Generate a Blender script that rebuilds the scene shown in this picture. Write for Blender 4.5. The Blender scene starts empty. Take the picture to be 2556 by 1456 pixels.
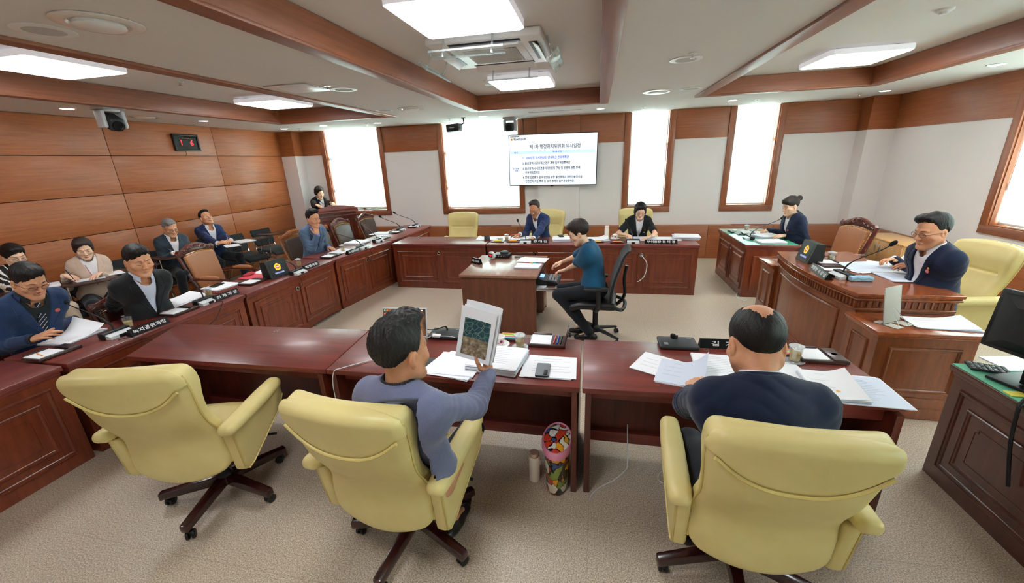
import bpy, bmesh, math, random, os
import numpy as np
from mathutils import Vector, Matrix
from mathutils.bvhtree import BVHTree
PI = math.pi
random.seed(4)
rng = np.random.default_rng(7)
SC = bpy.context.scene
COL = SC.collection
# ---------------------------------------------------------------- camera
FPX, YAW, PITCH, ROLL, EYE = 999.66, 0.214286, 0.316313, -0.038847, 1.95
def cam_axes():
    y, p, r = YAW, PITCH, ROLL
    f = Vector((-math.sin(y)*math.cos(p), math.cos(y)*math.cos(p), -math.sin(p)))
    r0 = Vector((math.cos(y), math.sin(y), 0)); u0 = r0.cross(f)
    return math.cos(r)*r0+math.sin(r)*u0, -math.sin(r)*r0+math.cos(r)*u0, f
RR, UU, FF = cam_axes()
cam_d = bpy.data.cameras.new('camera'); cam = bpy.data.objects.new('camera', cam_d); COL.objects.link(cam)
cam_d.sensor_width = 36; cam_d.lens = FPX/2556*36; cam_d.clip_start = .05
cam.matrix_world = Matrix(((RR.x, UU.x, -FF.x, 0), (RR.y, UU.y, -FF.y, 0), (RR.z, UU.z, -FF.z, EYE), (0, 0, 0, 1)))
SC.camera = cam
def ray(px, py):
    return RR*((px-1278)/FPX) - UU*((py-728)/FPX) + FF
def at(px, py, z):            # point of the horizontal plane z seen at a pixel
    d = ray(px, py); t = (z-EYE)/d.z
    return Vector((d.x*t, d.y*t, z))
def aty(px, py, y):
    d = ray(px, py); t = y/d.y
    return Vector((d.x*t, y, EYE+d.z*t))
def atx(px, py, x):
    d = ray(px, py); t = x/d.x
    return Vector((x, d.y*t, EYE+d.z*t))
# ---------------------------------------------------------------- objects
def obj(name, mb, mats, parent=None, smooth=40, label=None):
    me = mb.mesh(name) if isinstance(mb, MB) else mb
    o = bpy.data.objects.new(name, me); COL.objects.link(o)
    for m in (mats if isinstance(mats, (list, tuple)) else [mats]): me.materials.append(m)
    if smooth:
        me.polygons.foreach_set('use_smooth', [True]*len(me.polygons))
        if smooth < 180: me.set_sharp_from_angle(angle=math.radians(smooth))
    if parent is not None: o.parent = parent
    if label: o['label'] = label
    return o
def tag(o, label, cat, group=None, kind=None):
    if label: o['label'] = label
    if cat: o['category'] = cat
    if group: o['group'] = group
    if kind: o['kind'] = kind
    return o
def thing(name, label, cat, loc=(0, 0, 0), rz=0, group=None):
    o = bpy.data.objects.new(name, None); COL.objects.link(o)
    o.empty_display_size = .1; o.location = loc; o.rotation_euler = (0, 0, rz)
    return tag(o, label, cat, group)
def struct(name, mb, mats, smooth=30, label=None):
    o = obj(name, mb, mats, None, smooth); o['kind'] = 'structure'
    if label: o['label'] = label
    return o
KIDS = {}
def children(o): return [c for c in COL.objects if c.parent == o]
def dup(root, loc, rz, label, group=None, rot=None):
    r = root.copy(); COL.objects.link(r); r.location = loc; r.rotation_euler = rot or (0, 0, rz)
    r['label'] = label
    if group: r['group'] = group
    for ch in children(root):
        c = ch.copy(); COL.objects.link(c); c.parent = r
        for g in children(ch):
            d = g.copy(); COL.objects.link(d); d.parent = c
    return r
# ---------------------------------------------------------------- mesh builder
class MB:
    def __init__(s): s.v = []; s.f = []; s.m = []; s.mi = 0; s.xf = None
    def add(s, vs, fs, mi=None):
        b = len(s.v)
        if s.xf is not None: vs = [s.xf @ Vector(v) for v in vs]
        s.v.extend([tuple(v) for v in vs]); s.f.extend([tuple(b+i for i in f) for f in fs])
        s.m.extend([s.mi if mi is None else mi]*len(fs)); return s
    def bm(s, bm, mi=None):
        bm.verts.index_update()
        s.add([v.co.copy() for v in bm.verts], [[v.index for v in f.verts] for f in bm.faces], mi); bm.free(); return s
    def box(s, c, d, bev=0, rot=None, seg=2, mi=None):
        bm = bmesh.new(); bmesh.ops.create_cube(bm, size=1)
        bmesh.ops.scale(bm, vec=d, verts=bm.verts)
        if bev: bmesh.ops.bevel(bm, geom=bm.edges[:], offset=min(bev, min(d)*.49), segments=seg, profile=.5, affect='EDGES')
        M = Matrix.Translation(c)
        if rot is not None: M = M @ (rot if isinstance(rot, Matrix) else Matrix.Rotation(rot, 4, 'Z'))
        bmesh.ops.transform(bm, matrix=M, verts=bm.verts); return s.bm(bm, mi)
    def b2(s, lo, hi, bev=0, mi=None, seg=2):
        return s.box([(a+b)/2 for a, b in zip(lo, hi)], [abs(b-a) for a, b in zip(lo, hi)], bev, None, seg, mi)
    def prism(s, poly, z0, z1, bev=0, mi=None, seg=2):
        bm = bmesh.new()
        lo = [bm.verts.new((p[0], p[1], z0)) for p in poly]; hi = [bm.verts.new((p[0], p[1], z1)) for p in poly]
        n = len(poly); bm.faces.new(lo[::-1]); bm.faces.new(hi)
        for i in range(n): bm.faces.new((lo[i], lo[(i+1) % n], hi[(i+1) % n], hi[i]))
        bmesh.ops.recalc_face_normals(bm, faces=bm.faces)
        if bev: bmesh.ops.bevel(bm, geom=bm.edges[:], offset=bev, segments=seg, profile=.5, affect='EDGES')
        return s.bm(bm, mi)
    def tube(s, pts, r, seg=8, caps=True, mi=None, closed=False, flat=1):
        pts = [Vector(p) for p in pts]; n = len(pts)
        rs = r if isinstance(r, (list, tuple)) else [r]*n
        T = []
        for i in range(n):
            a = pts[(i-1) % n] if (closed or i > 0) else pts[i]; b = pts[(i+1) % n] if (closed or i < n-1) else pts[i]
            T.append((b-a).normalized())
        N = T[0].orthogonal().normalized() if abs(T[0].z) > .9 else Vector((0, 0, 1)).cross(T[0]).normalized()
        vs = []; fs = []
        for i in range(n):
            N = (N - T[i]*N.dot(T[i])).normalized(); B = T[i].cross(N)
            for k in range(seg):
                a = 2*PI*k/seg; vs.append(pts[i]+(N*math.cos(a)+B*math.sin(a)*flat)*rs[i])
        for i in range(n if closed else n-1):
            j = (i+1) % n
            for k in range(seg):
                l = (k+1) % seg; fs.append((i*seg+k, i*seg+l, j*seg+l, j*seg+k))
        if caps and not closed:
            fs.append(tuple(range(seg))[::-1]); fs.append(tuple((n-1)*seg+k for k in range(seg)))
        return s.add(vs, fs, mi)
    def lathe(s, prof, seg=24, c=(0, 0, 0), mi=None, sx=1, sy=1, M=None):
        vs = []; fs = []
        for r, z in prof:
            for k in range(seg):
                a = 2*PI*k/seg; vs.append(Vector((r*math.cos(a)*sx, r*math.sin(a)*sy, z)))
        for i in range(len(prof)-1):
            for k in range(seg):
                l = (k+1) % seg; fs.append((i*seg+k, i*seg+l, (i+1)*seg+l, (i+1)*seg+k))
        if prof[0][0] > 1e-6: fs.append(tuple(range(seg))[::-1])
        if prof[-1][0] > 1e-6: fs.append(tuple((len(prof)-1)*seg+k for k in range(seg)))
        if M is not None: vs = [M @ v for v in vs]
        vs = [v+Vector(c) for v in vs]
        return s.add(vs, fs, mi)
    def grid(s, fn, nu, nv, mi=None, closeu=False):
        vs = [fn(i/(nu if closeu else nu-1), j/(nv-1)) for j in range(nv) for i in range(nu)]
        fs = []
        for j in range(nv-1):
            for i in range(nu if closeu else nu-1):
                k = (i+1) % nu; fs.append((j*nu+i, j*nu+k, (j+1)*nu+k, (j+1)*nu+i))
        return s.add(vs, fs, mi)
    def slab(s, fn, nu, nv, t, mi=None):      # closed sheet of thickness t (offset along -normal guess given by fn returning (p, n))
        P = [[fn(i/(nu-1), j/(nv-1)) for i in range(nu)] for j in range(nv)]
        vs = [Vector(p[0]) for r in P for p in r]+[Vector(p[0])-Vector(p[1])*t for r in P for p in r]
        o = nu*nv; fs = []
        for j in range(nv-1):
            for i in range(nu-1):
                a, b, c, d = j*nu+i, j*nu+i+1, (j+1)*nu+i+1, (j+1)*nu+i
                fs.append((a, b, c, d)); fs.append((o+d, o+c, o+b, o+a))
        for i in range(nu-1):
            fs.append((i+1, i, o+i, o+i+1)); k = (nv-1)*nu+i; fs.append((k, k+1, o+k+1, o+k))
        for j in range(nv-1):
            k = j*nu; fs.append((k, k+nu, o+k+nu, o+k)); k = j*nu+nu-1; fs.append((k+nu, k, o+k, o+k+nu))
        return s.add(vs, fs, mi)
    def mesh(s, name):
        me = bpy.data.meshes.new(name); me.from_pydata(s.v, [], s.f)
        if any(s.m): me.polygons.foreach_set('material_index', s.m)
        me.update(); return me
    def raised(s, o, ux, uz, w, h, nrm, depth=.012, band=.03, mi=None):
        """A moulded rectangular panel frame: band of quarter-round on a face. o = centre, ux/uz unit axes."""
        o, ux, uz, nrm = Vector(o), Vector(ux), Vector(uz), Vector(nrm)
        prof = [(0, 0), (.003, .7), (.008, 1), (.4*band, .95), (.5*band, .55), (.62*band, .5), (.8*band, .35), (band, 0.0)]
        loops = []
        for d, k in prof:
            a, b = w/2-d, h/2-d
            loops.append([o+ux*sx*a+uz*sz*b+nrm*depth*k for sx, sz in ((-1, -1), (1, -1), (1, 1), (-1, 1))])
        vs = [v for l in loops for v in l]; fs = []
        for i in range(len(loops)-1):
            for k in range(4):
                l = (k+1) % 4; fs.append((i*4+k, i*4+l, (i+1)*4+l, (i+1)*4+k))
        return s.add(vs, fs, mi)
def R3(ax, a): return Matrix.Rotation(a, 4, ax)
def TR(v): return Matrix.Translation(v)
def bez(p0, p1, p2, p3, n=12):
    p0, p1, p2, p3 = map(Vector, (p0, p1, p2, p3)); o = []
    for i in range(n+1):
        t = i/n; o.append(p0*(1-t)**3+p1*3*t*(1-t)**2+p2*3*t*t*(1-t)+p3*t**3)
    return o
def catmull(P, n=6, closed=False):
    P = [Vector(p) for p in P]; o = []; m = len(P)
    for i in range(m if closed else m-1):
        a = P[(i-1) % m] if (closed or i) else P[0]; b = P[i]; c = P[(i+1) % m]; d = P[(i+2) % m] if (closed or i < m-2) else P[-1]
        for k in range(n):
            t = k/n; o.append(.5*((2*b)+(c-a)*t+(2*a-5*b+4*c-d)*t*t+(3*b-a-3*c+d)*t**3))
    if not closed: o.append(P[-1])
    return o
# ---------------------------------------------------------------- text (ordinary vector font -> mesh)
def text_mb(txt, size, M, mi=0, mb=None, align='CENTER', width=None, bold=0.0, depth=0.0004, sx=1):
    cu = bpy.data.curves.new('txt', 'FONT'); cu.body = txt; cu.size = size; cu.align_x = align; cu.align_y = 'CENTER'
    cu.extrude = depth; cu.offset = bold; cu.resolution_u = 2
    o = bpy.data.objects.new('txt', cu); COL.objects.link(o)
    dg = bpy.context.evaluated_depsgraph_get(); dg.update()
    me = bpy.data.meshes.new_from_object(o.evaluated_get(dg))
    vs = [v.co.copy() for v in me.vertices]; fs = [tuple(p.vertices) for p in me.polygons]
    bpy.data.objects.remove(o); bpy.data.curves.remove(cu); bpy.data.meshes.remove(me)
    if width and vs:
        w = max(v.x for v in vs)-min(v.x for v in vs); k = width/w if w > 0 else 1
        for v in vs: v.x *= k
    for v in vs: v.x *= sx
    mb = mb or MB(); mb.add([M @ v for v in vs], fs, mi); return mb
# ---------------------------------------------------------------- materials
def lin(c):
    if isinstance(c, str): c = tuple(int(c[i:i+2], 16)/255 for i in (0, 2, 4))
    return tuple((x/12.92 if x <= .04045 else ((x+.055)/1.055)**2.4) for x in c)+(1,)
MATS = {}
def nt(name):
    m = bpy.data.materials.new(name); m.use_nodes = True; t = m.node_tree
    return m, t, t.nodes['Principled BSDF']
def N(t, typ, **kw):
    n = t.nodes.new('ShaderNode'+typ)
    for k, v in kw.items():
        if k in n.inputs: n.inputs[k].default_value = v
        else: setattr(n, k, v)
    return n
def ramp(t, fac, stops):
    r = N(t, 'ValToRGB'); e = r.color_ramp.elements
    while len(e) < len(stops): e.new(.5)
    for i, (p, c) in enumerate(stops): e[i].position = p; e[i].color = lin(c)
    t.links.new(fac, r.inputs[0]); return r.outputs[0]
def coords(t, scale=(1, 1, 1), rot=(0, 0, 0), src='Object'):
    tc = N(t, 'TexCoord'); mp = N(t, 'Mapping'); mp.inputs['Scale'].default_value = scale; mp.inputs['Rotation'].default_value = rot
    t.links.new(tc.outputs[src], mp.inputs[0]); return mp.outputs[0]
def bump(t, b, h, strength=.2, dist=.002):
    n = N(t, 'Bump'); n.inputs['Strength'].default_value = strength; n.inputs['Distance'].default_value = dist
    t.links.new(h, n.inputs['Height']); t.links.new(n.outputs[0], b.inputs['Normal'])
def plain(name, c, rough=.5, metal=0, spec=.5, coat=0, noise=.04, nscale=60, bumpk=0, emit=0, trans=0, ior=1.45, sheen=0, alpha=1, sss=0):
    if name in MATS: return MATS[name]
    m, t, b = nt(name); c = lin(c)
    b.inputs['Base Color'].default_value = c; b.inputs['Roughness'].default_value = rough; b.inputs['Metallic'].default_value = metal
    b.inputs['Specular IOR Level'].default_value = spec; b.inputs['Coat Weight'].default_value = coat; b.inputs['Coat Roughness'].default_value = .1
    b.inputs['Transmission Weight'].default_value = trans; b.inputs['IOR'].default_value = ior; b.inputs['Sheen Weight'].default_value = sheen
    b.inputs['Alpha'].default_value = alpha
    if sss: b.inputs['Subsurface Weight'].default_value = sss; b.inputs['Subsurface Radius'].default_value = (.012, .005, .003); b.inputs['Subsurface Scale'].default_value = 1
    if emit: b.inputs['Emission Color'].default_value = c; b.inputs['Emission Strength'].default_value = emit
    if noise or bumpk:
        nz = N(t, 'TexNoise', Scale=nscale, Detail=4.0); t.links.new(coords(t), nz.inputs['Vector'])
        if noise:
            hs = N(t, 'HueSaturation'); hs.inputs['Color'].default_value = c
            mr = N(t, 'MapRange'); mr.inputs['To Min'].default_value = 1-noise; mr.inputs['To Max'].default_value = 1+noise
            t.links.new(nz.outputs[0], mr.inputs[0]); t.links.new(mr.outputs[0], hs.inputs['Value']); t.links.new(hs.outputs[0], b.inputs['Base Color'])
        if bumpk: bump(t, b, nz.outputs[0], bumpk, .002)
    MATS[name] = m; return m
def wood(name, dark, mid, light, scale=(1.2, 14, 14), rough=.35, coat=.0, rot=(0, 0, 0), fine=1, pore=.25):
    if name in MATS: return MATS[name]
    m, t, b = nt(name); v = coords(t, scale, rot)
    n1 = N(t, 'TexNoise', Scale=2.2, Detail=6.0, Roughness=.62, Distortion=.6); t.links.new(v, n1.inputs['Vector'])
    v2 = coords(t, tuple(s*7 for s in scale), rot); n2 = N(t, 'TexNoise', Scale=4.0, Detail=4.0); t.links.new(v2, n2.inputs['Vector'])
    mx = N(t, 'MixRGB'); mx.inputs[0].default_value = pore; t.links.new(n1.outputs[0], mx.inputs[1]); t.links.new(n2.outputs[0], mx.inputs[2])
    c = ramp(t, mx.outputs[0], [(.3, dark), (.5, mid), (.72, light)])
    t.links.new(c, b.inputs['Base Color']); b.inputs['Roughness'].default_value = rough
    b.inputs['Coat Weight'].default_value = coat; b.inputs['Coat Roughness'].default_value = .12
    bump(t, b, mx.outputs[0], .05*fine, .002)
    MATS[name] = m; return m
def glow(name, c, s):
    if name in MATS: return MATS[name]
    m, t, b = nt(name); b.inputs['Base Color'].default_value = lin(c); b.inputs['Emission Color'].default_value = lin(c); b.inputs['Emission Strength'].default_value = s
    MATS[name] = m; return m
def leather(name, c, c2, rough=.42, bs=.12, sc=260):
    if name in MATS: return MATS[name]
    m, t, b = nt(name); v = coords(t)
    vo = N(t, 'TexVoronoi', Scale=float(sc)); t.links.new(v, vo.inputs['Vector'])
    nz = N(t, 'TexNoise', Scale=5.0, Detail=5.0); t.links.new(v, nz.inputs['Vector'])
    c_ = ramp(t, nz.outputs[0], [(.3, c2), (.65, c)]); t.links.new(c_, b.inputs['Base Color'])
    b.inputs['Roughness'].default_value = rough; b.inputs['Specular IOR Level'].default_value = .45
    bump(t, b, vo.outputs['Distance'], bs, .001); MATS[name] = m; return m
def fabric(name, c, c2, rough=.85, sc=900, sheen=.15, bs=.25):
    if name in MATS: return MATS[name]
    m, t, b = nt(name); v = coords(t)
    w1 = N(t, 'TexNoise', Scale=float(sc), Detail=2.0); t.links.new(v, w1.inputs['Vector'])
    w2 = N(t, 'TexNoise', Scale=9.0, Detail=3.0); t.links.new(v, w2.inputs['Vector'])
    mx = N(t, 'MixRGB'); mx.inputs[0].default_value = .3; t.links.new(w1.outputs[0], mx.inputs[1]); t.links.new(w2.outputs[0], mx.inputs[2])
    c_ = ramp(t, mx.outputs[0], [(.32, c2), (.62, c)]); t.links.new(c_, b.inputs['Base Color'])
    b.inputs['Roughness'].default_value = rough; b.inputs['Sheen Weight'].default_value = sheen; b.inputs['Specular IOR Level'].default_value = .25
    wr = N(t, 'TexNoise', Scale=16.0, Detail=3.0, Distortion=1.2); t.links.new(v, wr.inputs['Vector'])
    ad = N(t, 'Math', operation='MULTIPLY_ADD'); ad.inputs[1].default_value = .15; t.links.new(w1.outputs[0], ad.inputs[0]); t.links.new(wr.outputs[0], ad.inputs[2])
    bump(t, b, ad.outputs[0], bs, .006); MATS[name] = m; return m
WALLWOOD = wood('wall_cherry_veneer', '834521', '9a5529', 'ab6436', (16, .9, 16), .42, .05, pore=.3)
WALLWOODX = wood('cherry_veneer_along_x', '733c1c', '874823', '96562e', (.9, 16, 16), .42, .05, pore=.3)
TRIMX = wood('trim_veneer_along_x', '6a361c', '7b4224', '894d2d', (.9, 16, 16), .48, .05, pore=.3)
TRIMY = wood('trim_veneer_along_y', '6a361c', '7b4224', '894d2d', (16, .9, 16), .48, .05, pore=.3)
TRIMZ = wood('trim_veneer_upright', '70391c', '824626', '905231', (16, 16, .9), .38, .1, pore=.3)
MAHOG = wood('mahogany_upright', '3a130b', '511d10', '65281a', (10, 10, 1.1), .3, .25)
MAHOGX = wood('mahogany_along_x', '531e19', '6c2a22', '80372b', (1.0, 12, 12), .36, .12)
MAHOGY = wood('mahogany_along_y', '431413', '58201b', '6a2a22', (12, 1.0, 12), .24, .35)
PANELW = wood('panel_redwood', '54200f', '6c2d17', '7d3a20', (9, 9, 1.0), .28, .3)
CHAIRMANW = wood('chairman_desk_wood', '5c2a11', '743a1a', '8a4a24', (9, 9, 1.0), .3, .3)
CHAIRMANT = wood('chairman_desk_top_wood', '6e3216', '864322', '9a552e', (11, 1.0, 11), .2, .5)
RECW = wood('recorder_desk_walnut', '4f2a1a', '643824', '74442d', (10, 10, 1.0), .4, .1)
RECT = wood('recorder_desk_top', '7c5442', '8e6452', '9b7260', (10, 1.0, 10), .3, .25)
OAK = wood('light_oak_laminate', 'b07f4e', 'bd8c59', 'c79a68', (8, 8, 1.0), .4, .1)
DARKW = wood('dark_base_wood', '22090a', '300f0e', '3d1614', (1.0, 12, 12), .25, .4)
WALLP = plain('white_wallpaper', 'efecec', .8, noise=.02, nscale=120, bumpk=.12)
CEILP = plain('ceiling_paint', 'dcd8d4', .85, noise=.015, nscale=30)
WHITEP = plain('white_plastic', 'e9e9e9', .35)
WHITEM = plain('white_enamel', 'eeeeee', .3)
BLACKP = plain('black_plastic', '141517', .45, noise=.1)
DGREY = plain('dark_grey_plastic', '2a2c30', .45)
GREYP = plain('grey_plastic', '8b8d90', .4)
CHROME = plain('chrome', 'd5d7da', .12, metal=1, noise=0)
STEEL = plain('brushed_steel', 'b3b6b9', .3, metal=1)
SILVER = plain('silver_plastic', 'cfd4d6', .35)
BRASS = plain('brass', 'c79a45', .25, metal=1)
PAPER = plain('white_paper', 'f2f4f8', .7, noise=.01)
PAPERB = plain('bluish_paper', 'd5deee', .7, noise=.01)
INK = plain('grey_print', 'c4c8cf', .7)
LEATHER = leather('pale_yellow_leather', 'dccb8d', 'd2c07f')
BLACKF = fabric('black_chair_fabric', '25282b', '17191b')
BLACKL = leather('black_leather', '1b1c1e', '131415')
BROWNL = leather('brown_leather', '8f5a40', '80503a', .35)
DBROWNL = leather('dark_brown_leather', '4b342b', '3e2a23', .3)
OXBL = leather('oxblood_leather', '43160f', '35110c', .25)
CABLE = plain('black_cable', '17181a', .5)
CABLEW = plain('white_cable', 'd9dadb', .5)
def thin(name, tint, diff, kd, kg=.12, bmp=0):
    m, t, b = nt(name); t.nodes.remove(b); a, d, g = N(t, 'BsdfTransparent'), N(t, 'BsdfDiffuse'), N(t, 'BsdfGlossy'); a.inputs[0].default_value = lin(tint); d.inputs[0].default_value = lin(diff); g.inputs['Roughness'].default_value = .05
    m1, m2 = N(t, 'MixShader'), N(t, 'MixShader'); m1.inputs[0].default_value = kd; m2.inputs[0].default_value = kg
    t.links.new(a.outputs[0], m1.inputs[1]); t.links.new(d.outputs[0], m1.inputs[2]); t.links.new(m1.outputs[0], m2.inputs[1]); t.links.new(g.outputs[0], m2.inputs[2]); t.links.new(m2.outputs[0], t.nodes['Material Output'].inputs[0])
    if bmp:
        vo = N(t, 'TexVoronoi', Scale=140.0); t.links.new(coords(t), vo.inputs['Vector']); bn = N(t, 'Bump'); bn.inputs['Strength'].default_value = 1; bn.inputs['Distance'].default_value = .004; t.links.new(vo.outputs['Distance'], bn.inputs['Height'])
        t.links.new(bn.outputs[0], g.inputs['Normal']); t.links.new(bn.outputs[0], d.inputs['Normal'])
    MATS[name] = m; return m
GLASS = thin('clear_glass', 'fcfdfd', 'ffffff', .05, .12)
TEA = thin('pale_tea', 'fbeeb4', 'f4dd92', .6, .05)
LACE = thin('cut_glass', 'f4f7f8', 'f4f6f8', .4, .25, 1)
CLEAR = thin('clear_acrylic', 'f0f6f5', 'eef4f4', .22, .12)
# ================================================================ the room
XL, XR, YB, YN, ZC, ZT = -6.845, 4.685, 8.39, -2.2, 2.72, 2.915
# floor: speckled beige sheet with fine tile joints
m, t, b = nt('speckled_beige_floor'); v = coords(t)
n1 = N(t, 'TexNoise', Scale=150.0, Detail=4.0, Roughness=.7); t.links.new(v, n1.inputs['Vector'])
n3 = N(t, 'TexNoise', Scale=1.1, Detail=2.0); t.links.new(v, n3.inputs['Vector'])
c1 = ramp(t, n1.outputs[0], [(.36, '8f7d69'), (.5, 'c2b19c'), (.63, 'e8dccd')])
bk = N(t, 'TexBrick', Scale=1.0); bk.offset = 0; bk.inputs['Color1'].default_value = bk.inputs['Color2'].default_value = (1, 1, 1, 1); bk.inputs['Mortar'].default_value = (.8, .78, .76, 1)
bk.inputs['Mortar Size'].default_value = .0018; bk.inputs['Brick Width'].default_value = .6; bk.inputs['Row Height'].default_value = .6; bk.inputs['Mortar Smooth'].default_value = .1
t.links.new(v, bk.inputs['Vector'])
mu = N(t, 'MixRGB', blend_type='MULTIPLY'); mu.inputs[0].default_value = 1; t.links.new(c1, mu.inputs[1]); t.links.new(bk.outputs[0], mu.inputs[2])
t.links.new(mu.outputs[0], b.inputs['Base Color'])
rr_ = N(t, 'MapRange'); rr_.inputs['To Min'].default_value = .32; rr_.inputs['To Max'].default_value = .5; t.links.new(n1.outputs[0], rr_.inputs[0]); t.links.new(rr_.outputs[0], b.inputs['Roughness'])
bump(t, b, n1.outputs[0], .15, .001)
FLOOR = m
mb = MB(); mb.b2((XL-.2, YN-.2, -.1), (XR+.2, YB+.4, 0)); struct('floor', mb, FLOOR)
# ceiling with three recessed trays
TRAYS = [(-5.53, -3.28), (-1.98, .125), (1.31, 3.53)]; TY0, TY1 = -1.2, 6.67
mb = MB(); xs = [XL-.2]+[x for tr in TRAYS for x in tr]+[XR+.2]
for i in range(len(xs)-1):
    if i % 2 == 0: mb.b2((xs[i], YN-.2, ZC), (xs[i+1], YB+.4, ZC+.3))
    else:
        mb.b2((xs[i], YN-.2, ZC), (xs[i+1], TY0, ZC+.3)); mb.b2((xs[i], TY1, ZC), (xs[i+1], YB+.4, ZC+.3)); mb.b2((xs[i], TY0, ZT), (xs[i+1], TY1, ZC+.3))
struct('ceiling', mb, CEILP)
for k, (x0, x1) in enumerate(TRAYS):       # wooden border of each tray: flat lip under the ceiling and the upright inside faces
    mb = MB(); w, d = .13, .022
    mb.b2((x0, TY0, ZC-d), (x0+w, TY1, ZC+.001), .002, 0); mb.b2((x1-w, TY0, ZC-d), (x1, TY1, ZC+.001), .002, 0)
    mb.b2((x0+w, TY1-w, ZC-d), (x1-w, TY1, ZC+.001), .002, 1); mb.b2((x0+w, TY0, ZC-d), (x1-w, TY0+w, ZC+.001), .002, 1)
    mb.b2((x0, TY0, ZC), (x0+w, TY1, ZT-.004), 0, 0); mb.b2((x1-w, TY0, ZC), (x1, TY1, ZT-.004), 0, 0)
    mb.b2((x0+w, TY1-w, ZC), (x1-w, TY1, ZT-.004), 0, 1); mb.b2((x0+w, TY0, ZC), (x1-w, TY0+w, ZT-.004), 0, 1)
    struct('trim_%d' % (k+1), mb, [TRIMY, TRIMX], label='reddish wood border of a recessed ceiling tray')
# left wall: veneer boards with dark open joints
mb = MB(); mb.b2((XL-.2, YN, 0), (XL-.014, YB+.2, ZC), 0, 1)
zs = [0, .15, .665, 1.18, 1.694, 2.226, ZC]; ys = [4.785+1.73*k for k in range(-5, 3)]
ys = [YN]+[y for y in ys if YN < y < YB]+[YB]
for i in range(len(ys)-1):
    for j in range(len(zs)-1):
        mb.b2((XL-.014, ys[i]+.004, zs[j]+.004), (XL, ys[i+1]-.004, zs[j+1]-.004), .0015, 0)
JOINT = plain('dark_joint', '2a120a', .8)
struct('wall_left', mb, [WALLWOOD, JOINT])
# back wall with four window openings
WIN = [(-6.02, -4.52), (-3.28, -1.47), (.47, 1.375), (2.275, 3.18)]     # outer width of the wooden surround
WZ = .882; BZ = 2.212; FW = .1
mb = MB(); xs = [XL-.2]+[x for w in WIN for x in (w[0]+FW, w[1]-FW)]+[XR+.2]
for i in range(len(xs)-1):
    if i % 2 == 0:
        mb.b2((xs[i], YB, 0), (xs[i+1], YB+.25, BZ), 0, 0); mb.b2((xs[i], YB, BZ), (xs[i+1], YB+.25, ZC), 0, 1)
    else: mb.b2((xs[i], YB, 0), (xs[i+1], YB+.25, WZ+FW), 0, 0)
# wood band boards along the top, slightly proud, between the windows
edges = [XL]+[x for w in WIN for x in w]+[XR]
for i in range(0, len(edges), 2):
    mb.b2((edges[i]+.006, YB-.012, BZ), (edges[i+1]-.006, YB, ZC-.002), .002, 1)
# pier behind the screen and the two corner piers
for x0, x1, d in ((-1.18, -.36, .1), (XL, -6.5, .28), (4.3, XR, .3)):
    mb.b2((x0, YB-d, 0), (x1, YB, BZ), 0, 0); mb.b2((x0-.004, YB-d-.004, BZ), (x1+.004, YB, ZC), 0, 1)
struct('wall_back', mb, [WALLP, WALLWOODX])
# right wall with one window and an added unseen one, near wall behind the camera
RW = (3.25, 6.06)
mb = MB(); y0, y1 = RW[0]+FW, RW[1]-FW
RW2 = (-.9, 1.9)  # added window out of view, lets extra daylight onto the ceiling
for a, c in ((YN, RW2[0]+FW), (RW2[1]-FW, y0), (y1, YB+.2)):
    mb.b2((XR, a, 0), (XR+.25, c, BZ), 0, 0); mb.b2((XR, a, BZ), (XR+.25, c, ZC), 0, 1)
mb.b2((XR, y0, 0), (XR+.25, y1, WZ+FW), 0, 0); mb.b2((XR, RW2[0]+FW, 0), (XR+.25, RW2[1]-FW, WZ+FW), 0, 0)
mb.b2((XR-.012, RW[1]+.006, BZ), (XR, YB, ZC-.002), .002, 1); mb.b2((XR-.012, RW2[1]+.006, BZ), (XR, RW[0]-.006, ZC-.002), .002, 1)
struct('wall_right', mb, [WALLP, wood('cherry_veneer_band_right', '733c1c', '874823', '96562e', (16, .9, 16), .42, .05, pore=.3)])
mb = MB(); mb.b2((XL-.2, YN-.2, 0), (XR+.2, YN, ZC)); struct('wall_front', mb, WALLP)
# windows: wooden surround, aluminium frame, glass, roller blind
ALU = plain('window_frame_white', 'd9dcda', .4); GREENISH = plain('window_frame_green_grey', '51625a', .4)
m, t, b = nt('roller_blind_cloth'); t.nodes.remove(b)
tr_ = N(t, 'BsdfTranslucent'); tr_.inputs[0].default_value = lin('f4faf8'); df_ = N(t, 'BsdfDiffuse'); df_.inputs[0].default_value = lin('eef3f2')
mxs = N(t, 'MixShader'); mxs.inputs[0].default_value = .4; t.links.new(tr_.outputs[0], mxs.inputs[1]); t.links.new(df_.outputs[0], mxs.inputs[2])
wv = N(t, 'TexNoise', Scale=500.0); t.links.new(coords(t), wv.inputs['Vector']); cr = ramp(t, wv.outputs[0], [(.3, 'e9f4f1'), (.7, 'f8fcfb')]); t.links.new(cr, tr_.inputs[0])
t.links.new(mxs.outputs[0], t.nodes['Material Output'].inputs[0]); BLIND = m
m, t, b = nt('window_glass'); t.nodes.remove(b)
ta, gl = N(t, 'BsdfTransparent'), N(t, 'BsdfGlossy'); ta.inputs[0].default_value = (.93, .98, .96, 1); gl.inputs['Roughness'].default_value = .02
fr, mg = N(t, 'Fresnel', IOR=1.2), N(t, 'MixShader'); t.links.new(fr.outputs[0], mg.inputs[0]); t.links.new(ta.outputs[0], mg.inputs[1]); t.links.new(gl.outputs[0], mg.inputs[2]); t.links.new(mg.outputs[0], t.nodes['Material Output'].inputs[0]); PANE = m
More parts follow.
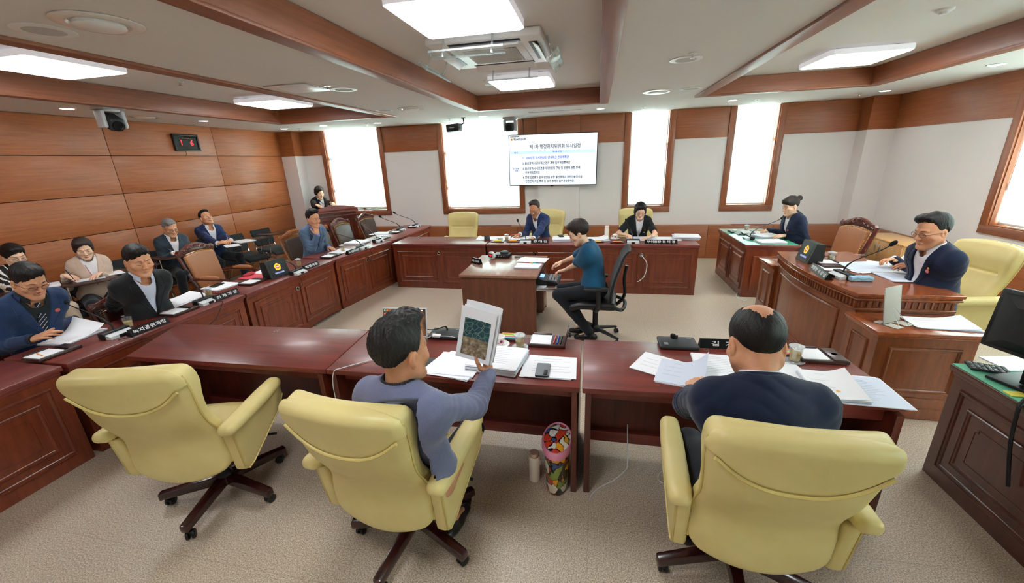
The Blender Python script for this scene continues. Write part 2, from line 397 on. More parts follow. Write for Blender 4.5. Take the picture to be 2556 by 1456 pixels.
def window(n, M, w, lab, zb=WZ, blind_bottom=None, left_open=True):
    """M maps local (x along the wall, y into the wall) onto the wall; w outer width."""
    root = bpy.data.objects.new('window_%d' % n, None); COL.objects.link(root); root.matrix_world = M; root['kind'] = 'structure'; root['label'] = lab
    h = ZC-zb; s = MB(); f = FW
    s.b2((-w/2, -.03, zb), (w/2, .0, zb+f), .003, 1); s.b2((-w/2, -.03, zb+f), (-w/2+f, 0, ZC-.002), .003, 0); s.b2((w/2-f, -.03, zb+f), (w/2, 0, ZC-.002), .003, 0)
    s.b2((-w/2+f-.004, -.005, zb+f-.004), (-w/2+f+.012, .2, ZC-.001), 0, 0); s.b2((w/2-f-.012, -.005, zb+f-.004), (w/2-f+.004, .2, ZC-.001), 0, 0); s.b2((-w/2+f+.012, -.005, zb+f-.004), (w/2-f-.012, .2, zb+f+.012), 0, 1)
    obj('surround', s, [TRIMZ, TRIMX], root)
    a, c = -w/2+f+.012, w/2-f-.012; s = MB(); z0 = zb+f+.012
    for q in ((a, .14, z0, a+.05, .19, ZC), (c-.05, .14, z0, c, .19, ZC), (a, .14, z0, c, .19, z0+.05), (a, .14, 2.1, c, .19, 2.17)): s.b2(q[:3], q[3:], .004)
    if c-a > 1: s.b2(((a+c)/2-.03, .14, z0), ((a+c)/2+.03, .19, 2.1), .004)
    obj('sash_frame', s, GREENISH, root)
    s = MB(); s.b2((a, .16, z0), (c, .166, ZC)); obj('pane', s, PANE, root)
    bb = blind_bottom or z0+.03
    s = MB(); s.b2((a+.016, .066, bb), (c-.016, .0672, ZC-.01)); obj('roller_blind', s, BLIND, root)
    s = MB(); s.b2((a+.016, .058, bb-.022), (c-.016, .076, bb+.004), .004); obj('blind_bottom_rail', s, WHITEP, root)
    s = MB()
    for dx in (0, .012): s.tube([(a+.008, .05+dx, ZC-.03), (a+.008, .05+dx, zb+.55)], .0022, 6)
    s.box((a+.008, .056, zb+.55), (.02, .03, .07), .005); obj('blind_chain', s, WHITEP, root)
    return root
for k, (x0, x1) in enumerate(WIN):
    window(k+1, TR(((x0+x1)/2, YB, 0)), x1-x0, ['window with roller blind behind the lectern', 'wide window with roller blind left of the screen', 'narrow window behind the woman in black', 'narrow window right of the back desks'][k], blind_bottom=1.06 if k == 0 else None)
window(5, TR((XR, (RW[0]+RW[1])/2, 0)) @ R3('Z', -PI/2), RW[1]-RW[0], 'window in the right wall behind the chairman')
window(6, TR((XR, (RW2[0]+RW2[1])/2, 0)) @ R3('Z', -PI/2), RW2[1]-RW2[0], 'unseen window added in the right wall to brighten the ceiling')
# low ledge along the back and right walls
mb = MB(); LZ = .632; LY = 8.205
xs_ = [-6.5, -3.2, -1.62, .55, 2.08, 3.2, 4.685]
for i in range(len(xs_)-1): mb.b2((xs_[i]+.002, LY, 0), (xs_[i+1]-.002, YB, LZ), .004)
struct('baseboard_back', mb, WALLWOODX, label='knee-high wooden ledge along the back wall')
mb = MB(); ys_ = [YN, .5, 2.3, 4.1, 5.9, LY]
for i in range(len(ys_)-1): mb.b2((4.60, ys_[i]+.002, 0), (XR, ys_[i+1]-.002, LZ), .004)
struct('baseboard_right', mb, wood('ledge_veneer_along_y', '733c1c', '874823', '96562e', (16, .9, 16), .42, .05, pore=.3), label='knee-high wooden ledge along the right wall')
# sunk grilles in the ledge top
for k, (x0, x1, lab) in enumerate(((-2.55, -1.75, 'dark red sunk grille in the ledge behind the empty yellow chair'), (2.5, 3.15, 'dark red sunk grille in the ledge below the right narrow window'))):
    mb = MB(); mb.b2((x0, LY+.03, LZ-.002), (x1, YB-.03, LZ+.004), .001)
    for i in range(9): mb.b2((x0+.02, LY+.036+i*.013, LZ+.004), (x1-.02, LY+.041+i*.013, LZ+.008), 0)
    o = obj('ledge_grille', mb, plain('dark_red_metal', '6d2428', .4)); tag(o, lab, 'grille', 'grilles in the wall ledge')
# ---------------------------------------------------------------- light
SC.view_settings.view_transform = 'Standard'; SC.view_settings.look = 'None'; SC.view_settings.gamma = 1; SC.view_settings.exposure = 1.25
SC.view_settings.use_curve_mapping = False
w = bpy.data.worlds.new('daylight'); SC.world = w; w.use_nodes = True
bg = w.node_tree.nodes['Background']; bg.inputs[0].default_value = (.93, .98, 1, 1); bg.inputs[1].default_value = 95.0
SC.cycles.max_bounces = 8; SC.cycles.diffuse_bounces = 5; SC.cycles.glossy_bounces = 3; SC.cycles.transmission_bounces = 6; SC.cycles.transparent_max_bounces = 6
SC.cycles.use_adaptive_sampling = True; SC.cycles.adaptive_threshold = .02; SC.cycles.use_denoising = True; SC.cycles.caustics_reflective = False; SC.cycles.caustics_refractive = False; SC.cycles.sample_clamp_indirect = 6
PANEL = glow('ceiling_panel_diffuser', 'fbfdff', 7.5)
HOUSE = glow('lit_acrylic_housing', 'eeeef4', .16)
def ceiling_panel(x, y, label, grp='large square ceiling light panels'):
    t_ = thing('ceiling_light_panel', label, 'ceiling light', (x, y, ZT), 0, grp)
    s = MB(); a = .365
    bm = bmesh.new(); bmesh.ops.create_cube(bm, size=1); bmesh.ops.scale(bm, vec=(2*a, 2*a, .05), verts=bm.verts)
    bmesh.ops.bevel(bm, geom=[e for e in bm.edges if abs((e.verts[0].co-e.verts[1].co).z) > .01], offset=.035, segments=4, profile=.5, affect='EDGES')
    bmesh.ops.translate(bm, vec=(0, 0, -.05), verts=bm.verts); s.bm(bm); obj('housing', s, HOUSE, t_)
    s = MB()
    for q in (-.25, .25): s.box((q, 0, -.0125), (.05, .5, .025))
    obj('mounting_rail', s, STEEL, t_)
    s = MB(); bm = bmesh.new(); bmesh.ops.create_cube(bm, size=1); bmesh.ops.scale(bm, vec=(2*a-.03, 2*a-.03, .012), verts=bm.verts)
    bmesh.ops.bevel(bm, geom=[e for e in bm.edges if abs((e.verts[0].co-e.verts[1].co).z) > .005], offset=.03, segments=4, profile=.5, affect='EDGES')
    bmesh.ops.translate(bm, vec=(0, 0, -.0765), verts=bm.verts); s.bm(bm); obj('diffuser', s, PANEL, t_)
    return t_
ceiling_panel(-.905, 2.9, 'large white ceiling light panel nearest the camera, before the air conditioner')
ceiling_panel(-.94, 5.42, 'white ceiling light panel behind the air conditioner, towards the screen')
ceiling_panel(2.63, 5.5, 'white ceiling light panel in the right-hand tray')
ceiling_panel(-4.6, 2.97, 'white ceiling light panel in the left tray, cut by the photo edge')
ceiling_panel(-4.6, 5.54, 'white ceiling light panel in the left tray near the wall clock')
for x, y in ((2.63, 2.97), (-4.6, .4), (-.9, .4)):
    ceiling_panel(x, y, 'white ceiling light panel outside the photo')
DL = glow('downlight_lens', 'ffffff', 12)
def downlight(x, y, label):
    t_ = thing('downlight', label, 'downlight', (x, y, ZC), 0, 'round recessed downlights')
    s = MB(); s.lathe([(.062, 0), (.078, -.002), (.08, -.005), (.074, -.008), (.06, -.006)], 28); obj('rim', s, WHITEP, t_)
    s = MB(); s.lathe([(.0001, -.006), (.0605, -.006)], 28); obj('lens', s, DL, t_)
k_ = 1.0235
for x, y, l in ((-5.96, 3.88, 'round downlight left of the ceiling camera on the left'), (-5.95, 5.57, 'round downlight above the wall clock'), (-6.02, 7.35, 'round downlight in the far left ceiling corner'),
    (-5.09, 7.26, 'round downlight above the lectern window'), (-4.02, 7.36, 'round downlight right of the lectern window'), (-2.0, 7.34, 'round downlight above the wide window left of the screen'),
    (.01, 7.29, 'round downlight right of the screen, before the narrow window'), (1.98, 7.28, 'round downlight between the two narrow windows'), (4.0, 7.31, 'round downlight in the far right ceiling corner'), (3.97, 5.54, 'round downlight along the right wall, nearest the right photo edge')):
    downlight(x*k_, y*k_, l)
# round ceiling speakers and air diffusers
GRILLE = plain('speaker_grille', 'bdbbb9', .7, noise=.25, nscale=900)
def ceiling_speaker(px, py, label, r=.12):
    p = at(px, py, ZC); t_ = thing('ceiling_speaker', label, 'speaker', p, 0, 'flat round ceiling speakers')
    s = MB(); s.lathe([(r, 0), (r+.012, -.001), (r+.013, -.005), (r, -.007)], 36); obj('rim', s, WHITEP, t_)
    s = MB(); s.lathe([(r, -.005), (r*.6, -.008), (.0001, -.009)], 36); obj('grille', s, GRILLE, t_)
for px, py, l in ((110, 75, 'flat round ceiling speaker beside the chrome diffuser, top left'), (960, 275, 'flat round ceiling speaker beyond the left tray'), (858, 223, 'flat round ceiling speaker beside the ceiling hatch'),
                  (1712, 148, 'flat round ceiling speaker between the middle and right trays'), (1725, 221, 'flat round ceiling speaker beside the far chrome diffuser')): ceiling_speaker(px, py, l)
def air_diffuser(px, py, label, r=.14):
    p = at(px, py, ZC); t_ = thing('ceiling_air_diffuser', label, 'air vent', p, 0, 'round ceiling air diffusers')
    s = MB(); s.lathe([(r+.03, 0), (r+.05, -.002), (r+.05, -.006), (r+.015, -.016), (r-.01, -.012), (r-.02, 0)], 40); obj('outer_ring', s, CHROMEW, t_)
    s = MB(); s.lathe([(r*.76, -.004), (r*.78, -.02), (r*.7, -.026), (r*.1, -.03), (.0001, -.03)], 40); obj('disc', s, WHITEM, t_)
CHROMEW = plain('pearly_chrome', 'e9e7e3', .2, metal=.15, noise=0)
for px, py, l in ((247, 57, 'chrome-rimmed round air diffuser at the top left'), (362, 291, 'chrome-rimmed round air diffuser above the wall clock'), (1025, 271, 'chrome-rimmed round air diffuser before the lectern window'), (1642, 228, 'chrome-rimmed round air diffuser right of the middle tray')): air_diffuser(px, py, l)
def sprinkler(px, py, z, label):
    p = at(px, py, z); t_ = thing('ceiling_sprinkler', label, 'sprinkler', p, 0, 'ceiling sprinkler heads')
    s = MB(); s.lathe([(.035, 0), (.038, -.002), (.034, -.007), (.01, -.009)], 20); obj('cover_plate', s, CHROMEW, t_)
    s = MB(); s.lathe([(.008, -.006), (.008, -.03), (.02, -.033), (.02, -.036), (.0001, -.037)], 14); obj('head', s, CHROME, t_)
for px, py, z, l in ((816, 214, ZC, 'small sprinkler head beside the ceiling hatch'), (448, 204, ZT, 'small sprinkler head inside the left tray'), (746, 321, ZC, 'small sprinkler head in the far left corner'), (915, 309, ZC, 'small sprinkler head above the lectern window'),
    (1729, 133, ZC, 'small sprinkler head beside the round speaker, right'), (1890, 248, ZC, 'small sprinkler head above the right narrow window'), (2144, 233, ZC, 'small sprinkler head near the far right corner'), (1122, 296, ZC, 'small sprinkler head left of the hanging loudspeaker'), (1606, 267, ZC, 'small sprinkler head beyond the middle tray')): sprinkler(px, py, z, l)
p = at(2359, 22, ZT); t_ = thing('smoke_detector', 'white round smoke detector in the right-hand tray', 'smoke detector', p)
s = MB(); s.lathe([(.055, 0), (.055, -.012), (.045, -.02)], 28); obj('base', s, WHITEP, t_)
s = MB(); s.lathe([(.03, -.018), (.028, -.036), (.0001, -.04)], 24); obj('sensor_dome', s, WHITEP, t_)
a, c = at(641, 213, ZC), at(837, 227, ZC); t_ = thing('ceiling_hatch', 'square white access hatch in the ceiling', 'hatch', ((-2.96), 3.94, ZC))
s = MB(); s.b2((-.225, -.225, -.006), (.225, .225, 0), .001); obj('frame', s, CHROME, t_)
s = MB(); s.b2((-.215, -.215, -.0095), (.215, .215, -.0062), .001); obj('panel', s, WHITEM, t_)
s = MB(); s.box((-.75, 7.55, ZC-.004), (.9, .3, .008), .001); o = obj('ceiling_hatch', s, CEILP); tag(o, 'slim rectangular ceiling panel above the screen', 'hatch')
# ceiling air conditioner with clip-on air deflectors
t_ = thing('ceiling_air_conditioner', 'white four-way cassette air conditioner with clear deflectors', 'air conditioner', (-.93, 3.95, ZT))
s = MB(); s.box((0, 0, -.03), (.95, .95, .06), .018, seg=3); s.box((0, 0, -.062), (.6, .6, .02), .01); obj('body', s, WHITEM, t_)
s = MB()
for i in range(-9, 10):
    for sg in (1, -1):
        L = .44-abs(i)*.022*1.0; s.box((i*.022, 0, -.076), (.004, .42, .004), 0, R3('Z', sg*.6))
lim = .23; s2 = MB(); s2.b2((-.235, -.235, -.074), (.235, .235, -.072)); obj('intake_backing', s2, GREYP, t_)
s = MB()
for i in range(-20, 21):
    for sg in (1, -1):
        pts = []
        for tt in (-.6, .6):
            pts.append((i*.03+tt*sg, tt))
        (xa, ya), (xb, yb) = pts; seg_ = []
        for tt in np.linspace(0, 1, 121):
            x, y = xa+(xb-xa)*tt, ya+(yb-ya)*tt
            if abs(x) <= lim and abs(y) <= lim: seg_.append((x, y))
        if len(seg_) > 2: s.tube([(seg_[0][0], seg_[0][1], -.077), (seg_[-1][0], seg_[-1][1], -.077)], .0022, 4)
obj('intake_grille', s, WHITEP, t_)
for k in range(4):
    A = R3('Z', k*PI/2); s = MB(); s.xf = A; s.box((0, .385, -.058), (.6, .075, .01), .004); obj('outlet_slot', s, DGREY, t_)
    s = MB(); s.xf = A; s.box((0, .40, -.075), (.58, .085, .006), .002, R3('X', -.6)); obj('louvre', s, WHITEM, t_)
for k, (dx, dy, rz, tilt) in enumerate(((-.1, -.54, 0, -.3), (.55, .0, PI/2, -.75), (-.6, .06, -PI/2, -.75), (-.02, .78, 0, -.25))):
    d_ = MB(); A = TR((dx, dy, -.155)) @ R3('Z', rz) @ R3('X', tilt); d_.xf = A
    d_.box((0, 0, 0), (.60, .11, .006), .002); d_.box((0, .052, .006), (.60, .008, .014), .002); d_.box((0, -.052, .006), (.60, .008, .014), .002); o = obj('air_deflector', d_, CLEAR, t_)
    d_ = MB(); d_.xf = TR((dx, dy, -.155)) @ R3('Z', rz)
    for q in (-.2, .2): d_.tube([(q, 0, 0), (q, .03 if k < 3 else .0, .06), (q, .06, .15)], .008, 8); d_.lathe([(.012, -.012), (.012, .012)], 12, (q, 0, 0))
    obj('deflector_bracket', d_, CLEAR, o)
# ================================================================ soft shapes: distance fields -> smooth meshes
def ln(v): return np.sqrt((v*v).sum(-1))
def smin(a, b, k):
    h = np.clip(.5+.5*(b-a)/k, 0, 1); return b+(a-b)*h-k*h*(1-h)
def smax(a, b, k): return -smin(-a, -b, k)
def sd_cap(P, a, b, ra, rb):
    a, b = np.asarray(a, float), np.asarray(b, float); ab = b-a
    t = np.clip(((P-a)@ab)/max(ab@ab, 1e-12), 0, 1)
    return ln(P-a-t[:, None]*ab)-(ra+(rb-ra)*t)
def sd_ell(P, c, r):
    r = np.asarray(r, float); q = (P-np.asarray(c, float))/r; k0 = ln(q); k1 = ln(q/r)
    return np.where(k1 > 1e-9, k0*(k0-1)/np.maximum(k1, 1e-9), -r.min())
def sd_box(P, c, h, r):
    q = np.abs(P-np.asarray(c, float))-np.asarray(h, float)+r
    return ln(np.maximum(q, 0))+np.minimum(q.max(-1), 0)-r
def sd_poly(x, y, poly):
    V = np.asarray(poly, float); d = np.full(x.shape, 1e9); s = np.ones(x.shape); n = len(V)
    for i in range(n):
        a, b = V[i], V[i-1]; e = b-a; wx, wy = x-a[0], y-a[1]
        t = np.clip((wx*e[0]+wy*e[1])/(e@e), 0, 1)
        d = np.minimum(d, (wx-e[0]*t)**2+(wy-e[1]*t)**2)
        c1 = y >= a[1]; c2 = y < b[1]; c3 = e[0]*wy > e[1]*wx
        f = (c1 & c2 & c3) | (~c1 & ~c2 & ~c3); s = np.where(f, -s, s)
    return s*np.sqrt(d)
def interp(x, pts):
    return np.interp(x, [p[0] for p in pts], [p[1] for p in pts])
def sdf_mesh(f, lo, hi, h, B=8, lip=1.3):
    """f: (N,3)->(N,) distance. Naive surface nets on a grid evaluated only near the surface. Returns MB."""
    lo = np.asarray(lo, float); n = np.ceil((np.asarray(hi, float)-lo)/h/B).astype(int)
    G = [np.arange(k) for k in n]; bi = np.stack(np.meshgrid(*G, indexing='ij'), -1).reshape(-1, 3)
    cen = lo+(bi+.5)*B*h; d = f(cen); R = B*h*.87*lip+2*h
    D = np.repeat(np.repeat(np.repeat(np.sign(d).reshape(n)*1.0, B, 0), B, 1), B, 2).astype(np.float32)
    act = bi[np.abs(d) < R]
    o = np.stack(np.meshgrid(*[np.arange(B)]*3, indexing='ij'), -1).reshape(-1, 3)
    if len(act) == 0: return MB()
    idx = (act[:, None, :]*B+o[None]).reshape(-1, 3)
    val = np.empty(len(idx), np.float32); CH = 400000
    for i in range(0, len(idx), CH): val[i:i+CH] = f(lo+idx[i:i+CH]*h)
    D[idx[:, 0], idx[:, 1], idx[:, 2]] = val
    S = D < 0; c = [S[i:S.shape[0]-1+i, j:S.shape[1]-1+j, k:S.shape[2]-1+k] for i in (0, 1) for j in (0, 1) for k in (0, 1)]
    sm = sum(x.astype(np.int8) for x in c); cell = np.argwhere((sm > 0) & (sm < 8))
    vid = np.full(sm.shape, -1, np.int64); vid[cell[:, 0], cell[:, 1], cell[:, 2]] = np.arange(len(cell))
    acc = np.zeros((len(cell), 3)); cnt = np.zeros(len(cell)); crn = [(i, j, k) for i in (0, 1) for j in (0, 1) for k in (0, 1)]
    cv = {q: D[cell[:, 0]+q[0], cell[:, 1]+q[1], cell[:, 2]+q[2]] for q in crn}
    for q in crn:
        for ax in range(3):
            if q[ax] == 0:
                q2 = list(q); q2[ax] = 1; a, b = cv[q], cv[tuple(q2)]; m_ = (a < 0) != (b < 0)
                t = np.where(m_, a/np.where(m_, a-b, 1), 0); p = np.tile(np.array(q, float), (len(cell), 1)); p[:, ax] += t
                acc[m_] += p[m_]; cnt[m_] += 1
    V = lo+(cell+acc/np.maximum(cnt, 1)[:, None])*h
    F = []
    for ax in range(3):
        u, w_ = (ax+1) % 3, (ax+2) % 3
        sl0 = [slice(None)]*3; sl1 = [slice(None)]*3; sl0[ax] = slice(0, -1); sl1[ax] = slice(1, None)
        e = np.argwhere(S[tuple(sl0)] != S[tuple(sl1)])
        e = e[(e[:, u] > 0) & (e[:, w_] > 0) & (e[:, u] < sm.shape[u]) & (e[:, w_] < sm.shape[w_])]
        if not len(e): continue
        def g(du, dw):
            q = e.copy(); q[:, u] -= du; q[:, w_] -= dw; return vid[q[:, 0], q[:, 1], q[:, 2]]
        quad = np.stack([g(1, 1), g(0, 1), g(0, 0), g(1, 0)], -1)
        ins = S[e[:, 0], e[:, 1], e[:, 2]]; quad[~ins] = quad[~ins][:, ::-1]
        F.append(quad[(quad >= 0).all(1)])
    mb = MB(); mb.v = [tuple(v) for v in V]
    if F: mb.f = [tuple(q) for q in np.concatenate(F)]
    mb.m = [0]*len(mb.f); return mb
def frame(P, M):              # world points into the local frame of a Matrix
    I = np.array(M.inverted()); return P@I[:3, :3].T+I[:3, 3]
def wob(P, s, a, seed=0):     # cheap smooth wrinkle field
    q = P*s; x, y, z = q[:, 0]+seed, q[:, 1]+seed*1.7, q[:, 2]
    return a*(np.sin(x*1.7+2.1*np.sin(y*1.3+z*.7))+np.sin(y*2.3+1.7*np.sin(z*1.9+x*.6))+np.sin(z*2.9+1.9*np.sin(x*1.1-y)))/3
# ================================================================ panelled desks
def panel_face(mb, x0, x1, z0, z1, y, mi=0, M=None):
    """two nested mouldings and a thin engraved line on a face looking towards -y (local)."""
    c = ((x0+x1)/2, y, (z0+z1)/2); w, h = x1-x0, z1-z0; old = mb.xf
    mb.raised(c, (1, 0, 0), (0, 0, 1), w, h, (0, -1, 0), .016, .03, mi)
    mb.raised(c, (1, 0, 0), (0, 0, 1), w-.15, h-.15, (0, -1, 0), .012, .028, mi)
    a, b_ = w/2-.15, h/2-.15
    if a > .05 and b_ > .05:
        q = .02; P = [(-a, -b_), (a, -b_), (a, b_-q), (a-q, b_-q), (a-q, b_), (-a+q, b_), (-a+q, b_-q), (-a, b_-q)]
        mb.tube([(c[0]+u, y-.0005, c[2]+v) for u, v in P], .0022, 5, False, mi, closed=True)
def grommet(parent, x, y, z):
    s = MB(); s.lathe([(.014, 0), (.017, .004), (.022, .005), (.026, .003), (.027, 0)], 20, (x, y, z), M=R3('X', PI/2)); obj('cable_grommet', s, CHROME, parent)
    s = MB(); s.lathe([(.0001, .001), (.0145, .001)], 20, (x, y, z), M=R3('X', PI/2)); obj('cable_hole', s, BLACKP, parent)
def panel_desk(label, loc, rz, L, D=.6, H=.74, mt=MAHOGX, mp=PANELW, groms=(), end=None, glass=False, cat='desk', group='panelled committee desks', name='committee_desk', nf=2, ov=.03):
    """local: x along the length, public face at y=0 looking to -y, members sit at +y."""
    t_ = thing(name, label, cat, loc, rz, group)
    s = MB(); s.b2((0, -ov, H-.035), (L, D, H), .006); s.b2((.01, -.012, H-.06), (L-.01, D-.02, H-.034), .004); obj('desk_top', s, mt, t_)
    s = MB(); s.b2((.012, 0, 0), (L-.012, .022, H-.055)); g = .07; w = (L-.024-g*(nf+1))/nf
    for k in range(nf): panel_face(s, .012+g+k*(w+g), .012+g+k*(w+g)+w, .095, H-.12, 0)
    obj('front_panel', s, mp, t_, 25)
    for x in (.012, L-.042):
        s = MB(); s.b2((x, .022, 0), (x+.03, D-.03, H-.055))
        if end and ((x < .5) == (end == 'start')):
            sx = 1 if x > .5 else -1; s.raised((x+(.03 if sx > 0 else 0), D/2, (H-.06)/2+.0), (0, 1, 0), (0, 0, 1), D-.18, H-.24, (sx, 0, 0), .014, .03)
        obj('side_panel', s, mp, t_, 25)
    s = MB(); s.b2((.05, .25, .45), (L-.05, D-.06, .468)); obj('shelf', s, mp, t_)
    for gx, gz in groms: grommet(t_, gx, -.0005, gz)
    if glass:
        s = MB(); s.b2((.004, -ov+.006, H), (L-.004, D-.006, H+.006), .002); obj('glass_top', s, GLASSTOP, t_)
    return t_
# green glass: clear sheet over green felt
m, t, b = nt('green_glass_top'); b.inputs['Base Color'].default_value = lin('4fa985'); b.inputs['Roughness'].default_value = .5; b.inputs['Coat Weight'].default_value = 1; b.inputs['Coat Roughness'].default_value = .02; GLASSTOP = m
# long row on the left, public face towards the room (+x)
rowL = [(.25, 1.50, -3.55, -3.55, 'nearest the camera, of the man in striped tie'), (1.775, 1.49, -3.55, -3.55, 'of the man in the black suit'),
        (3.28, 1.50, -3.55, -3.55, 'before the empty tan chair'), ]
for y, L, xa, xb, l in rowL:
    panel_desk('dark red panelled left-row desk '+l, (-3.55, y, 0), PI/2, L, .57, groms=((L/2, .56),), mt=MAHOGX)
a_ = math.atan2(1.335, .155); panel_desk('dark red panelled desk of the man resting his chin', (-3.545, 4.795, 0), a_, 1.335, .57, groms=((.68, .56),))
panel_desk('far end desk of the left row, before the wide window', (-3.38, 6.15, 0), PI/2, 1.62, .57, groms=((.8, .56),))
# back row, public face towards the camera
for x, L, l in ((-3.24, 1.575, 'of the empty yellow chair'), (-1.655, 1.52, 'of the man in the navy jacket under the screen'), (-.125, 1.54, 'of the woman in black by the narrow window')):
    panel_desk('dark red panelled back desk '+l, (x, 5.885, 0), 0, L, .6, groms=((L/2, .585),))
# right desk with glass, public face towards -x
panel_desk('panelled desk with green glass top of the woman with a hair bun', (2.01, 7.19, 0), -PI/2, 1.33, .63, groms=((.66, .57),), end='end', glass=True, mp=PANELW)
panel_desk('panelled desk with green glass top carrying the computer monitor', (2.055, 2.53, 0), -PI/2, 1.75, .66, glass=True, mp=wood('near_desk_wood', '3c1a10', '4c2416', '5a2e1d', (9, 9, 1.0), .3, .25), mt=wood('near_desk_top_wood', '3c1a10', '4c2416', '5a2e1d', (1.0, 9, 9), .3, .25), nf=1)
# near tables, open side towards the camera
def near_table(label, poly, legs):
    z = .74; t_ = thing('committee_table', label, 'table', (poly[0][0], poly[0][1], 0), 0, 'dark red near tables')
    o = Vector((poly[0][0], poly[0][1])); P = [(p[0]-o.x, p[1]-o.y) for p in poly]
    s = MB(); s.prism(P, z-.034, z, .005); obj('table_top', s, MAHOGX, t_)
    x0, x1 = min(P[0][0], P[3][0])+.02, max(P[1][0], P[2][0])-.02
    for x in legs:
        s = MB(); s.b2((x-o.x, .02, 0), (x-o.x+.034, .6, z-.034), .003); obj('leg_panel', s, MAHOG, t_)
    a, c = legs[0]-o.x+.034, legs[1]-o.x
    s = MB(); s.b2((a, .44, .14), (c, .46, z-.034)); obj('modesty_panel', s, MAHOG, t_)
    s = MB(); s.b2((a, .40, .09), (c, .46, .17), .004); obj('foot_rail', s, MAHOGX, t_)
    s = MB(); s.b2((a, .1, z-.12), (c, .122, z-.034), .003); obj('apron', s, MAHOGX, t_)
    s = MB(); s.b2((a, .12, z-.125), (c, .44, z-.11)); obj('under_shelf', s, MAHOGX, t_)
    return t_
near_table('empty end of the near tables, left, beside the corner desk', [(-3.22, 1.93), (-1.65, 1.955), (-1.705, 2.575), (-3.44, 2.5)], (-3.17, -1.71))
near_table('middle near table with the open laptop and papers', [(-1.645, 1.955), (-.066, 1.965), (-.08, 2.59), (-1.70, 2.575)], (-1.63, -.112))
near_table('right near table of the balding man, with his name plate', [(-.052, 1.965), (1.53, 2.03), (1.49, 2.65), (-.066, 2.6)], (-.035, 1.45))
s = MB(); s.b2((-2.75, 2.06, .6325), (-2.2, 2.33, .64)); s.b2((-2.7, 2.08, .64), (-2.25, 2.31, .644), 0); o = obj('paper_stack', s, PAPER); tag(o, 'papers lying on the shelf under the empty near table', 'papers')
# recorder desk
t_ = thing('recorder_desk', 'plain walnut desk of the stenographer in the middle of the room', 'desk', (-1.54, 4.24, 0))
s = MB(); s.b2((0, -.02, .69), (.91, .98, .72), .003); obj('desk_top', s, RECT, t_)
s = MB(); s.b2((.02, 0, 0), (.89, .025, .69)); obj('side_panel', s, RECW, t_)
s = MB(); s.b2((.02, .935, 0), (.89, .96, .69)); obj('side_panel', s, RECW, t_)
s = MB(); s.b2((.02, .025, .05), (.045, .935, .69)); obj('back_panel', s, RECW, t_)
s = MB(); s.b2((.3, .62, .04), (.88, .93, .6), .003)
for z in (.06, .33): s.b2((.88, .635, z), (.895, .915, z+.25), .004)
obj('drawer_pedestal', s, RECW, t_)
s = MB(); s.b2((.55, .05, .545), (1.10, .6, .56), .002); obj('sliding_tray', s, RECW, t_)
s = MB(); s.b2((1.10, .05, .535), (1.125, .6, .57), .004); s.b2((.6, .035, .535), (1.125, .055, .57), .003); s.b2((.6, .595, .535), (1.125, .615, .57), .003); obj('tray_edge', s, STEEL, t_)
# chairman's desk: bowed front, fluted frieze
CY = 4.2; CX0 = 1.93
def arcx(y, off=0): return CX0+.15*(y-CY)**2+off
def bow(off, xb, y0, y1, n=24): return [(arcx(y0+(y1-y0)*i/n, off), y0+(y1-y0)*i/n) for i in range(n+1)]+[(xb, y1), (xb, y0)]
t_ = thing('chairman_desk', 'high brown desk with bowed fluted front at the right', 'desk', (0, 0, 0))
Y0, Y1 = 3.44, 4.96; s = MB()
for off, xb, e, z0, z1 in ((.0, 2.72, 0, .835, .86), (.012, 2.71, .012, .82, .835), (.0, 2.715, .005, .806, .82), (.022, 2.7, .02, .795, .806)):
    s.prism(bow(off, xb, Y0+e, Y1-e), z0, z1, .003, seg=1)
obj('desk_top', s, CHAIRMANT, t_)
s = MB(); s.prism(bow(.035, 2.69, Y0+.035, Y1-.035), 0, .80); s.prism(bow(.02, 2.70, Y0+.02, Y1-.02), 0, .09, .004, seg=1); s.prism(bow(.016, 2.70, Y0+.016, Y1-.016), .715, .735, .004, seg=1); obj('body', s, CHAIRMANW, t_)
s = MB()
for i in range(40):
    y = Y0+.05+(Y1-Y0-.1)*i/39; s.tube([(arcx(y, .033), y, .738), (arcx(y, .033), y, .793)], .012, 6)
for ye in (Y0+.035, Y1-.035):
    for i in range(16):
        x = 2.03+.645*i/15; s.tube([(x, ye, .738), (x, ye, .793)], .012, 6)
obj('fluted_frieze', s, CHAIRMANW, t_)
s = MB()
for off, e in ((0.035, 0),):
    za, zb, ya, yb2 = .14, .66, Y0+.2, Y1-.2
    top = [(arcx(ya+(yb2-ya)*i/20, .033), ya+(yb2-ya)*i/20, zb) for i in range(21)]; bot = [(p[0], p[1], za) for p in top]
    s.tube(top+bot[::-1], .014, 8, closed=True)
obj('front_moulding', s, CHAIRMANW, t_)
def wing(label, y0, y1, face):
    w_ = thing('side_desk', label, 'side desk', (0, 0, 0), 0, 'low wings of the chairman desk')
    s = MB(); s.b2((1.97, y0, .675), (2.63, y1, .70), .006); s.b2((1.985, y0+.012 if face < 0 else y0, .655), (2.62, y1 if face < 0 else y1-.012, .676), .004); obj('desk_top', s, CHAIRMANT, w_)
    s = MB(); q0, q1 = (y0+.03, y1) if face < 0 else (y0, y1-.03); s.b2((2.0, q0, 0), (2.60, q1, .66)); s.b2((1.99, q0-.01 if face < 0 else q0, 0), (2.61, q1 if face < 0 else q1+.01, .09), .005)
    yf = q0 if face < 0 else q1
    s.raised((2.3, yf, .40), (1, 0, 0), (0, 0, 1), .44, .36, (0, face, 0), .014, .026); s.b2((2.0, yf-.008 if face < 0 else yf, .165), (2.60, yf if face < 0 else yf+.008, .18), .003)
    s.raised((2.0, (q0+q1)/2, .39), (0, 1, 0), (0, 0, 1), .2, .4, (-1, 0, 0), .014, .024); obj('body', s, CHAIRMANW, w_, 25)
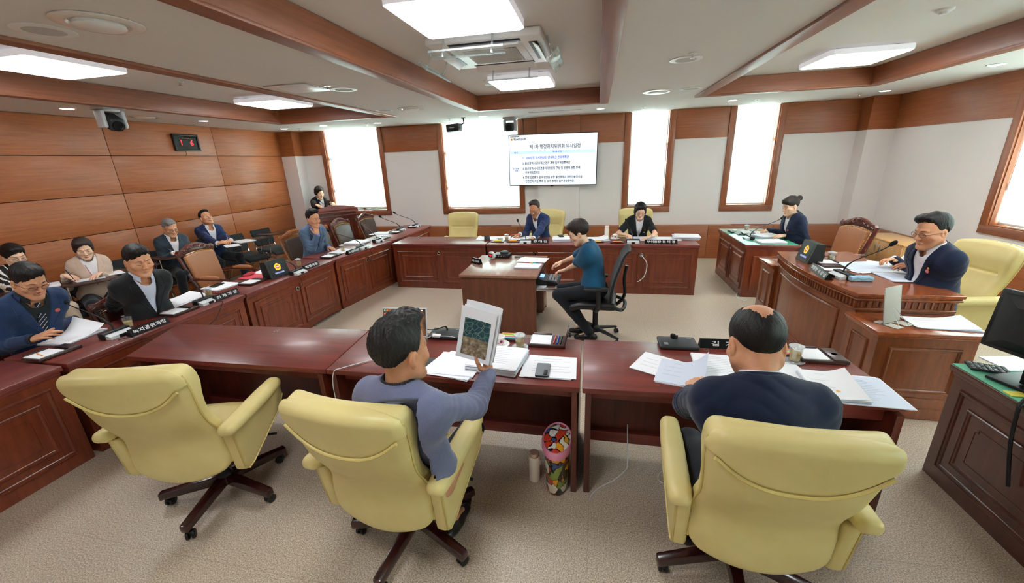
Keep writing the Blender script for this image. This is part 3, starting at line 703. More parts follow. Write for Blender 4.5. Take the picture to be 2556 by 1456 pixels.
wing('low brown side desk in front of the chairman desk, holding a book stand', 3.06, Y0+.033, -1)
wing('low brown side desk on the far side of the chairman desk', Y1-.033, 5.33, 1)
# oak cabinet
t_ = thing('low_cabinet', 'low light oak cabinet by the right wall behind the chairman desk', 'cabinet', (3.88, 5.98, 0))
s = MB(); s.b2((.012, .012, .05), (.41, .94, .70)); obj('carcass', s, OAK, t_); s = MB(); s.b2((-.004, -.004, .70), (.42, .955, .72), .003); obj('cabinet_top', s, OAK, t_)
s = MB(); s.b2((.03, .02, 0), (.4, .93, .05)); obj('plinth', s, DGREY, t_)
for k in range(2):
    y0 = .012+k*.464; s = MB(); s.b2((-.006, y0+.002, .055), (.012, y0+.462, .697), .002); d = obj('door', s, OAK, t_)
    yy = y0+(.42 if k == 0 else .045); s = MB(); s.box((-.008, yy, .60), (.006, .028, .1), .003); s.box((-.0115, yy, .60), (.004, .016, .08), .001); obj('handle', s, STEEL, d)
t_ = thing('waste_bin', 'grey pedal bin between the tan chair and the oak cabinet', 'bin', (3.62, 6.55, 0))
s = MB(); s.box((0, 0, .3), (.26, .3, .6), .02); obj('body', s, STEEL, t_); s = MB(); s.box((0, 0, .615), (.27, .31, .035), .012); obj('lid', s, GREYP, t_)
# lectern
t_ = thing('lectern', 'wide dark wooden lectern with an arched top', 'lectern', (-5.485, 7.049, 0), .96)
L = .89; s = MB(); s.b2((.04, .02, 0), (L-.04, .4, 1.08)); s.b2((.0, -.015, .0), (L, .42, .1), .008)
panel_face(s, .14, L-.14, .2, .92, .02)
obj('body', s, MAHOG, t_, 25)
s = MB(); s.b2((-.005, -.02, 1.06), (L+.005, .44, 1.085), .006); s.b2((.01, -.005, .985), (L-.01, .03, 1.005), .004); s.b2((0, -.012, 1.085), (L, .45, 1.1), .004); obj('cornice', s, MAHOGX, t_)
s = MB(); P = [(0, 1.1)]+[(L*i/24, 1.135+.075*math.sin(PI*i/24)) for i in range(25)]+[(L, 1.1)]
s.xf = Matrix(((1, 0, 0, 0), (0, 0, 1, 0), (0, 1, 0, 0), (0, 0, 0, 1))); s.prism(P, -.01, .035, .006, seg=2); obj('arched_crest', s, MAHOGX, t_)
s = MB(); s.box((L/2, .25, 1.125), (L-.06, .36, .02), .003, R3('X', -.12)); obj('reading_board', s, MAHOGX, t_)
# ================================================================ chairs
PIPING = leather('pale_yellow_piping', 'd2bf78', 'c5b068')
def bframe(lean, y0, z0): return TR((0, y0, z0)) @ R3('X', lean)
def casters(t_, R=.325, a0=-PI/2, legmat=DARKW, col=BLACKP, z=.115, wide=.058, plastic=False):
    for k in range(5):
        a = a0+k*2*PI/5; M = R3('Z', a); s = MB(); s.xf = M
        if plastic: s.tube([(.02, 0, z), (.15, 0, z-.02), (R, 0, .072)], [.03, .024, .016], 8, flat=.8)
        else:
            bm = bmesh.new(); bmesh.ops.create_cube(bm, size=1)
            for v in bm.verts:
                f = v.co.x+.5; v.co = Vector((.02+f*(R+.012), v.co.y*(wide-.012*f), (z-.012*f-.02*f)+v.co.z*(.062-.014*f)))
            bmesh.ops.bevel(bm, geom=bm.edges[:], offset=.009, segments=2, profile=.5, affect='EDGES'); s.bm(bm)
        lg = obj('base_leg', s, legmat, t_)
        s = MB(); s.xf = M @ TR((R-.004, 0, 0)) @ R3('Z', .5+k)
        for dy in (-.014, .014): s.lathe([(.0001, -.009), (.02, -.009), (.0255, -.006), (.0255, .006), (.02, .009), (.0001, .009)], 16, (.012, dy, .0262), M=R3('X', PI/2))
        s.tube([(0, 0, .03), (0, 0, .075)], .008, 8); s.box((.006, 0, .046), (.04, .02, .014), .005); obj('caster', s, col, lg)
    s = MB(); s.lathe([(.05, .085), (.055, .1), (.05, .14), (.03, .16), (.03, .33), (.06, .345), (.0001, .35)], 20); obj('column', s, BLACKP, t_)
def hwid(w): return interp(w, [(-.05, .235), (.03, .262), (.12, .272), (.22, .258), (.32, .252), (.45, .264), (.56, .276), (.64, .276), (.72, .262)])
BL = .72
BF = bframe(.235, -.235, .40)
def back_sdf(P, grow=0, tf=.05, tb=.045):
    q = frame(P, BF); u, n, w = q[:, 0], q[:, 1], q[:, 2]
    n = n-.55*u*u-.05*np.exp(-((w-.2)/.14)**2)+.02   # hugs the sitter, lumbar bulge
    f = tf+.03*np.exp(-((w-.60)/.1)**2)
    top = BL-.03*(np.abs(u)/.27)**2.5
    a = np.abs(u)-hwid(w)-grow; bb = np.abs(n-(f-tb)/2)-(f+tb)/2-grow; c = np.maximum(w-top-grow, -w-.075+.07*np.clip(np.abs(u)/.26, 0, 1.2)**2)
    r = .036; qq = np.stack([a+r, bb+r, c+r], -1)
    return (ln(np.maximum(qq, 0))+np.minimum(qq.max(-1), 0)-r)*.9
def seam(u): return .60-.10*(1-np.clip(np.abs(u)/.25, 0, 1)**2.6)
def exec_chair(label, loc, rz, group, a0=-PI/2):
    t_ = thing('executive_chair', label, 'chair', loc, rz, group)
    lo, hi = (-.37, -.56, .24), (.37, .08, 1.2)
    def shell(P):
        d = back_sdf(P); q = frame(P, BF); g = np.abs(q[:, 2]-.30)   # sewn crease across the front below the head pillow
        fr = q[:, 1] > .02; return d+np.where(fr & (np.abs(q[:, 0]) < .2), .010*np.exp(-((q[:, 2]-.46)/.012)**2), 0)
    obj('backrest', sdf_mesh(shell, lo, hi, .0105), LEATHER, t_, 180)
    def pillow(P):
        q = frame(P, BF); return smax(back_sdf(P, .009, .05, .05), (seam(q[:, 0])-q[:, 2])*.9, .02)+np.where(q[:, 1] > .0, .012, 0)
    obj('head_pillow', sdf_mesh(pillow, (-.36, -.6, .75), (.36, -.15, 1.25), .0085), LEATHER, t_, 180)
    # piping along the pillow seam and down the side edges
    def rear(u, w):
        n = .55*u*u+.05*math.exp(-((w-.2)/.14)**2)-.02-.045; return BF @ Vector((u, n-.016, w))
    us = np.linspace(-.255, .255, 37); pts = [rear(u, float(seam(np.array([u]))[0])) for u in us]
    s = MB(); s.tube(pts, .0072, 8); obj('seam_piping', s, PIPING, t_)
    for sg in (-1, 1):
        pts = []
        for w in np.linspace(.66, .02, 26):
            h = float(hwid(np.array([w]))[0]); u = h+.001; n = .55*u*u+.05*math.exp(-((w-.2)/.14)**2)-.02-.02
            pts.append(BF @ Vector((sg*u, n, w)))
        s = MB(); s.tube(pts, .0052, 8); obj('edge_piping', s, PIPING, t_)
    def seat(P):
        c = 0.015*(1-(P[:, 0]/.26)**2)-.02*np.clip((P[:, 1]-.18)/.1, 0, 1)**2
        Q = P.copy(); Q[:, 2] = Q[:, 2]-c; return sd_box(Q, (0, .03, .435), (.255, .255, .06), .05)
    obj('seat', sdf_mesh(seat, (-.33, -.3, .33), (.33, .36, .56), .011), LEATHER, t_, 180)
    for sg in (-1, 1):
        poly = [(-.27, .625), (-.235, .36), (-.20, .335), (-.15, .34), (.19, .475), (.255, .55), (.25, .63)]
        def pan(P, sg=sg):
            d2 = sd_poly(P[:, 1], P[:, 2], poly)+.02; d3 = np.abs(P[:, 0]-sg*(.292+.02*(P[:, 2]-.5)))-.03+.018
            return np.minimum(np.maximum(d2, d3), 0)+ln(np.maximum(np.stack([d2, d3], -1), 0))-.018
        arm = obj('arm_panel', sdf_mesh(pan, (sg*.30-.08, -.33, .28), (sg*.30+.08, .32, .70), .0085), LEATHER, t_, 180)
        def pad(P, sg=sg):
            q = frame(P, TR((sg*.305, -.02, .652)) @ R3('X', -.03) @ R3('Z', sg*.05))
            hw = interp(q[:, 1], [(-.31, .04), (-.2, .05), (.1, .052), (.27, .044)])
            a = np.abs(q[:, 0])-hw; r = .03; z = q[:, 2]+.25*(q[:, 0]/.05)**2*.03
            qq = np.stack([a+r, np.abs(q[:, 1]+.01)-.285+r, np.abs(z)-.032+r], -1)
            return ln(np.maximum(qq, 0))+np.minimum(qq.max(-1), 0)-r
        obj('arm_pad', sdf_mesh(pad, (sg*.305-.09, -.36, .58), (sg*.305+.09, .33, .72), .0075), LEATHER, t_, 180)
        s = MB(); x = sg*.325; P = [(-.258, .61), (-.228, .37), (-.20, .345), (-.15, .35), (.18, .482), (.24, .552)]
        s.tube([(x-sg*.004+sg*.02*(z-.5), y, z) for y, z in P], .005, 6); obj('panel_piping', s, PIPING, arm)
    s = MB(); s.box((0, .02, .362), (.4, .36, .03), .01); s.box((0, -.0, .335), (.18, .26, .04), .01); s.tube([(.1, .1, .33), (.3, .12, .33)], .008, 8); obj('seat_plate', s, BLACKP, t_)
    casters(t_, .327, a0); return t_
EC = 'pale yellow leather executive chairs'
c0 = exec_chair('empty pale yellow leather executive chair at the left near table', (-2.25, 1.625, 0), .24, EC, -PI/2-.04)
dup(c0, (-.92, 1.545, 0), -.08, 'pale yellow leather executive chair of the man in the grey jacket', EC)
dup(c0, (.68, 1.625, 0), -.03, 'pale yellow leather executive chair of the balding man, largest in front', EC)
dup(c0, (-2.35, 6.56, 0), PI+.0, 'empty pale yellow leather executive chair at the back row, left of the screen', EC)
CB1 = dup(c0, (-.72, 6.80, 0), PI-.12, 'pale yellow leather executive chair behind the man under the screen', EC)
CB2 = dup(c0, (.60, 6.83, 0), PI+.05, 'pale yellow leather executive chair of the woman in black', EC)
def carved_chair(label, loc, rz, lm, group, tall=1.0, arms=True, wm=None):
    wm = wm or MAHOG; t_ = thing('carved_armchair', label, 'chair', loc, rz, group); lean = .2; M = TR((0, -.25, .44)) @ R3('X', lean); h = .56*tall
    s = MB(); s.box((0, 0, .45), (.52, .5, .075), .03, seg=3); obj('seat', s, lm, t_)
    s = MB(); s.box((0, 0, .405), (.5, .48, .05), .006); obj('seat_frame', s, wm, t_)
    def pad(P):
        q = frame(P, M); w = q[:, 2]; hw = .195+.03*np.clip(w/h, 0, 1); n = q[:, 1]-.25*q[:, 0]**2-.012*np.cos(np.clip((w-h*.5)/h, -.5, .5)*PI)
        top = h-.06+.03*(1-(q[:, 0]/.22)**2)
        r = .018; qq = np.stack([np.abs(q[:, 0])-hw+r, np.abs(n)-.03+r, np.maximum(w-top, .04-w)+r], -1)
        return ln(np.maximum(qq, 0))+np.minimum(qq.max(-1), 0)-r
    obj('back_pad', sdf_mesh(pad, (-.3, -.5, .4), (.3, -.05, 1.1), .01), lm, t_, 180)
    for sg in (-1, 1):
        s = MB(); s.xf = M; s.tube(catmull([(sg*.215, 0, -.04), (sg*.215, .01, .1), (sg*.24, -.01, h*.6), (sg*.262, -.02, h+.0)], 5), [.024]*15+[.026], 8, flat=.8); obj('back_post', s, wm, t_)
    # carved crest rail: arched board with relief scrolls and petals
    s = MB(); s.xf = M
    P = [(-.27, h-.05), (-.272, h+.0), (-.255, h+.03), (-.22, h+.022), (-.18, h+.035), (-.12, h+.06), (-.06, h+.085), (0, h+.092), (.06, h+.085), (.12, h+.06), (.18, h+.035), (.22, h+.022), (.255, h+.03), (.272, h), (.27, h-.05), (.2, h-.04), (.1, h-.025), (0, h-.02), (-.1, h-.025), (-.2, h-.04)]
    X = M @ Matrix(((1, 0, 0, 0), (0, 0, 1, 0), (0, 1, 0, 0), (0, 0, 0, 1))); s.xf = X; s.prism(P, -.03, .02, .007, seg=2)
    s.xf = M
    for sg in (-1, 1):
        for q in range(3):
            cx, cz, r0 = sg*(.04+.07*q), h+.042-.02*q, .026-.004*q
            s.tube([(cx+sg*r0*(1-k/16)*math.cos(k*.75), .022, cz+r0*(1-k/16)*math.sin(k*.75)) for k in range(14)], [.008-.0003*k for k in range(14)], 6)
            s.tube([(cx+sg*.02, .02, cz-.03), (cx+sg*.05, .024, cz-.012), (cx+sg*.075, .02, cz-.025)], [.004, .009, .004], 6)
    for k in range(7):
        a = PI*k/6; s.tube([(0, .022, h+.03), (.03*math.cos(a), .026, h+.03+.035*math.sin(a))], [.004, .008], 6)
    obj('carved_crest', s, wm, t_)
    s = MB(); s.xf = M
    for u in np.linspace(-.2, .2, 21): s.lathe([(.0065, 0), (.004, .004), (.0001, .005)], 8, (u, .03, h-.055+.028*(1-(u/.22)**2)), M=R3('X', -PI/2))
    for sg in (-1, 1):
        for w_ in np.linspace(.06, h-.07, 18): s.lathe([(.0065, 0), (.004, .004), (.0001, .005)], 8, (sg*(.192+.03*w_/h), .034, w_), M=R3('X', -PI/2))
    obj('nail_heads', s, BRASS, t_)
    if arms:
        for sg in (-1, 1):
            s = MB(); s.tube(catmull([(sg*.255, -.30, .66), (sg*.275, -.15, .675), (sg*.28, .05, .67), (sg*.27, .2, .655), (sg*.262, .245, .63)], 5), [.017]*20+[.022], 8, flat=1.1); s.tube(catmull([(sg*.272, .15, .66), (sg*.262, .17, .55), (sg*.25, .14, .42)], 5), .018, 8); a = obj('armrest', s, wm, t_)
            s = MB(); s.tube([(sg*.276, -.13, .688), (sg*.282, -.05, .696), (sg*.28, .08, .69), (sg*.275, .14, .682)], [.018, .027, .027, .018], 10, flat=1); obj('arm_pad', s, lm, a)
    for sg in (-1, 1):
        s = MB(); s.tube(catmull([(sg*.225, .2, .4), (sg*.232, .215, .28), (sg*.222, .2, .1), (sg*.23, .215, 0)], 4), [.026]*5+[.022]*4+[.018]*4, 8); obj('leg', s, wm, t_)
        s = MB(); s.tube(catmull([(sg*.215, -.22, .42), (sg*.215, -.24, .2), (sg*.22, -.29, 0)], 4), .021, 8); obj('leg', s, wm, t_)
    return t_
TANL = leather('tan_leather', 'a9714d', '9c6746', .32); CG = 'carved wooden armchairs'
ch = carved_chair('empty carved armchair with tan leather back, between the men by the left wall', (-4.74, 4.22, 0), -PI/2+.1, TANL, CG, 1.03)
dup(ch, (2.93, 5.86, 0), PI/2+.2, 'carved armchair with tan leather back behind the woman with a bun', CG)
ch2 = carved_chair('carved armchair with dark red leather behind the man in the black suit', (-4.42, 2.88, 0), -PI/2-.02, OXBL, CG, .74)
CM1 = dup(ch2, (-4.62, 2.0, 0), -PI/2, 'carved armchair of the man in the striped tie, hidden behind him', CG)
HONEY = wood('honey_chair_wood', '7a4824', '94592f', 'a86b3d', (9, 9, 1), .3, .3)
ch3 = carved_chair('honey wood carved chair with brown leather behind the man resting his chin', (-4.42, 5.35, 0), -PI/2-.05, DBROWNL, CG, .95, False, HONEY)
dup(ch3, (-4.40, 6.05, 0), -PI/2-.1, 'honey wood carved chair with brown leather, right of the man resting his chin', CG)
ch4 = carved_chair('dark carved chair with brown leather before the lectern, half behind a microphone', (-4.30, 6.62, 0), -PI/2-.05, DBROWNL, CG, .97, False)
dup(ch4, (-4.2, 7.33, 0), -PI/2-.05, 'dark carved chair with brown leather, last of the left row, at the lectern corner', CG)
# tablet-arm chairs along the left wall
def tablet_chair(label, loc, rz, group):
    t_ = thing('tablet_arm_chair', label, 'chair', loc, rz, group)
    def bk(P):
        q = frame(P, TR((0, -.22, .52)) @ R3('X', .28)); n = q[:, 1]-.35*q[:, 0]**2; hw = .225-.03*np.clip((.06-q[:, 2])/.06, 0, 1)
        r = .015; qq = np.stack([np.abs(q[:, 0])-hw+r+.01, np.abs(n)-.016+r, np.abs(q[:, 2]-.165)-.165+r], -1); return ln(np.maximum(qq, 0))+np.minimum(qq.max(-1), 0)-r
    obj('backrest', sdf_mesh(bk, (-.28, -.42, .45), (.28, -.05, .92), .009), BLACKF, t_, 180)
    def st(P):
        z = P[:, 2]-.03*(P[:, 1]/.23)**2*np.sign(-P[:, 1])+.02*np.clip((P[:, 1]-.1)/.14, 0, 1)**2; Q = np.stack([P[:, 0], P[:, 1], z], -1); return sd_box(Q, (0, .03, .455), (.235, .24, .025), .024)
    obj('seat', sdf_mesh(st, (-.29, -.28, .37), (.29, .33, .53), .0095), BLACKF, t_, 180)
    for sg in (-1, 1):
        s = MB(); s.tube(catmull([(sg*.225, .25, .0), (sg*.23, .2, .22), (sg*.225, .12, .40), (sg*.222, -.05, .425), (sg*.222, -.2, .44), (sg*.21, -.27, .62)], 5), .012, 8); s.tube(catmull([(sg*.235, -.28, 0), (sg*.232, -.22, .2), (sg*.226, -.1, .42)], 5), .012, 8); obj('leg_frame', s, CHROME, t_)
    s = MB(); s.tube(catmull([(.245, -.1, .42), (.27, -.02, .52), (.275, .05, .70), (.26, .1, .77)], 5), .012, 8); s.tube([(.26, .2, .77), (.25, .17, .44)], .007, 6); obj('tablet_post', s, CHROME, t_)
    s = MB(); P = [(.31, -.05), (.30, .30), (.25, .40), (-.12, .42), (-.18, .38), (-.17, .2), (.12, .16), (.2, -.05)]; s.prism(P, .776, .79, .004); obj('writing_tablet', s, TABW, t_)
    return t_
TABW = wood('tablet_dark_wood', '2b1713', '38201a', '442a22', (3, 3, 3), .35, .1); TG = 'black tablet-arm chairs along the wall'
tc = tablet_chair('empty black tablet-arm chair farthest along the left wall', (-6.25, 6.72, 0), -PI/2-.12, TG)
CHR = {}
for x, y, a, l in ((-6.27, 6.1, -.08, 'empty black tablet-arm chair with papers on it, right of the man looking up'), (-6.3, 5.42, -.05, 'black tablet-arm chair of the man looking up'), (-6.28, 4.75, 0, 'black tablet-arm chair of the grey-haired man'),
                   (-6.22, 4.08, 0, 'empty black tablet-arm chair half hidden behind the man in the black suit'), (-6.1, 3.42, .02, 'black tablet-arm chair of the woman in the beige jacket'), (-6.15, 2.75, 0, 'black tablet-arm chair of the woman in stripes')):
    CHR[l.split()[-1]] = dup(tc, (x, y, 0), -PI/2+a, l, TG)
# black mesh task chair of the stenographer
TASK = t_ = thing('task_chair', 'black task chair on casters of the stenographer', 'chair', (.02, 4.40, 0), PI/2)
def bk(P):
    q = frame(P, TR((0, -.2, .5)) @ R3('X', .16)); w = q[:, 2]; n = q[:, 1]-.5*q[:, 0]**2-.035*np.cos(np.clip((w-.12)/.3, -1, 1)*PI/2)+.05*np.clip((w-.42)/.14, 0, 1)**2
    hw = interp(w, [(-.05, .2), (.1, .225), (.35, .22), (.56, .19)]); r = .012; qq = np.stack([np.abs(q[:, 0])-hw+r, np.abs(n)-.014+r, np.abs(w-.25)-.31+r], -1); return ln(np.maximum(qq, 0))+np.minimum(qq.max(-1), 0)-r
obj('backrest', sdf_mesh(bk, (-.28, -.5, .4), (.28, .05, 1.12), .009), fabric('black_mesh_back', '2d2e31', '1d1e20', sc=400), t_, 180)
s = MB(); s.tube(catmull([(0, -.05, .38), (0, -.2, .4), (0, -.3, .52), (0, -.29, .7), (0, -.31, .85)], 5), .03, 10, flat=.6); s.tube(catmull([(-.2, -.16, .45), (-.19, -.27, .42), (0, -.31, .44), (.19, -.27, .42), (.2, -.16, .45)], 6), .02, 8); obj('back_bracket', s, BLACKP, t_)
def st(P):
    Q = P.copy(); Q[:, 2] += .025*np.clip((P[:, 1]-.12)/.12, 0, 1)**2; return sd_box(Q, (0, .03, .455), (.25, .25, .04), .038)
obj('seat', sdf_mesh(st, (-.3, -.3, .36), (.3, .33, .54), .01), BLACKL, t_, 180)
for sg in (-1, 1):
    s = MB(); s.box((sg*.27, .0, .66), (.08, .25, .03), .014, seg=3); a = obj('arm_pad', s, BLACKP, t_)
    s = MB(); s.tube(catmull([(sg*.27, -.02, .65), (sg*.275, -.03, .52), (sg*.26, -.02, .43), (sg*.15, .0, .40)], 5), .022, 8, flat=1.4); obj('arm_post', s, BLACKP, a)
s = MB(); s.box((0, 0, .395), (.22, .3, .04), .012); obj('seat_plate', s, BLACKP, t_)
casters(t_, .30, .35, BLACKP, BLACKP, .12, plastic=True)
# the chairman's taller yellow chair
CHAIRMAN_CHAIR = dup(c0, (3.10, 4.27, .0), PI/2+.12, 'tall pale yellow leather executive chair of the chairman at the right', EC)
# ================================================================ people
def skinmat(name, c, c2):
    m, t, b = nt(name); nz = N(t, 'TexNoise', Scale=14.0, Detail=4.0); t.links.new(coords(t), nz.inputs['Vector'])
    t.links.new(ramp(t, nz.outputs[0], [(.35, c2), (.65, c)]), b.inputs['Base Color']); b.inputs['Roughness'].default_value = .48; b.inputs['Specular IOR Level'].default_value = .4
    b.inputs['Subsurface Weight'].default_value = .12; b.inputs['Subsurface Radius'].default_value = (.01, .004, .002); b.inputs['Subsurface Scale'].default_value = 1
    MATS[name] = m; return m
SKIN_M = skinmat('skin_tan', 'd9a27e', 'c98f6d'); SKIN_L = skinmat('skin_light', 'ebc3a8', 'dfb296'); SKIN_D = skinmat('skin_brown', 'c48e6c', 'b47c5c')
LIP = plain('lip_rose', 'b96a60', .4); LIPM = plain('lip_brown', 'b87e66', .45); EYEW = plain('eye_white', 'e8e4df', .2); IRIS = plain('iris_dark', '1d120d', .15)
def hairmat(name, c, c2):
    m, t, b = nt(name); v = coords(t, (90, 90, 16)); nz = N(t, 'TexNoise', Scale=3.0, Detail=5.0, Distortion=.4); t.links.new(v, nz.inputs['Vector'])
    t.links.new(ramp(t, nz.outputs[0], [(.35, c2), (.7, c)]), b.inputs['Base Color']); b.inputs['Roughness'].default_value = .5; b.inputs['Specular IOR Level'].default_value = .35
    bump(t, b, nz.outputs[0], .5, .004); MATS[name] = m; return m
HAIR_B = hairmat('hair_black', '1a1615', '0c0a0a'); HAIR_BR = hairmat('hair_dark_brown', '33231c', '1c1210'); HAIR_G = hairmat('hair_grey', 'b4b5b6', '4c4d50')
STEELG = plain('glasses_metal', '4a4a4e', .25, metal=.8)
WSHIRT = fabric('white_shirt', 'eef0f5', 'e2e5ec', .8, 900, .05, .15)
DARKTR = fabric('dark_trousers', '1c2027', '14171d'); SHOE = plain('black_shoe', '121213', .35)
def dirv(a): return np.array([0, math.sin(a), math.cos(a)])
def rotm(ax, a): return np.array(Matrix.Rotation(a, 3, ax))
def sd_head(P, fem=0, fat=0, eo=.0):
    """face towards +y, z up, origin between the ears."""
    X = np.abs(P[:, 0]); Q = np.stack([X, P[:, 1], P[:, 2]], -1)
    d = sd_ell(P, (0, -.012, .045), (.075, .095, .086))
    d = smin(d, sd_ell(P, (0, .02, -.02), (.066-.003*fem+.006*fat, .068, .092-.003*fem)), .03)
    d = smin(d, sd_cap(Q, (.052+.006*fat-.006*fem, .004, -.05), (.018, .066, -.1+.004*fem), .024, .02), .03)       # jaw
    d = smin(d, sd_ell(Q, (0, .079, -.1+.004*fem), (.02, .016, .016)), .02)     # chin
    d = smin(d, sd_ell(Q, (.044, .058, -.022), (.024+.006*fat, .022, .022)), .022)      # cheekbone
    d = smin(d, sd_cap(Q, (.012, .084, .024), (.042, .068, .022), .012, .009), .012)      # brow
    d = smax(d, -sd_ell(Q, (.032, .098, .002), (.019, .016, .010)), .010)         # eye hollow
    lid = sd_ell(Q, (.032, .0715, .001), (.0165, .0135, .0115)); d = smin(d, lid, .003)
    if eo > 0: d = smax(d, -sd_ell(Q, (.032, .087, -.001), (.0125, .008, .0036*eo)), .0015)
    else: d = np.maximum(d, -sd_ell(Q, (.032, .0865, -.0055), (.0125, .006, .0012)))
    d = smin(d, sd_cap(P, (0, .082, .014), (0, .106, -.03), .0075, .0105), .012)   # nose
    d = smin(d, sd_ell(Q, (.0115, .098, -.034), (.008, .010, .008)), .006)
    d = smax(d, -sd_ell(Q, (.006, .105, -.0425), (.0035, .006, .003)), .003)
    d = smin(d, sd_cap(Q, (0, .0925, -.0605), (.019, .0825, -.064), .0055, .0035), .006)      # lips
    d = smin(d, sd_cap(Q, (0, .091, -.0705), (.016, .083, -.068), .0062, .004), .005)
    d = np.maximum(d, -sd_cap(Q, (0, .0985, -.0655), (.021, .0865, -.0655), .0016, .0012))
    d = smax(d, -sd_cap(Q, (0, .099, -.083), (.012, .092, -.082), .006, .004), .008)
    # ears
    e = sd_ell(Q, (.0765, -.006, -.006), (.010, .019, .032)); e = smax(e, -sd_ell(Q, (.088, .0, -.004), (.008, .011, .021)), .004)
    return smin(d, e, .006)
HAIR = {   # cut: (y, lowest z) front to back; r: shell radii; bulges (cx,cy,cz,rx,ry,rz); amp strand relief
 'short': dict(sweep=.006, cut=[(-.12, -.065), (-.06, -.055), (-.03, .0), (-.012, .01), (.0, -.012), (.022, -.02), (.034, .045), (.06, .072), (.1, .078)], r=(.080, .101, .094), c=(0, -.012, .047), b=[(0, .045, .108, .058, .046, .028)], amp=.0022),
 'side': dict(sweep=-.014, cut=[(-.12, -.06), (-.06, -.05), (-.03, .0), (-.012, .012), (.0, -.01), (.022, -.015), (.036, .05), (.06, .07), (.1, .07)], r=(.080, .101, .093), c=(0, -.012, .047), b=[(.015, .045, .106, .056, .046, .028), (.02, .068, .092, .034, .022, .018)], amp=.0022),
 'fringe': dict(sweep=-.016, cut=[(-.12, -.065), (-.06, -.055), (-.03, -.005), (-.012, .008), (.0, -.014), (.026, -.02), (.04, .035), (.06, .056), (.1, .054)], r=(.081, .102, .096), c=(0, -.011, .047), b=[(0, .052, .096, .057, .038, .034)], amp=.0028),
 'spiky': dict(cut=[(-.12, -.06), (-.06, -.05), (-.03, .0), (-.012, .012), (.0, -.012), (.02, -.018), (.034, .05), (.06, .08), (.1, .085)], r=(.080, .100, .096), c=(0, -.012, .049), b=[(0, .03, .122, .058, .062, .028)], amp=.0045),
 'bob': dict(sweep=-.010, cut=[(-.12, -.09), (-.05, -.085), (.0, -.075), (.035, -.05), (.05, .01), (.066, .045), (.1, .05)], r=(.092, .112, .103), c=(0, -.014, .045), b=[(.062, -.02, -.02, .034, .07, .06), (-.062, -.02, -.02, .034, .07, .06), (0, -.07, -.02, .07, .055, .06), (0, .055, .09, .064, .045, .035)], amp=.002),
 'bobside': dict(sweep=-.014, cut=[(-.12, -.06), (-.05, -.055), (.0, -.05), (.035, -.03), (.052, .03), (.068, .062), (.1, .066)], r=(.09, .11, .102), c=(0, -.014, .046), b=[(.058, -.015, -.01, .032, .065, .05), (-.058, -.015, -.01, .032, .065, .05), (0, -.07, -.0, .065, .05, .05), (.03, .05, .1, .05, .045, .03)], amp=.002),
 'crop': dict(sweep=-.013, cut=[(-.12, -.055), (-.06, -.05), (-.02, -.03), (.0, -.03), (.03, -.03), (.046, .02), (.064, .05), (.1, .05)], r=(.089, .11, .102), c=(0, -.015, .048), b=[(0, -.055, .05, .07, .06, .065), (0, .055, .1, .062, .045, .03)], amp=.003),
 'bun': dict(cut=[(-.12, -.045), (-.06, -.04), (-.03, -.005), (-.012, .016), (.0, .01), (.022, .0), (.04, .0), (.056, .03), (.07, .04), (.1, .036)], r=(.081, .102, .096), c=(0, -.012, .046), b=[(0, .058, .085, .06, .04, .035), (0, -.128, .07, .036, .034, .036)], amp=.0018),
 'bald': dict(cut=[(-.12, -.06), (-.06, -.05), (-.03, .0), (-.012, .012), (.0, -.012), (.022, -.018), (.036, .03), (.06, .06), (.1, .07)], r=(.0795, .0995, .0905), c=(0, -.012, .045), b=[], amp=.0012, bald=True),
 'part': dict(sweep=-.012, cut=[(-.12, -.06), (-.06, -.05), (-.03, .0), (-.012, .012), (.0, -.01), (.022, -.02), (.036, .055), (.055, .082), (.1, .095)], r=(.080, .100, .093), c=(0, -.012, .046), b=[(.02, .02, .114, .05, .055, .024)], amp=.0018),
}
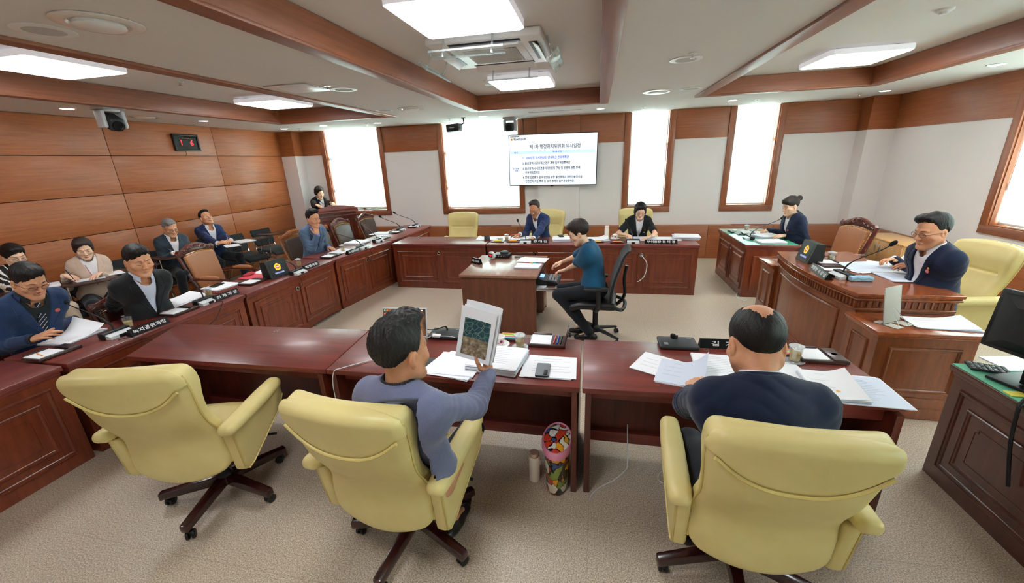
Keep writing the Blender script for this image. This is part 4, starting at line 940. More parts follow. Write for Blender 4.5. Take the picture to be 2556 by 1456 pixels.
def sd_hair(P, st):
    q = HAIR[st]; d = sd_ell(P, q['c'], q['r'])
    for bb in q['b']: d = smin(d, sd_ell(P, bb[:3], bb[3:]), .02)
    x, y, z = P[:, 0], P[:, 1]+.03, P[:, 2]-.06
    ph = np.arctan2(x, y+1e-6); el = np.arctan2(z, np.sqrt(x*x+y*y)+1e-6)
    d = d+q['amp']*.55*(np.sin(ph*19+3*np.sin(el*4+ph)+2*np.sin(ph*5))*.5+np.sin(ph*47+3*np.sin(el*7+ph*3))*.3+np.sin(ph*83+4*np.sin(el*5))*.2)*np.clip(1.2-el*.75, .0, 1)+.0025*np.sin(P[:, 0]*40+3*P[:, 1]*30)*np.clip(el-.5, 0, 1)
    if q['amp'] > .004: d = d+.0035*np.sin(P[:, 0]*230+3*np.sin(P[:, 1]*70))*np.sin(P[:, 1]*120+2*np.sin(P[:, 0]*60))*np.clip((P[:, 2]-.06)/.05, 0, 1)
    zc = interp(P[:, 1], q['cut'])+q.get('sweep', 0)*np.clip(P[:, 0]/.05, -1, 1)*np.clip((P[:, 1]-.03)/.02, 0, 1)+(.006 if q.get('sweep') else 0)*np.abs(np.sin(P[:, 0]*95+P[:, 2]*40))*np.clip((P[:, 1]-.04)/.02, 0, 1)+.012*np.clip((np.abs(P[:, 0])-.03)/.03, -1, 1)*(P[:, 1] > .05)*-1+.0022*np.sin(P[:, 0]*210+3*np.sin(P[:, 0]*70))
    d = d+.0065*np.clip(1-(P[:, 2]-zc)/.028, 0, 1)
    d = smax(d, (zc-P[:, 2])*.6, .006)
    d = np.maximum(d, -sd_ell(np.stack([np.abs(P[:, 0]), P[:, 1], P[:, 2]], -1), (.088, -.004, -.008), (.018, .02, .036))) if st not in ('bob', 'bobside', 'crop') else d
    if q.get('bald'):
        rr = np.sqrt((P[:, 0]/.8)**2+((P[:, 1]+.03)/1.2)**2); d = np.where(P[:, 2] > .06, smax(d, (.052+.004*np.sin(ph*4+1)+.002*np.sin(ph*13+2)+.0012*np.sin(ph*41)-rr)*.3, .006), d)
    return d
def ik(S, T, a, b, pole):
    S, T = np.array(S, float), np.array(T, float); v = T-S; L = np.linalg.norm(v)
    if L > (a+b)*.995: T = S+v/L*(a+b)*.995; v = T-S; L = np.linalg.norm(v)
    u = v/L; x = (a*a-b*b+L*L)/(2*L); h = math.sqrt(max(a*a-x*x, 1e-6)); p = np.array(pole, float); p = p-u*(p@u); p /= max(np.linalg.norm(p), 1e-6)
    return S+u*x+p*h, T
def hand_prims(w, d, nrm, side, curl=.5, spread=1, thumb=.5, s=1.0, curls=None):
    """capsules of palm, five bent fingers; w wrist, d pointing direction, nrm back-of-hand normal, side +1 right hand."""
    d = np.array(d, float); d /= np.linalg.norm(d); n = np.array(nrm, float); n = n-d*(n@d); n /= np.linalg.norm(n)
    lat = np.cross(d, n)*side      # towards the thumb's opposite ... sign fixed below
    th = -lat; out = []
    for k, (o, l) in enumerate(((.030, .078), (.010, .085), (-.010, .082), (-.029, .074))):
        out.append((w+th*o*.55*s+d*.012*s, w+th*o*s+d*l*s, .0135*s, .0115*s, .012))
        base = w+th*o*s+d*l*s; L = (.040, .045, .042, .033)[k]*s; c = (curls[k] if curls else curl*(1+.12*(k-1))); dr = d+th*o*2.2*spread; dr /= np.linalg.norm(dr); p = base; ang = c*.55
        for j, (f, r0, r1) in enumerate(((1, .0100, .0090), (.66, .0088, .0080), (.55, .0079, .0068))):
            dd = dr*math.cos(ang)-n*math.sin(ang); q = p+dd*L*f; kk = (.92, 1, .97, .85)[k]*s; out.append((p, q, r0*kk, r1*kk, .004)); p = q; ang += c*.75
    t0 = w+th*.020*s+d*.018*s-n*.006*s; dr = th*.75+d*.75-n*(.15+.5*thumb); dr /= np.linalg.norm(dr); t1 = t0+dr*.042*s
    dr2 = th*(.45-.5*thumb)+d*.95-n*.3*thumb; dr2 /= np.linalg.norm(dr2); t2 = t1+dr2*.033*s; dr3 = dr2-th*.25*thumb; dr3 /= np.linalg.norm(dr3); t3 = t2+dr3*.026*s
    out += [(t0, t1, .0150*s, .0115*s, .012), (t1, t2, .0110*s, .0098*s, .005), (t2, t3, .0098*s, .0078*s, .004)]
    return out
def capfield(pr):
    def f(P):
        d = None
        for a, b, ra, rb, k in pr:
            c = sd_cap(P, a, b, ra, rb); d = c if d is None else smin(d, c, k)
        return d
    return f
def bounds(pts, m):
    A = np.array(pts); return A.min(0)-m, A.max(0)+m
def strip(mb, L, R_, off_n, t=.003, mi=0, sub=4):
    """cloth strip between two rows of points (with outward normals off_n) as a thin closed slab"""
    n = len(L)
    def fn(u, v):
        k = min(int(round(v*(n-1))), n-1); a, b = np.array(L[k]), np.array(R_[k]); p = a+(b-a)*u; return (p, Vector(off_n))
    mb.slab(fn, sub, n, t, mi)
PEOPLE = {}
def person(label, hp, yaw, *, zh=None, xy=None, hz=.54, lean=.1, lean2=.15, hyaw=0, hpitch=0, hroll=0, fem=0, fat=0, s=1.0, skin=None, hair='short', hmat=None, eo=0,
           rh=None, lh=None, top='jacket', cloth=None, shirt=None, legs=None, legmat=None, glasses=None, tie=None, V=(.30, .062), sleeve='long', brow=True, h=.0026, thick=1.0, shoes=True, extra=None, lipm=None, standing=False, lapel=True, collar=True, twist=0, sw=None, cuff=True, hs=1.05, press=None, skirt=False, pose_sh=(0, 0)):
    skin = skin or SKIN_M; hmat = hmat or HAIR_B; cloth = cloth or fabric('navy_wool', '1b2745', '131c35'); shirt = shirt or WSHIRT
    H = np.array([0, 0, hz]); W = H+.155*s*dirv(lean*.6); C = W+.19*s*dirv(lean); NB = C+.165*s*dirv(lean2)
    nk = lean2*.5+hpitch*.25; HR = rotm('Z', hyaw) @ rotm('X', -hpitch) @ rotm('Y', hroll)      # head: pitch>0 looks down
    HC = NB+.056*s*dirv(nk+.15)+HR @ (np.array([0, .020, .078])*s)
    if xy is None: p = at(hp[0], hp[1], HC[2]); P0 = np.array([p.x, p.y, 0])
    else: P0 = np.array([xy[0], xy[1], 0])
    c_, s_ = math.cos(yaw), math.sin(yaw); RZ = np.array([[c_, -s_, 0], [s_, c_, 0], [0, 0, 1]])
    org = P0-RZ @ np.array([HC[0], HC[1], 0]); org[2] = 0
    def loc(v): return RZ.T @ (np.array(v, float)-org)       # world -> local
    M = Matrix(((c_, -s_, 0, org[0]), (s_, c_, 0, org[1]), (0, 0, 1, 0), (0, 0, 0, 1)))
    if press is not None:          # the seat and backrest the sitter presses against: (chair x, y, rotation) or ('snap', back, turn)
        if press[0] == 'snap': cx, cy, ca = org[0]+math.sin(yaw)*press[1], org[1]-math.cos(yaw)*press[1], yaw+press[2]
        else: cx, cy, ca = press[:3]
        PM = np.array((TR((cx, cy, 0)) @ R3('Z', ca)).inverted() @ M)
    def pressed(P, d, seat=True, off=0):
        if press is None: return d
        Q = P@PM[:3, :3].T+PM[:3, 3]; q = frame(Q, BF); n = q[:, 1]-.55*q[:, 0]**2-.05*np.exp(-((q[:, 2]-.2)/.14)**2)+.02
        lim = .056+.03*np.exp(-((q[:, 2]-.60)/.1)**2); d = np.maximum(d, np.where((q[:, 2] < .73) & (np.abs(q[:, 0]) < .3), lim+off-n, -1))
        if not seat: return d
        if len(press) > 3: d = np.maximum(d, np.where((Q[:, 2] < .66) & (Q[:, 1] < .26), np.abs(Q[:, 0])-.25, -1))
        return np.maximum(d, np.where((Q[:, 1] < .27) & (np.abs(Q[:, 0]) < .27), .505-Q[:, 2], -1))
    CR = rotm('Z', twist) @ rotm('X', -lean2)       # chest frame
    sw = sw or (.152-.012*fem)*s*(.5+.5*thick); SH = [NB+CR @ np.array([sg*sw, -.005, -.068*s+pose_sh[0 if sg > 0 else 1]]) for sg in (1, -1)]
    ua, fa = .285*s, .245*s; ARM = []
    for sg, hd, S in ((1, rh, SH[0]), (-1, lh, SH[1])):
        hd = hd or {}
        tgt = hd.get('p'); tgt = HC+HR @ (np.array(hd['head'])*s*hs) if 'head' in hd else loc(tgt) if tgt is not None else np.array([sg*.20, .28, hz+.14])
        dd = hd.get('d'); dd = RZ.T @ np.array(dd, float) if dd is not None else np.array([-sg*.35, .9, -.05]); dd = dd/np.linalg.norm(dd)
        nn = hd.get('n'); nn = RZ.T @ np.array(nn, float) if nn is not None else np.array([sg*.15, 0, 1.])
        wr = tgt-dd*.075*s; pole = hd.get('pole', (sg*.28, -.45, -1)); E, wr2 = ik(S, wr, ua, fa, pole)
        ARM.append(dict(S=S, E=E, W=wr2, d=dd, n=nn, sg=sg, hp=hand_prims(wr2, dd, nn, sg, hd.get('curl', .5), hd.get('spread', 1), hd.get('thumb', .4), s*(1-.06*fem), hd.get('curls'))))
    KN = []; AN = []
    for i, sg in enumerate((1, -1)):
        if standing: kn = np.array([sg*.095, .01, hz*.5]); an = np.array([sg*.1, -.01, .08])
        else:
            lk = (legs or {}).get('k%d' % i); kn = np.array(lk) if lk is not None else np.array([sg*.13, .40*s, hz-.02]); la = (legs or {}).get('a%d' % i); an = np.array(la) if la is not None else np.array([sg*.12, .36*s, .09])
        KN.append(kn); AN.append(an)
    # ---- body: head and neck, arms with hands, hidden trunk and legs, one mesh
    HM = Matrix.Translation(HC) @ Matrix(HR.tolist()).to_4x4() @ Matrix.Scale(s*hs*(1-.02*fem), 4); ks = s*hs*(1-.02*fem)
    nb0, nb1 = NB+CR @ np.array([0, .0, -.03]), HC+HR @ np.array([0, -.012, -.05])*s
    rn = (.053-.008*fem+.004*fat)*s
    def fh(P):
        d = sd_head(frame(P, HM), fem, fat, eo)*ks; d = smin(d, sd_cap(P, nb0, nb1, rn*1.05, rn*.97), .022); return smin(d, pressed(P, sd_cap(P, NB+CR @ np.array([-.09, .0, -.07]), NB+CR @ np.array([.09, .0, -.07]), .044, .044), False, .02), .04)
    lo, hi = bounds([HC+np.array([-.1, -.13, -.1]), HC+np.array([.1, .13, .15]), NB], .045); lo[2] = NB[2]-.12; body = sdf_mesh(fh, lo, hi, h)
    # lips take their own colour slot
    vl = np.array(body.v); I = np.array(HM.inverted()); vv = vl @ I[:3, :3].T+I[:3, 3]
    fc = vv[np.array(body.f)].mean(1); m_ = (np.abs(fc[:, 0]) < .020) & (fc[:, 1] > .075) & (np.abs(fc[:, 2]+.0655) < .0068-.0050*(np.abs(fc[:, 0])/.020)**2)
    for i in np.nonzero(m_)[0]: body.m[i] = 1
    for A in ARM:
        pr = [(A['S'], A['E'], .045*s*thick, .037*s, .01), (A['E'], A['W'], .036*s, .0235*s*(1-.08*fem), .02)]+A['hp']
        pr = [(a, b, ra*(1-.1*fem if i < 2 else 1), rb*(1-.1*fem if i < 2 else 1), k) for i, (a, b, ra, rb, k) in enumerate(pr)]
        f = capfield(pr); long_ = sleeve == 'long'
        pts = [q for p in pr[(2 if long_ else 0):] for q in p[:2]]+([A['W']+(A['E']-A['W'])*.45] if long_ else [])
        lo, hi = bounds(pts, .05); mb = sdf_mesh(f, lo, hi, h*1.05); body.add(mb.v, mb.f, 0)
    def ft(P):
        d = smin(sd_ell(P, W, (.13, .09, .17)), sd_ell(P, C, (.14, .09, .15)), .05); d = smin(d, sd_ell(P, H, (.15, .11, .11)), .05)
        for i in (0, 1):
            hj = H+np.array([(1, -1)[i]*.09, .02, -.02]); d = smin(d, sd_cap(P, hj, KN[i], .06, .045), .03); d = smin(d, sd_cap(P, KN[i], AN[i], .045, .03), .02)
            d = smin(d, sd_cap(P, AN[i], AN[i]+np.array([0, .13, -.05]), .03, .022), .02)
        return pressed(P, d, False, .02)
    lo, hi = bounds([H, NB, *KN, *AN], .2); mb = sdf_mesh(ft, lo, hi, .016); body.add(mb.v, mb.f, 0)
    root = obj('person', body, [skin, lipm or (LIP if fem else LIPM)], None, 180); root.matrix_world = M; tag(root, label, 'person')
    # ---- hair, brows, eyes
    hb = sdf_mesh(lambda P: sd_hair(frame(P, HM), hair)*ks, HC-.17*s, HC+.19*s, h*1.1); obj('hair', hb, hmat, root, 180)
    if hair == 'bald': pass
    bm_ = MB(); bm_.xf = HM
    for sg in (-1, 1):
        if brow: bm_.tube([(sg*.015, .0945, .0245), (sg*.026, .092, .027), (sg*.038, .0835, .0265), (sg*.048, .0725, .0215)], [.0025, .0034, .0028, .0014], 6, flat=.6)
    obj('eyebrows', bm_, hmat, root)
    for sg in (-1, 1):
        e = MB(); e.xf = HM
        if eo > 0:
            bm = bmesh.new(); bmesh.ops.create_uvsphere(bm, u_segments=14, v_segments=10, radius=.0118); bmesh.ops.translate(bm, vec=(sg*.032, .0722, .0), verts=bm.verts); e.bm(bm, 0)
            e.lathe([(.0001, .0126), (.004, .0124), (.0056, .0112)], 14, (sg*.032, .0722, -.001*eo), 1, M=R3('X', -PI/2+.1)); zz = .0026*eo
        else: zz = -.005
        e.tube([(sg*.0195, .0845, zz-.0018), (sg*.026, .0865, zz+.0004), (sg*.034, .086, zz+.0006), (sg*.0445, .0785, zz-.0012)], [.0006, .0012, .0013, .0007], 5, mi=2 if eo > 0 else 0)
        obj('eye', e, [EYEW, IRIS, IRIS] if eo > 0 else IRIS, root)
    # ---- clothes
    def torso(P, g=0.0, arms=True, th=thick):
        q = frame(P, Matrix.Translation(C) @ Matrix(CR.tolist()).to_4x4())
        d = sd_ell(q, (0, -.004, .015), (.158*th+g, .112*th+.006*fem+g, .20+g))
        d = smin(d, sd_ell(P, W, (.148*th-.02*fem+.02*fat+g, .108*th+.03*fat-.006*fem+g, .17+g)), .06)
        d = smin(d, sd_ell(P, H+np.array([0, 0, .03]), (.178*th+.012*fem+g, .135+.02*fat+g, .135+g)), .06)
        if fem: d = smin(d, sd_ell(np.stack([np.abs(q[:, 0]), q[:, 1], q[:, 2]], -1), (.068, .085, -.005), (.06+g, .05+g, .06+g)), .04)
        a, b = SH; d = smin(d, sd_cap(P, NB+CR @ np.array([.045, -.012, -.05]), a+CR @ np.array([-.014, 0, .016]), .060+g, .050+g), .03); d = smin(d, sd_cap(P, NB+CR @ np.array([-.045, -.012, -.05]), b+CR @ np.array([.014, 0, .016]), .060+g, .050+g), .03)
        d = smin(d, sd_cap(P, NB+CR @ np.array([0, -.02, -.012]), a+CR @ np.array([-.03, -.01, .02]), .050+g, .042+g), .03); d = smin(d, sd_cap(P, NB+CR @ np.array([0, -.02, -.012]), b+CR @ np.array([.03, -.01, .02]), .050+g, .042+g), .03)
        d = smin(d, sd_cap(P, a+CR @ np.array([-.03, .01, -.05]), b+CR @ np.array([.03, .01, -.05]), .075*th+g, .075*th+g), .05)
        return d
    CM = Matrix.Translation(NB) @ Matrix(CR.tolist()).to_4x4(); CMi = CM.inverted()
    def sleeves(P, d, g, frac=1.0):
        for A in ARM:
            E, W_, S = A['E'], A['W'], A['S']; ke = (.051 if not fem else .044)*s
            if frac >= .9:
                u = W_-E; u /= np.linalg.norm(u); e2 = E+(W_-E)*.97
                r = sd_cap(P, S, E, ke*1.0*thick+g, ke*.97+g); r2 = sd_cap(P, E, e2, ke*.94+g, ke*.74+g); r2 = np.maximum(r2, (P-e2) @ u)
                r = smin(r, r2, .025); near = np.exp(-((ln(P-E)/.11)**2)); r = r-.0075*near*np.abs(np.sin((P-E) @ u*75+3*np.sin(P[:, 0]*25+P[:, 2]*18)))-.003*np.abs(np.sin(P[:, 2]*38+3*np.sin(P[:, 1]*20+P[:, 0]*13)))+.004
            else:
                u = E-S; u /= np.linalg.norm(u); e2 = S+(E-S)*frac; r = sd_cap(P, S, e2, ke*1.2+g, ke*1.18+g); r = np.maximum(r, (P-e2) @ u); r = r+wob(P, 24, .003, 2)
            d = smin(d, r, .04)
        return d
    vz, vw = V; allp = [H, NB, *SH]+[A[k] for A in ARM for k in 'SEW']
    def neckhole(P, d, r=.066, drop=0.0):
        q = frame(P, CM); return smax(d, -sd_cap(q, np.array([0, .03+drop, -.055]), np.array([0, -.01, .12]), r, r*1.1), .008)
    def shirt_f(P): return pressed(P, neckhole(P, torso(P, -.004)+wob(P, 15, .002, 3), .062+.004*fat-.006*fem, 0), True, .012)
    lo, hi = bounds([H, NB], .25); lo[2] = hz-.12; hi[2] = NB[2]+.05
    if top in ('jacket', 'shortjacket'):
        shm = sdf_mesh(shirt_f, lo, hi, .008); obj('shirt', shm, shirt, root, 180)
        def jac(P):
            d = sleeves(P, torso(P, .008), .004, 1.0 if sleeve == 'long' else (.93 if sleeve == 'three' else .8)); d = d+wob(P, 13, .0025, 2)-.003*np.abs(np.sin(P[:, 2]*34+2.5*np.sin(P[:, 0]*16)+2*np.sin(P[:, 1]*14)))
            q = frame(P, CM); w = np.clip((q[:, 2]+vz)/vz, -.3, 1.2)*vw; d = smax(d, -np.maximum(np.abs(q[:, 0])-w, .0-q[:, 1]), .004); d = neckhole(P, d, .067+.004*fat-.006*fem)
            return pressed(P, np.maximum(d, (hz-.07)-P[:, 2]))
        lo, hi = bounds(allp, .12); lo[2] = hz-.09; jm = sdf_mesh(jac, lo, hi, .0058); jo = obj('jacket', jm, cloth, root, 180)
        bvh = BVHTree.FromPolygons([Vector(v) for v in jm.v], jm.f); nv_ = len(jm.v)
        bv3 = BVHTree.FromPolygons([Vector(v) for v in jm.v+shm.v], jm.f+[tuple(i+nv_ for i in f) for f in shm.f])
        def onf(x, z, off=.004, both=False):
            o = CM @ Vector((x, .6, z)); dr = (CM.to_3x3() @ Vector((0, -1, 0))); hit = (bv3 if both else bvh).ray_cast(o, dr)
            if hit[0] is None or hit[3] > .72: return CM @ Vector((x, .06, z))
            return hit[0]-dr*off
        fwd = CM.to_3x3() @ Vector((0, 1, 0))
        if lapel:
            for sg in (-1, 1):
                zs_ = [-.012, -.03, -.05, -.072, -.088, -.09, -.10, -.105, -.12, -.15, -.19, -.23, -.27, -vz+.012]; zs_ = [z for z in zs_ if z >= -vz+.011]
                Lr, Rr = [], []
                for z in zs_:
                    w = (z+vz)/vz*vw
                    if z > -.089: xo = w+.045+.02*(-z/.09)
                    elif z > -.104: xo = w+.038
                    else: xo = w+.012+.062*max(0, (z+vz)/(vz-.104))
                    Lr.append(onf(sg*(w-.002), z)); Rr.append(onf(sg*xo, z))
                s_m = MB(); strip(s_m, Lr if sg > 0 else Rr, Rr if sg > 0 else Lr, fwd, .004, sub=3); obj('lapel', s_m, cloth, jo)
            # stand-up collar round the back of the neck
            c_m = MB(); prof = [(.064, .018), (.066, .036), (.072, .040), (.080, .022), (.096, -.018), (.098, -.024)]
            c_m.xf = CM @ TR((0, .006, .006)); c_m.grid(lambda u, v: Vector((1.08*prof[int(round(v*5))][0]*math.sin((u-.5)*4.3), -prof[int(round(v*5))][0]*math.cos((u-.5)*4.3), prof[int(round(v*5))][1]-.02*abs((u-.5)*2)**2)), 29, 6); obj('collar', c_m, cloth, jo, 60)
    else:
        def blo(P):
            fr = {'long': 1.0, 'three': .93, 'short': .88}[sleeve]
            d = sleeves(P, torso(P, .004), .006, fr)+wob(P, 14, .003, 4); q = frame(P, CM); d = smax(d, -sd_cap(q, np.array([0, .05, -.02]), np.array([0, -.02, .1]), .075, .095), .01)
            return np.maximum(d, (hz-.08)-P[:, 2])
        lo, hi = bounds(allp, .12); lo[2] = hz-.09; jm = sdf_mesh(blo, lo, hi, .0058); jo = obj('blouse', jm, cloth, root, 180)
        bvh = BVHTree.FromPolygons([Vector(v) for v in jm.v], jm.f)
        def onf(x, z, off=.004):
            o = CM @ Vector((x, .6, z)); dr = (CM.to_3x3() @ Vector((0, -1, 0))); hit = bvh.ray_cast(o, dr); return hit[0]-dr*off if hit[0] is not None else CM @ Vector((x, .1, z))
        fwd = CM.to_3x3() @ Vector((0, 1, 0))
    if collar and top == 'jacket':
        c_m = MB(); k_ = (.062+.004*fat-.006*fem)/.062
        prof = [(.0575, .012), (.0585, .045), (.063, .050), (.068, .042), (.0745, .012)]
        def cf(u, v):
            a = (u-.5)*5.3; r, z = prof[int(round(v*4))]; f = max(0, math.cos(a+PI))    # f: 1 at the front
            fr = abs((u-.5)*2); z2 = z-.022*fr**3-(.022*fr**6 if v > .9 else 0)
            return Vector((1.05*k_*r*math.sin(a), -k_*r*math.cos(a)*1.0+.006+.012*fr**3, z2))
        c_m.xf = CM @ TR((0, .004, -.002)); c_m.grid(cf, 41, 5); obj('shirt_collar', c_m, shirt, root, 60)
        if cuff and sleeve == 'long':
            for A in ARM:
                u = A['W']-A['E']; u = u/np.linalg.norm(u); c_m = MB(); a = A['E']+(A['W']-A['E'])*.9; b = A['W']+u*.012
                c_m.tube([a, b, b+u*.001, b-u*.01], [.036*s, .035*s, .031*s, .03*s], 16, False); obj('shirt_cuff', c_m, shirt, root, 60)
    if tie:
        sm = sdf_mesh(shirt_f, lo-.0, hi+.0, .012); bv2 = BVHTree.FromPolygons([Vector(v) for v in sm.v], sm.f); Lr, Rr = [], []
        for z, w in ((-.035, .018), (-.065, .014), (-.07, .013), (-.12, .02), (-.2, .027), (-.29, .033)):
            row = []
            for x in (-w, w):
                hit = bv2.ray_cast(CM @ Vector((x, .6, z)), CM.to_3x3() @ Vector((0, -1, 0))); row.append((hit[0] if hit[0] is not None else CM @ Vector((x, .1, z)))+fwd*.009)
            Lr.append(row[1]); Rr.append(row[0])
        t_m = MB(); strip(t_m, Lr, Rr, fwd, .006, sub=3); t_m.box(tuple(CM @ Vector((0, .085, -.05))), (.034, .02, .034), .008); obj('necktie', t_m, tie, root)
    # trousers and shoes
    lm = legmat or DARKTR
    def tr(P):
        d = sd_ell(P, H+np.array([0, -.005, .0]), (.183*thick+.01*fem, .14+.015*fat, .12))
        for i in (0, 1):
            hj = H+np.array([(1, -1)[i]*.088, .02, -.01]); d = smin(d, sd_cap(P, hj, KN[i], .088*thick, .066), .03); l2 = sd_cap(P, KN[i], AN[i], .066, .052); dn = AN[i]-KN[i]; dn = dn/np.linalg.norm(dn); l2 = np.maximum(l2, (P-AN[i]) @ dn-.0)
            d = smin(d, l2, .02)
        if skirt: d = np.maximum(d, 0*d)
        return pressed(P, d+wob(P, 18, .003, 6))
    lo, hi = bounds([H, *KN, *AN], .2); obj('trousers', sdf_mesh(tr, lo, hi, .0105), lm, root, 180)
    if shoes:
        for i in (0, 1):
            A_ = AN[i]; so = MB(); f = (legs or {}).get('toe%d' % i, np.array([0, 1., 0])); f = np.array(f, float); f = f/np.linalg.norm(f)
            def sh(P, A_=A_, f=f):
                b_ = np.array([A_[0], A_[1], A_[2]-.05]); d = smin(sd_cap(P, b_-f*.045, b_+f*.05, .036, .038), sd_cap(P, b_+f*.05, b_+f*.15-np.array([0, 0, .008]), .038, .028), .03); d = smin(d, sd_cap(P, A_, b_, .036, .04), .02); return smax(d, (A_[2]-.085)-P[:, 2], .004)
            lo, hi = bounds([A_, A_+f*.2, A_-f*.1], .09); obj('shoe', sdf_mesh(sh, lo, hi, .008), SHOE, root, 180)
    # glasses
    if glasses:
        g = MB(); g.xf = HM; r, gl = .019, []
        for sg in (-1, 1):
            ring = [(sg*.032+sg*1.15*r*math.cos(a), .0995-.006*abs(math.cos(a))*(1 if math.cos(a) > 0 else .0), -.003+.82*r*math.sin(a)*(1 if math.sin(a) < 0 else .9)) for a in np.linspace(0, 2*PI, 25)[:-1]]
            g.tube(ring, .00105 if glasses != 'thick' else .0017, 6, False, closed=True)
            g.tube([(sg*.0535, .094, .002), (sg*.066, .08, .003), (sg*.079, .02, .004), (sg*.081, -.008, .0), (sg*.079, -.022, -.016)], .0013, 6); gl.append(ring)
        g.tube([(-.0105, .1, .0), (0, .104, .003), (.0105, .1, .0)], .0011, 6)
        go = obj('glasses', g, BLACKP if glasses in ('black', 'thick') else STEELG, root)
        l_ = MB(); l_.xf = HM
        for ring in gl: l_.add([Vector(p)+Vector((0, .0003, 0)) for p in ring], [tuple(range(24))])
        obj('lenses', l_, LENS, go, 0)
    root['_'] = 0; del root['_']
    info = dict(org=org, yaw=yaw, root=root, M=M, CM=CM, HM=HM, onf=onf, fwd=fwd, ARM=ARM, HC=HC, NB=NB, jacket=jo)
    return info
def snap(ch, I, back=.0, turn=0):        # pull the chair under its sitter
    a = I['yaw']; ch.location = (I['org'][0]+math.sin(a)*back, I['org'][1]-math.cos(a)*back, 0); ch.rotation_euler = (0, 0, a+turn)
def pin(I, x, z, mat, r=.011, petals=0, label=None):
    p = I['onf'](x, z, .009); n = I['fwd']; s = MB(); q = n.to_track_quat('Z', 'Y').to_matrix().to_4x4()
    s.xf = TR(p) @ q
    if petals:
        for k in range(petals): a = 2*PI*k/petals; s.lathe([(.0001, .003), (r*.35, .002), (r*.42, 0)], 8, (r*.65*math.cos(a), r*.65*math.sin(a), 0))
        s.lathe([(.0001, .004), (r*.4, .003), (r*.4, 0)], 10)
    else: s.lathe([(.0001, .003), (r*.8, .0025), (r, 0)], 16)
    return obj('lapel_badge', s, mat, I['jacket'])
m, t, b = nt('spectacle_lens'); t.nodes.remove(b); ta, gl = N(t, 'BsdfTransparent'), N(t, 'BsdfGlossy'); gl.inputs['Roughness'].default_value = .03
mg = N(t, 'MixShader'); mg.inputs[0].default_value = .08; t.links.new(ta.outputs[0], mg.inputs[1]); t.links.new(gl.outputs[0], mg.inputs[2]); t.links.new(mg.outputs[0], t.nodes['Material Output'].inputs[0]); LENS = m



# ---------------------------------------------------------------- the people in the room
NAVY = fabric('navy_wool', '22325c', '18244a'); NAVYD = fabric('dark_navy_wool', '16203c', '0f1730'); BLUE = fabric('blue_wool', '263a60', '1b2c4c'); BLACKW = fabric('black_wool', '1d1f23', '131417')
SLATE = fabric('slate_wool', '3d4a55', '303b45'); STEELB = fabric('steel_blue_wool', '566a85', '45576f'); LINEN = fabric('grey_blue_linen', '6f7390', '5c607b', .9, 500, .2, .3)
BEIGE = fabric('beige_jacket_cloth', 'ccb5a3', 'bea693'); TEAL = fabric('teal_blouse_cloth', '0f5273', '0a4161', .8, 700); TEE = fabric('white_knit', 'f0f0f2', 'e4e4e8', .85, 700, .05, .15)
DSHIRT = fabric('dark_green_grey_shirt', '242b2e', '1a2023'); LILAC = fabric('periwinkle_shirt', '7f8fd6', '6d7dc4'); PSHIRT = fabric('pale_blue_shirt', 'd8dff2', 'c9d2ea', .8, 900, .05, .15)
BEIGETR = fabric('beige_trousers', 'cdbca6', 'bfae98'); REDP = plain('rose_enamel', 'c9605f', .3); GOLDP = plain('gold_pin', 'd0a548', .3, metal=.8); WHITEPIN = plain('white_pin', 'efe6e4', .3)
def stripes(name, c1, c2, scale, ang=0, w=.5, wave=0):
    m, t, b = nt(name); v = coords(t, (1, 1, 1), (0, ang, 0)); wv = N(t, 'TexWave', Scale=scale, Distortion=wave); wv.inputs['Detail Scale'].default_value = 1.5; t.links.new(v, wv.inputs['Vector'])
    r = ramp(t, wv.outputs[0], [(w-.02, c1), (w+.02, c2)]); t.links.new(r, b.inputs['Base Color']); b.inputs['Roughness'].default_value = .85; MATS[name] = m; return m
TIE1 = stripes('striped_tie', '1a2230', 'c9ccd4', 14.0, .7, .93); TIE2 = plain('dark_blue_tie', '27346e', .6); STRIPE = stripes('black_white_stripes', '17171a', 'e4e0d6', 5.5, 0, .74, 2.0); DARKPAT = stripes('black_patterned_shirt', '131418', '3a3d46', 60.0, .4, .8, 6.0)
D = Vector
I = person('man in blue suit and striped tie turning a page at the left', (72, 702), -PI/2-.12, hz=.595, lean=.16, lean2=.34, hyaw=.05, hpitch=.42, hair='fringe', cloth=BLUE, shirt=DSHIRT, glasses='black', tie=TIE1, V=(.30, .085), s=1.02,
    rh=dict(p=at(108, 838, .83), d=(.75, .35, .25), n=(-.35, -.6, .7), curls=[.5, .3, .35, .5], spread=1.6, thumb=.1, pole=(.3, -.4, -1)), lh=dict(p=at(192, 805, .775), d=(.8, -.35, -.1), n=(0, 0, 1), curl=.35), h=.0022); pin(I, -.09, -.12, REDP, .016, 8); snap(CM1, I, .03)
I = person('woman in glasses and black and white striped cardigan, leftmost by the wall', (36, 640), -PI/2-.1, hz=.555, s=.96, lean=.1, lean2=.22, hyaw=-.05, hpitch=.25, fem=1, hair='crop', skin=SKIN_L, top='blouse', cloth=STRIPE, sleeve='long', legmat=BEIGETR, glasses='thin',
    rh=dict(p=at(70, 735, .84), d=(.8, .3, -.1), curl=.5), lh=dict(p=at(100, 712, .84), d=(.8, -.4, -.1), curl=.4), legs=dict(k0=(.15, .52, .56), k1=(-.10, .50, .56), a0=(.15, .55, .09), a1=(-.1, .5, .09))); snap(CHR['stripes'], I)
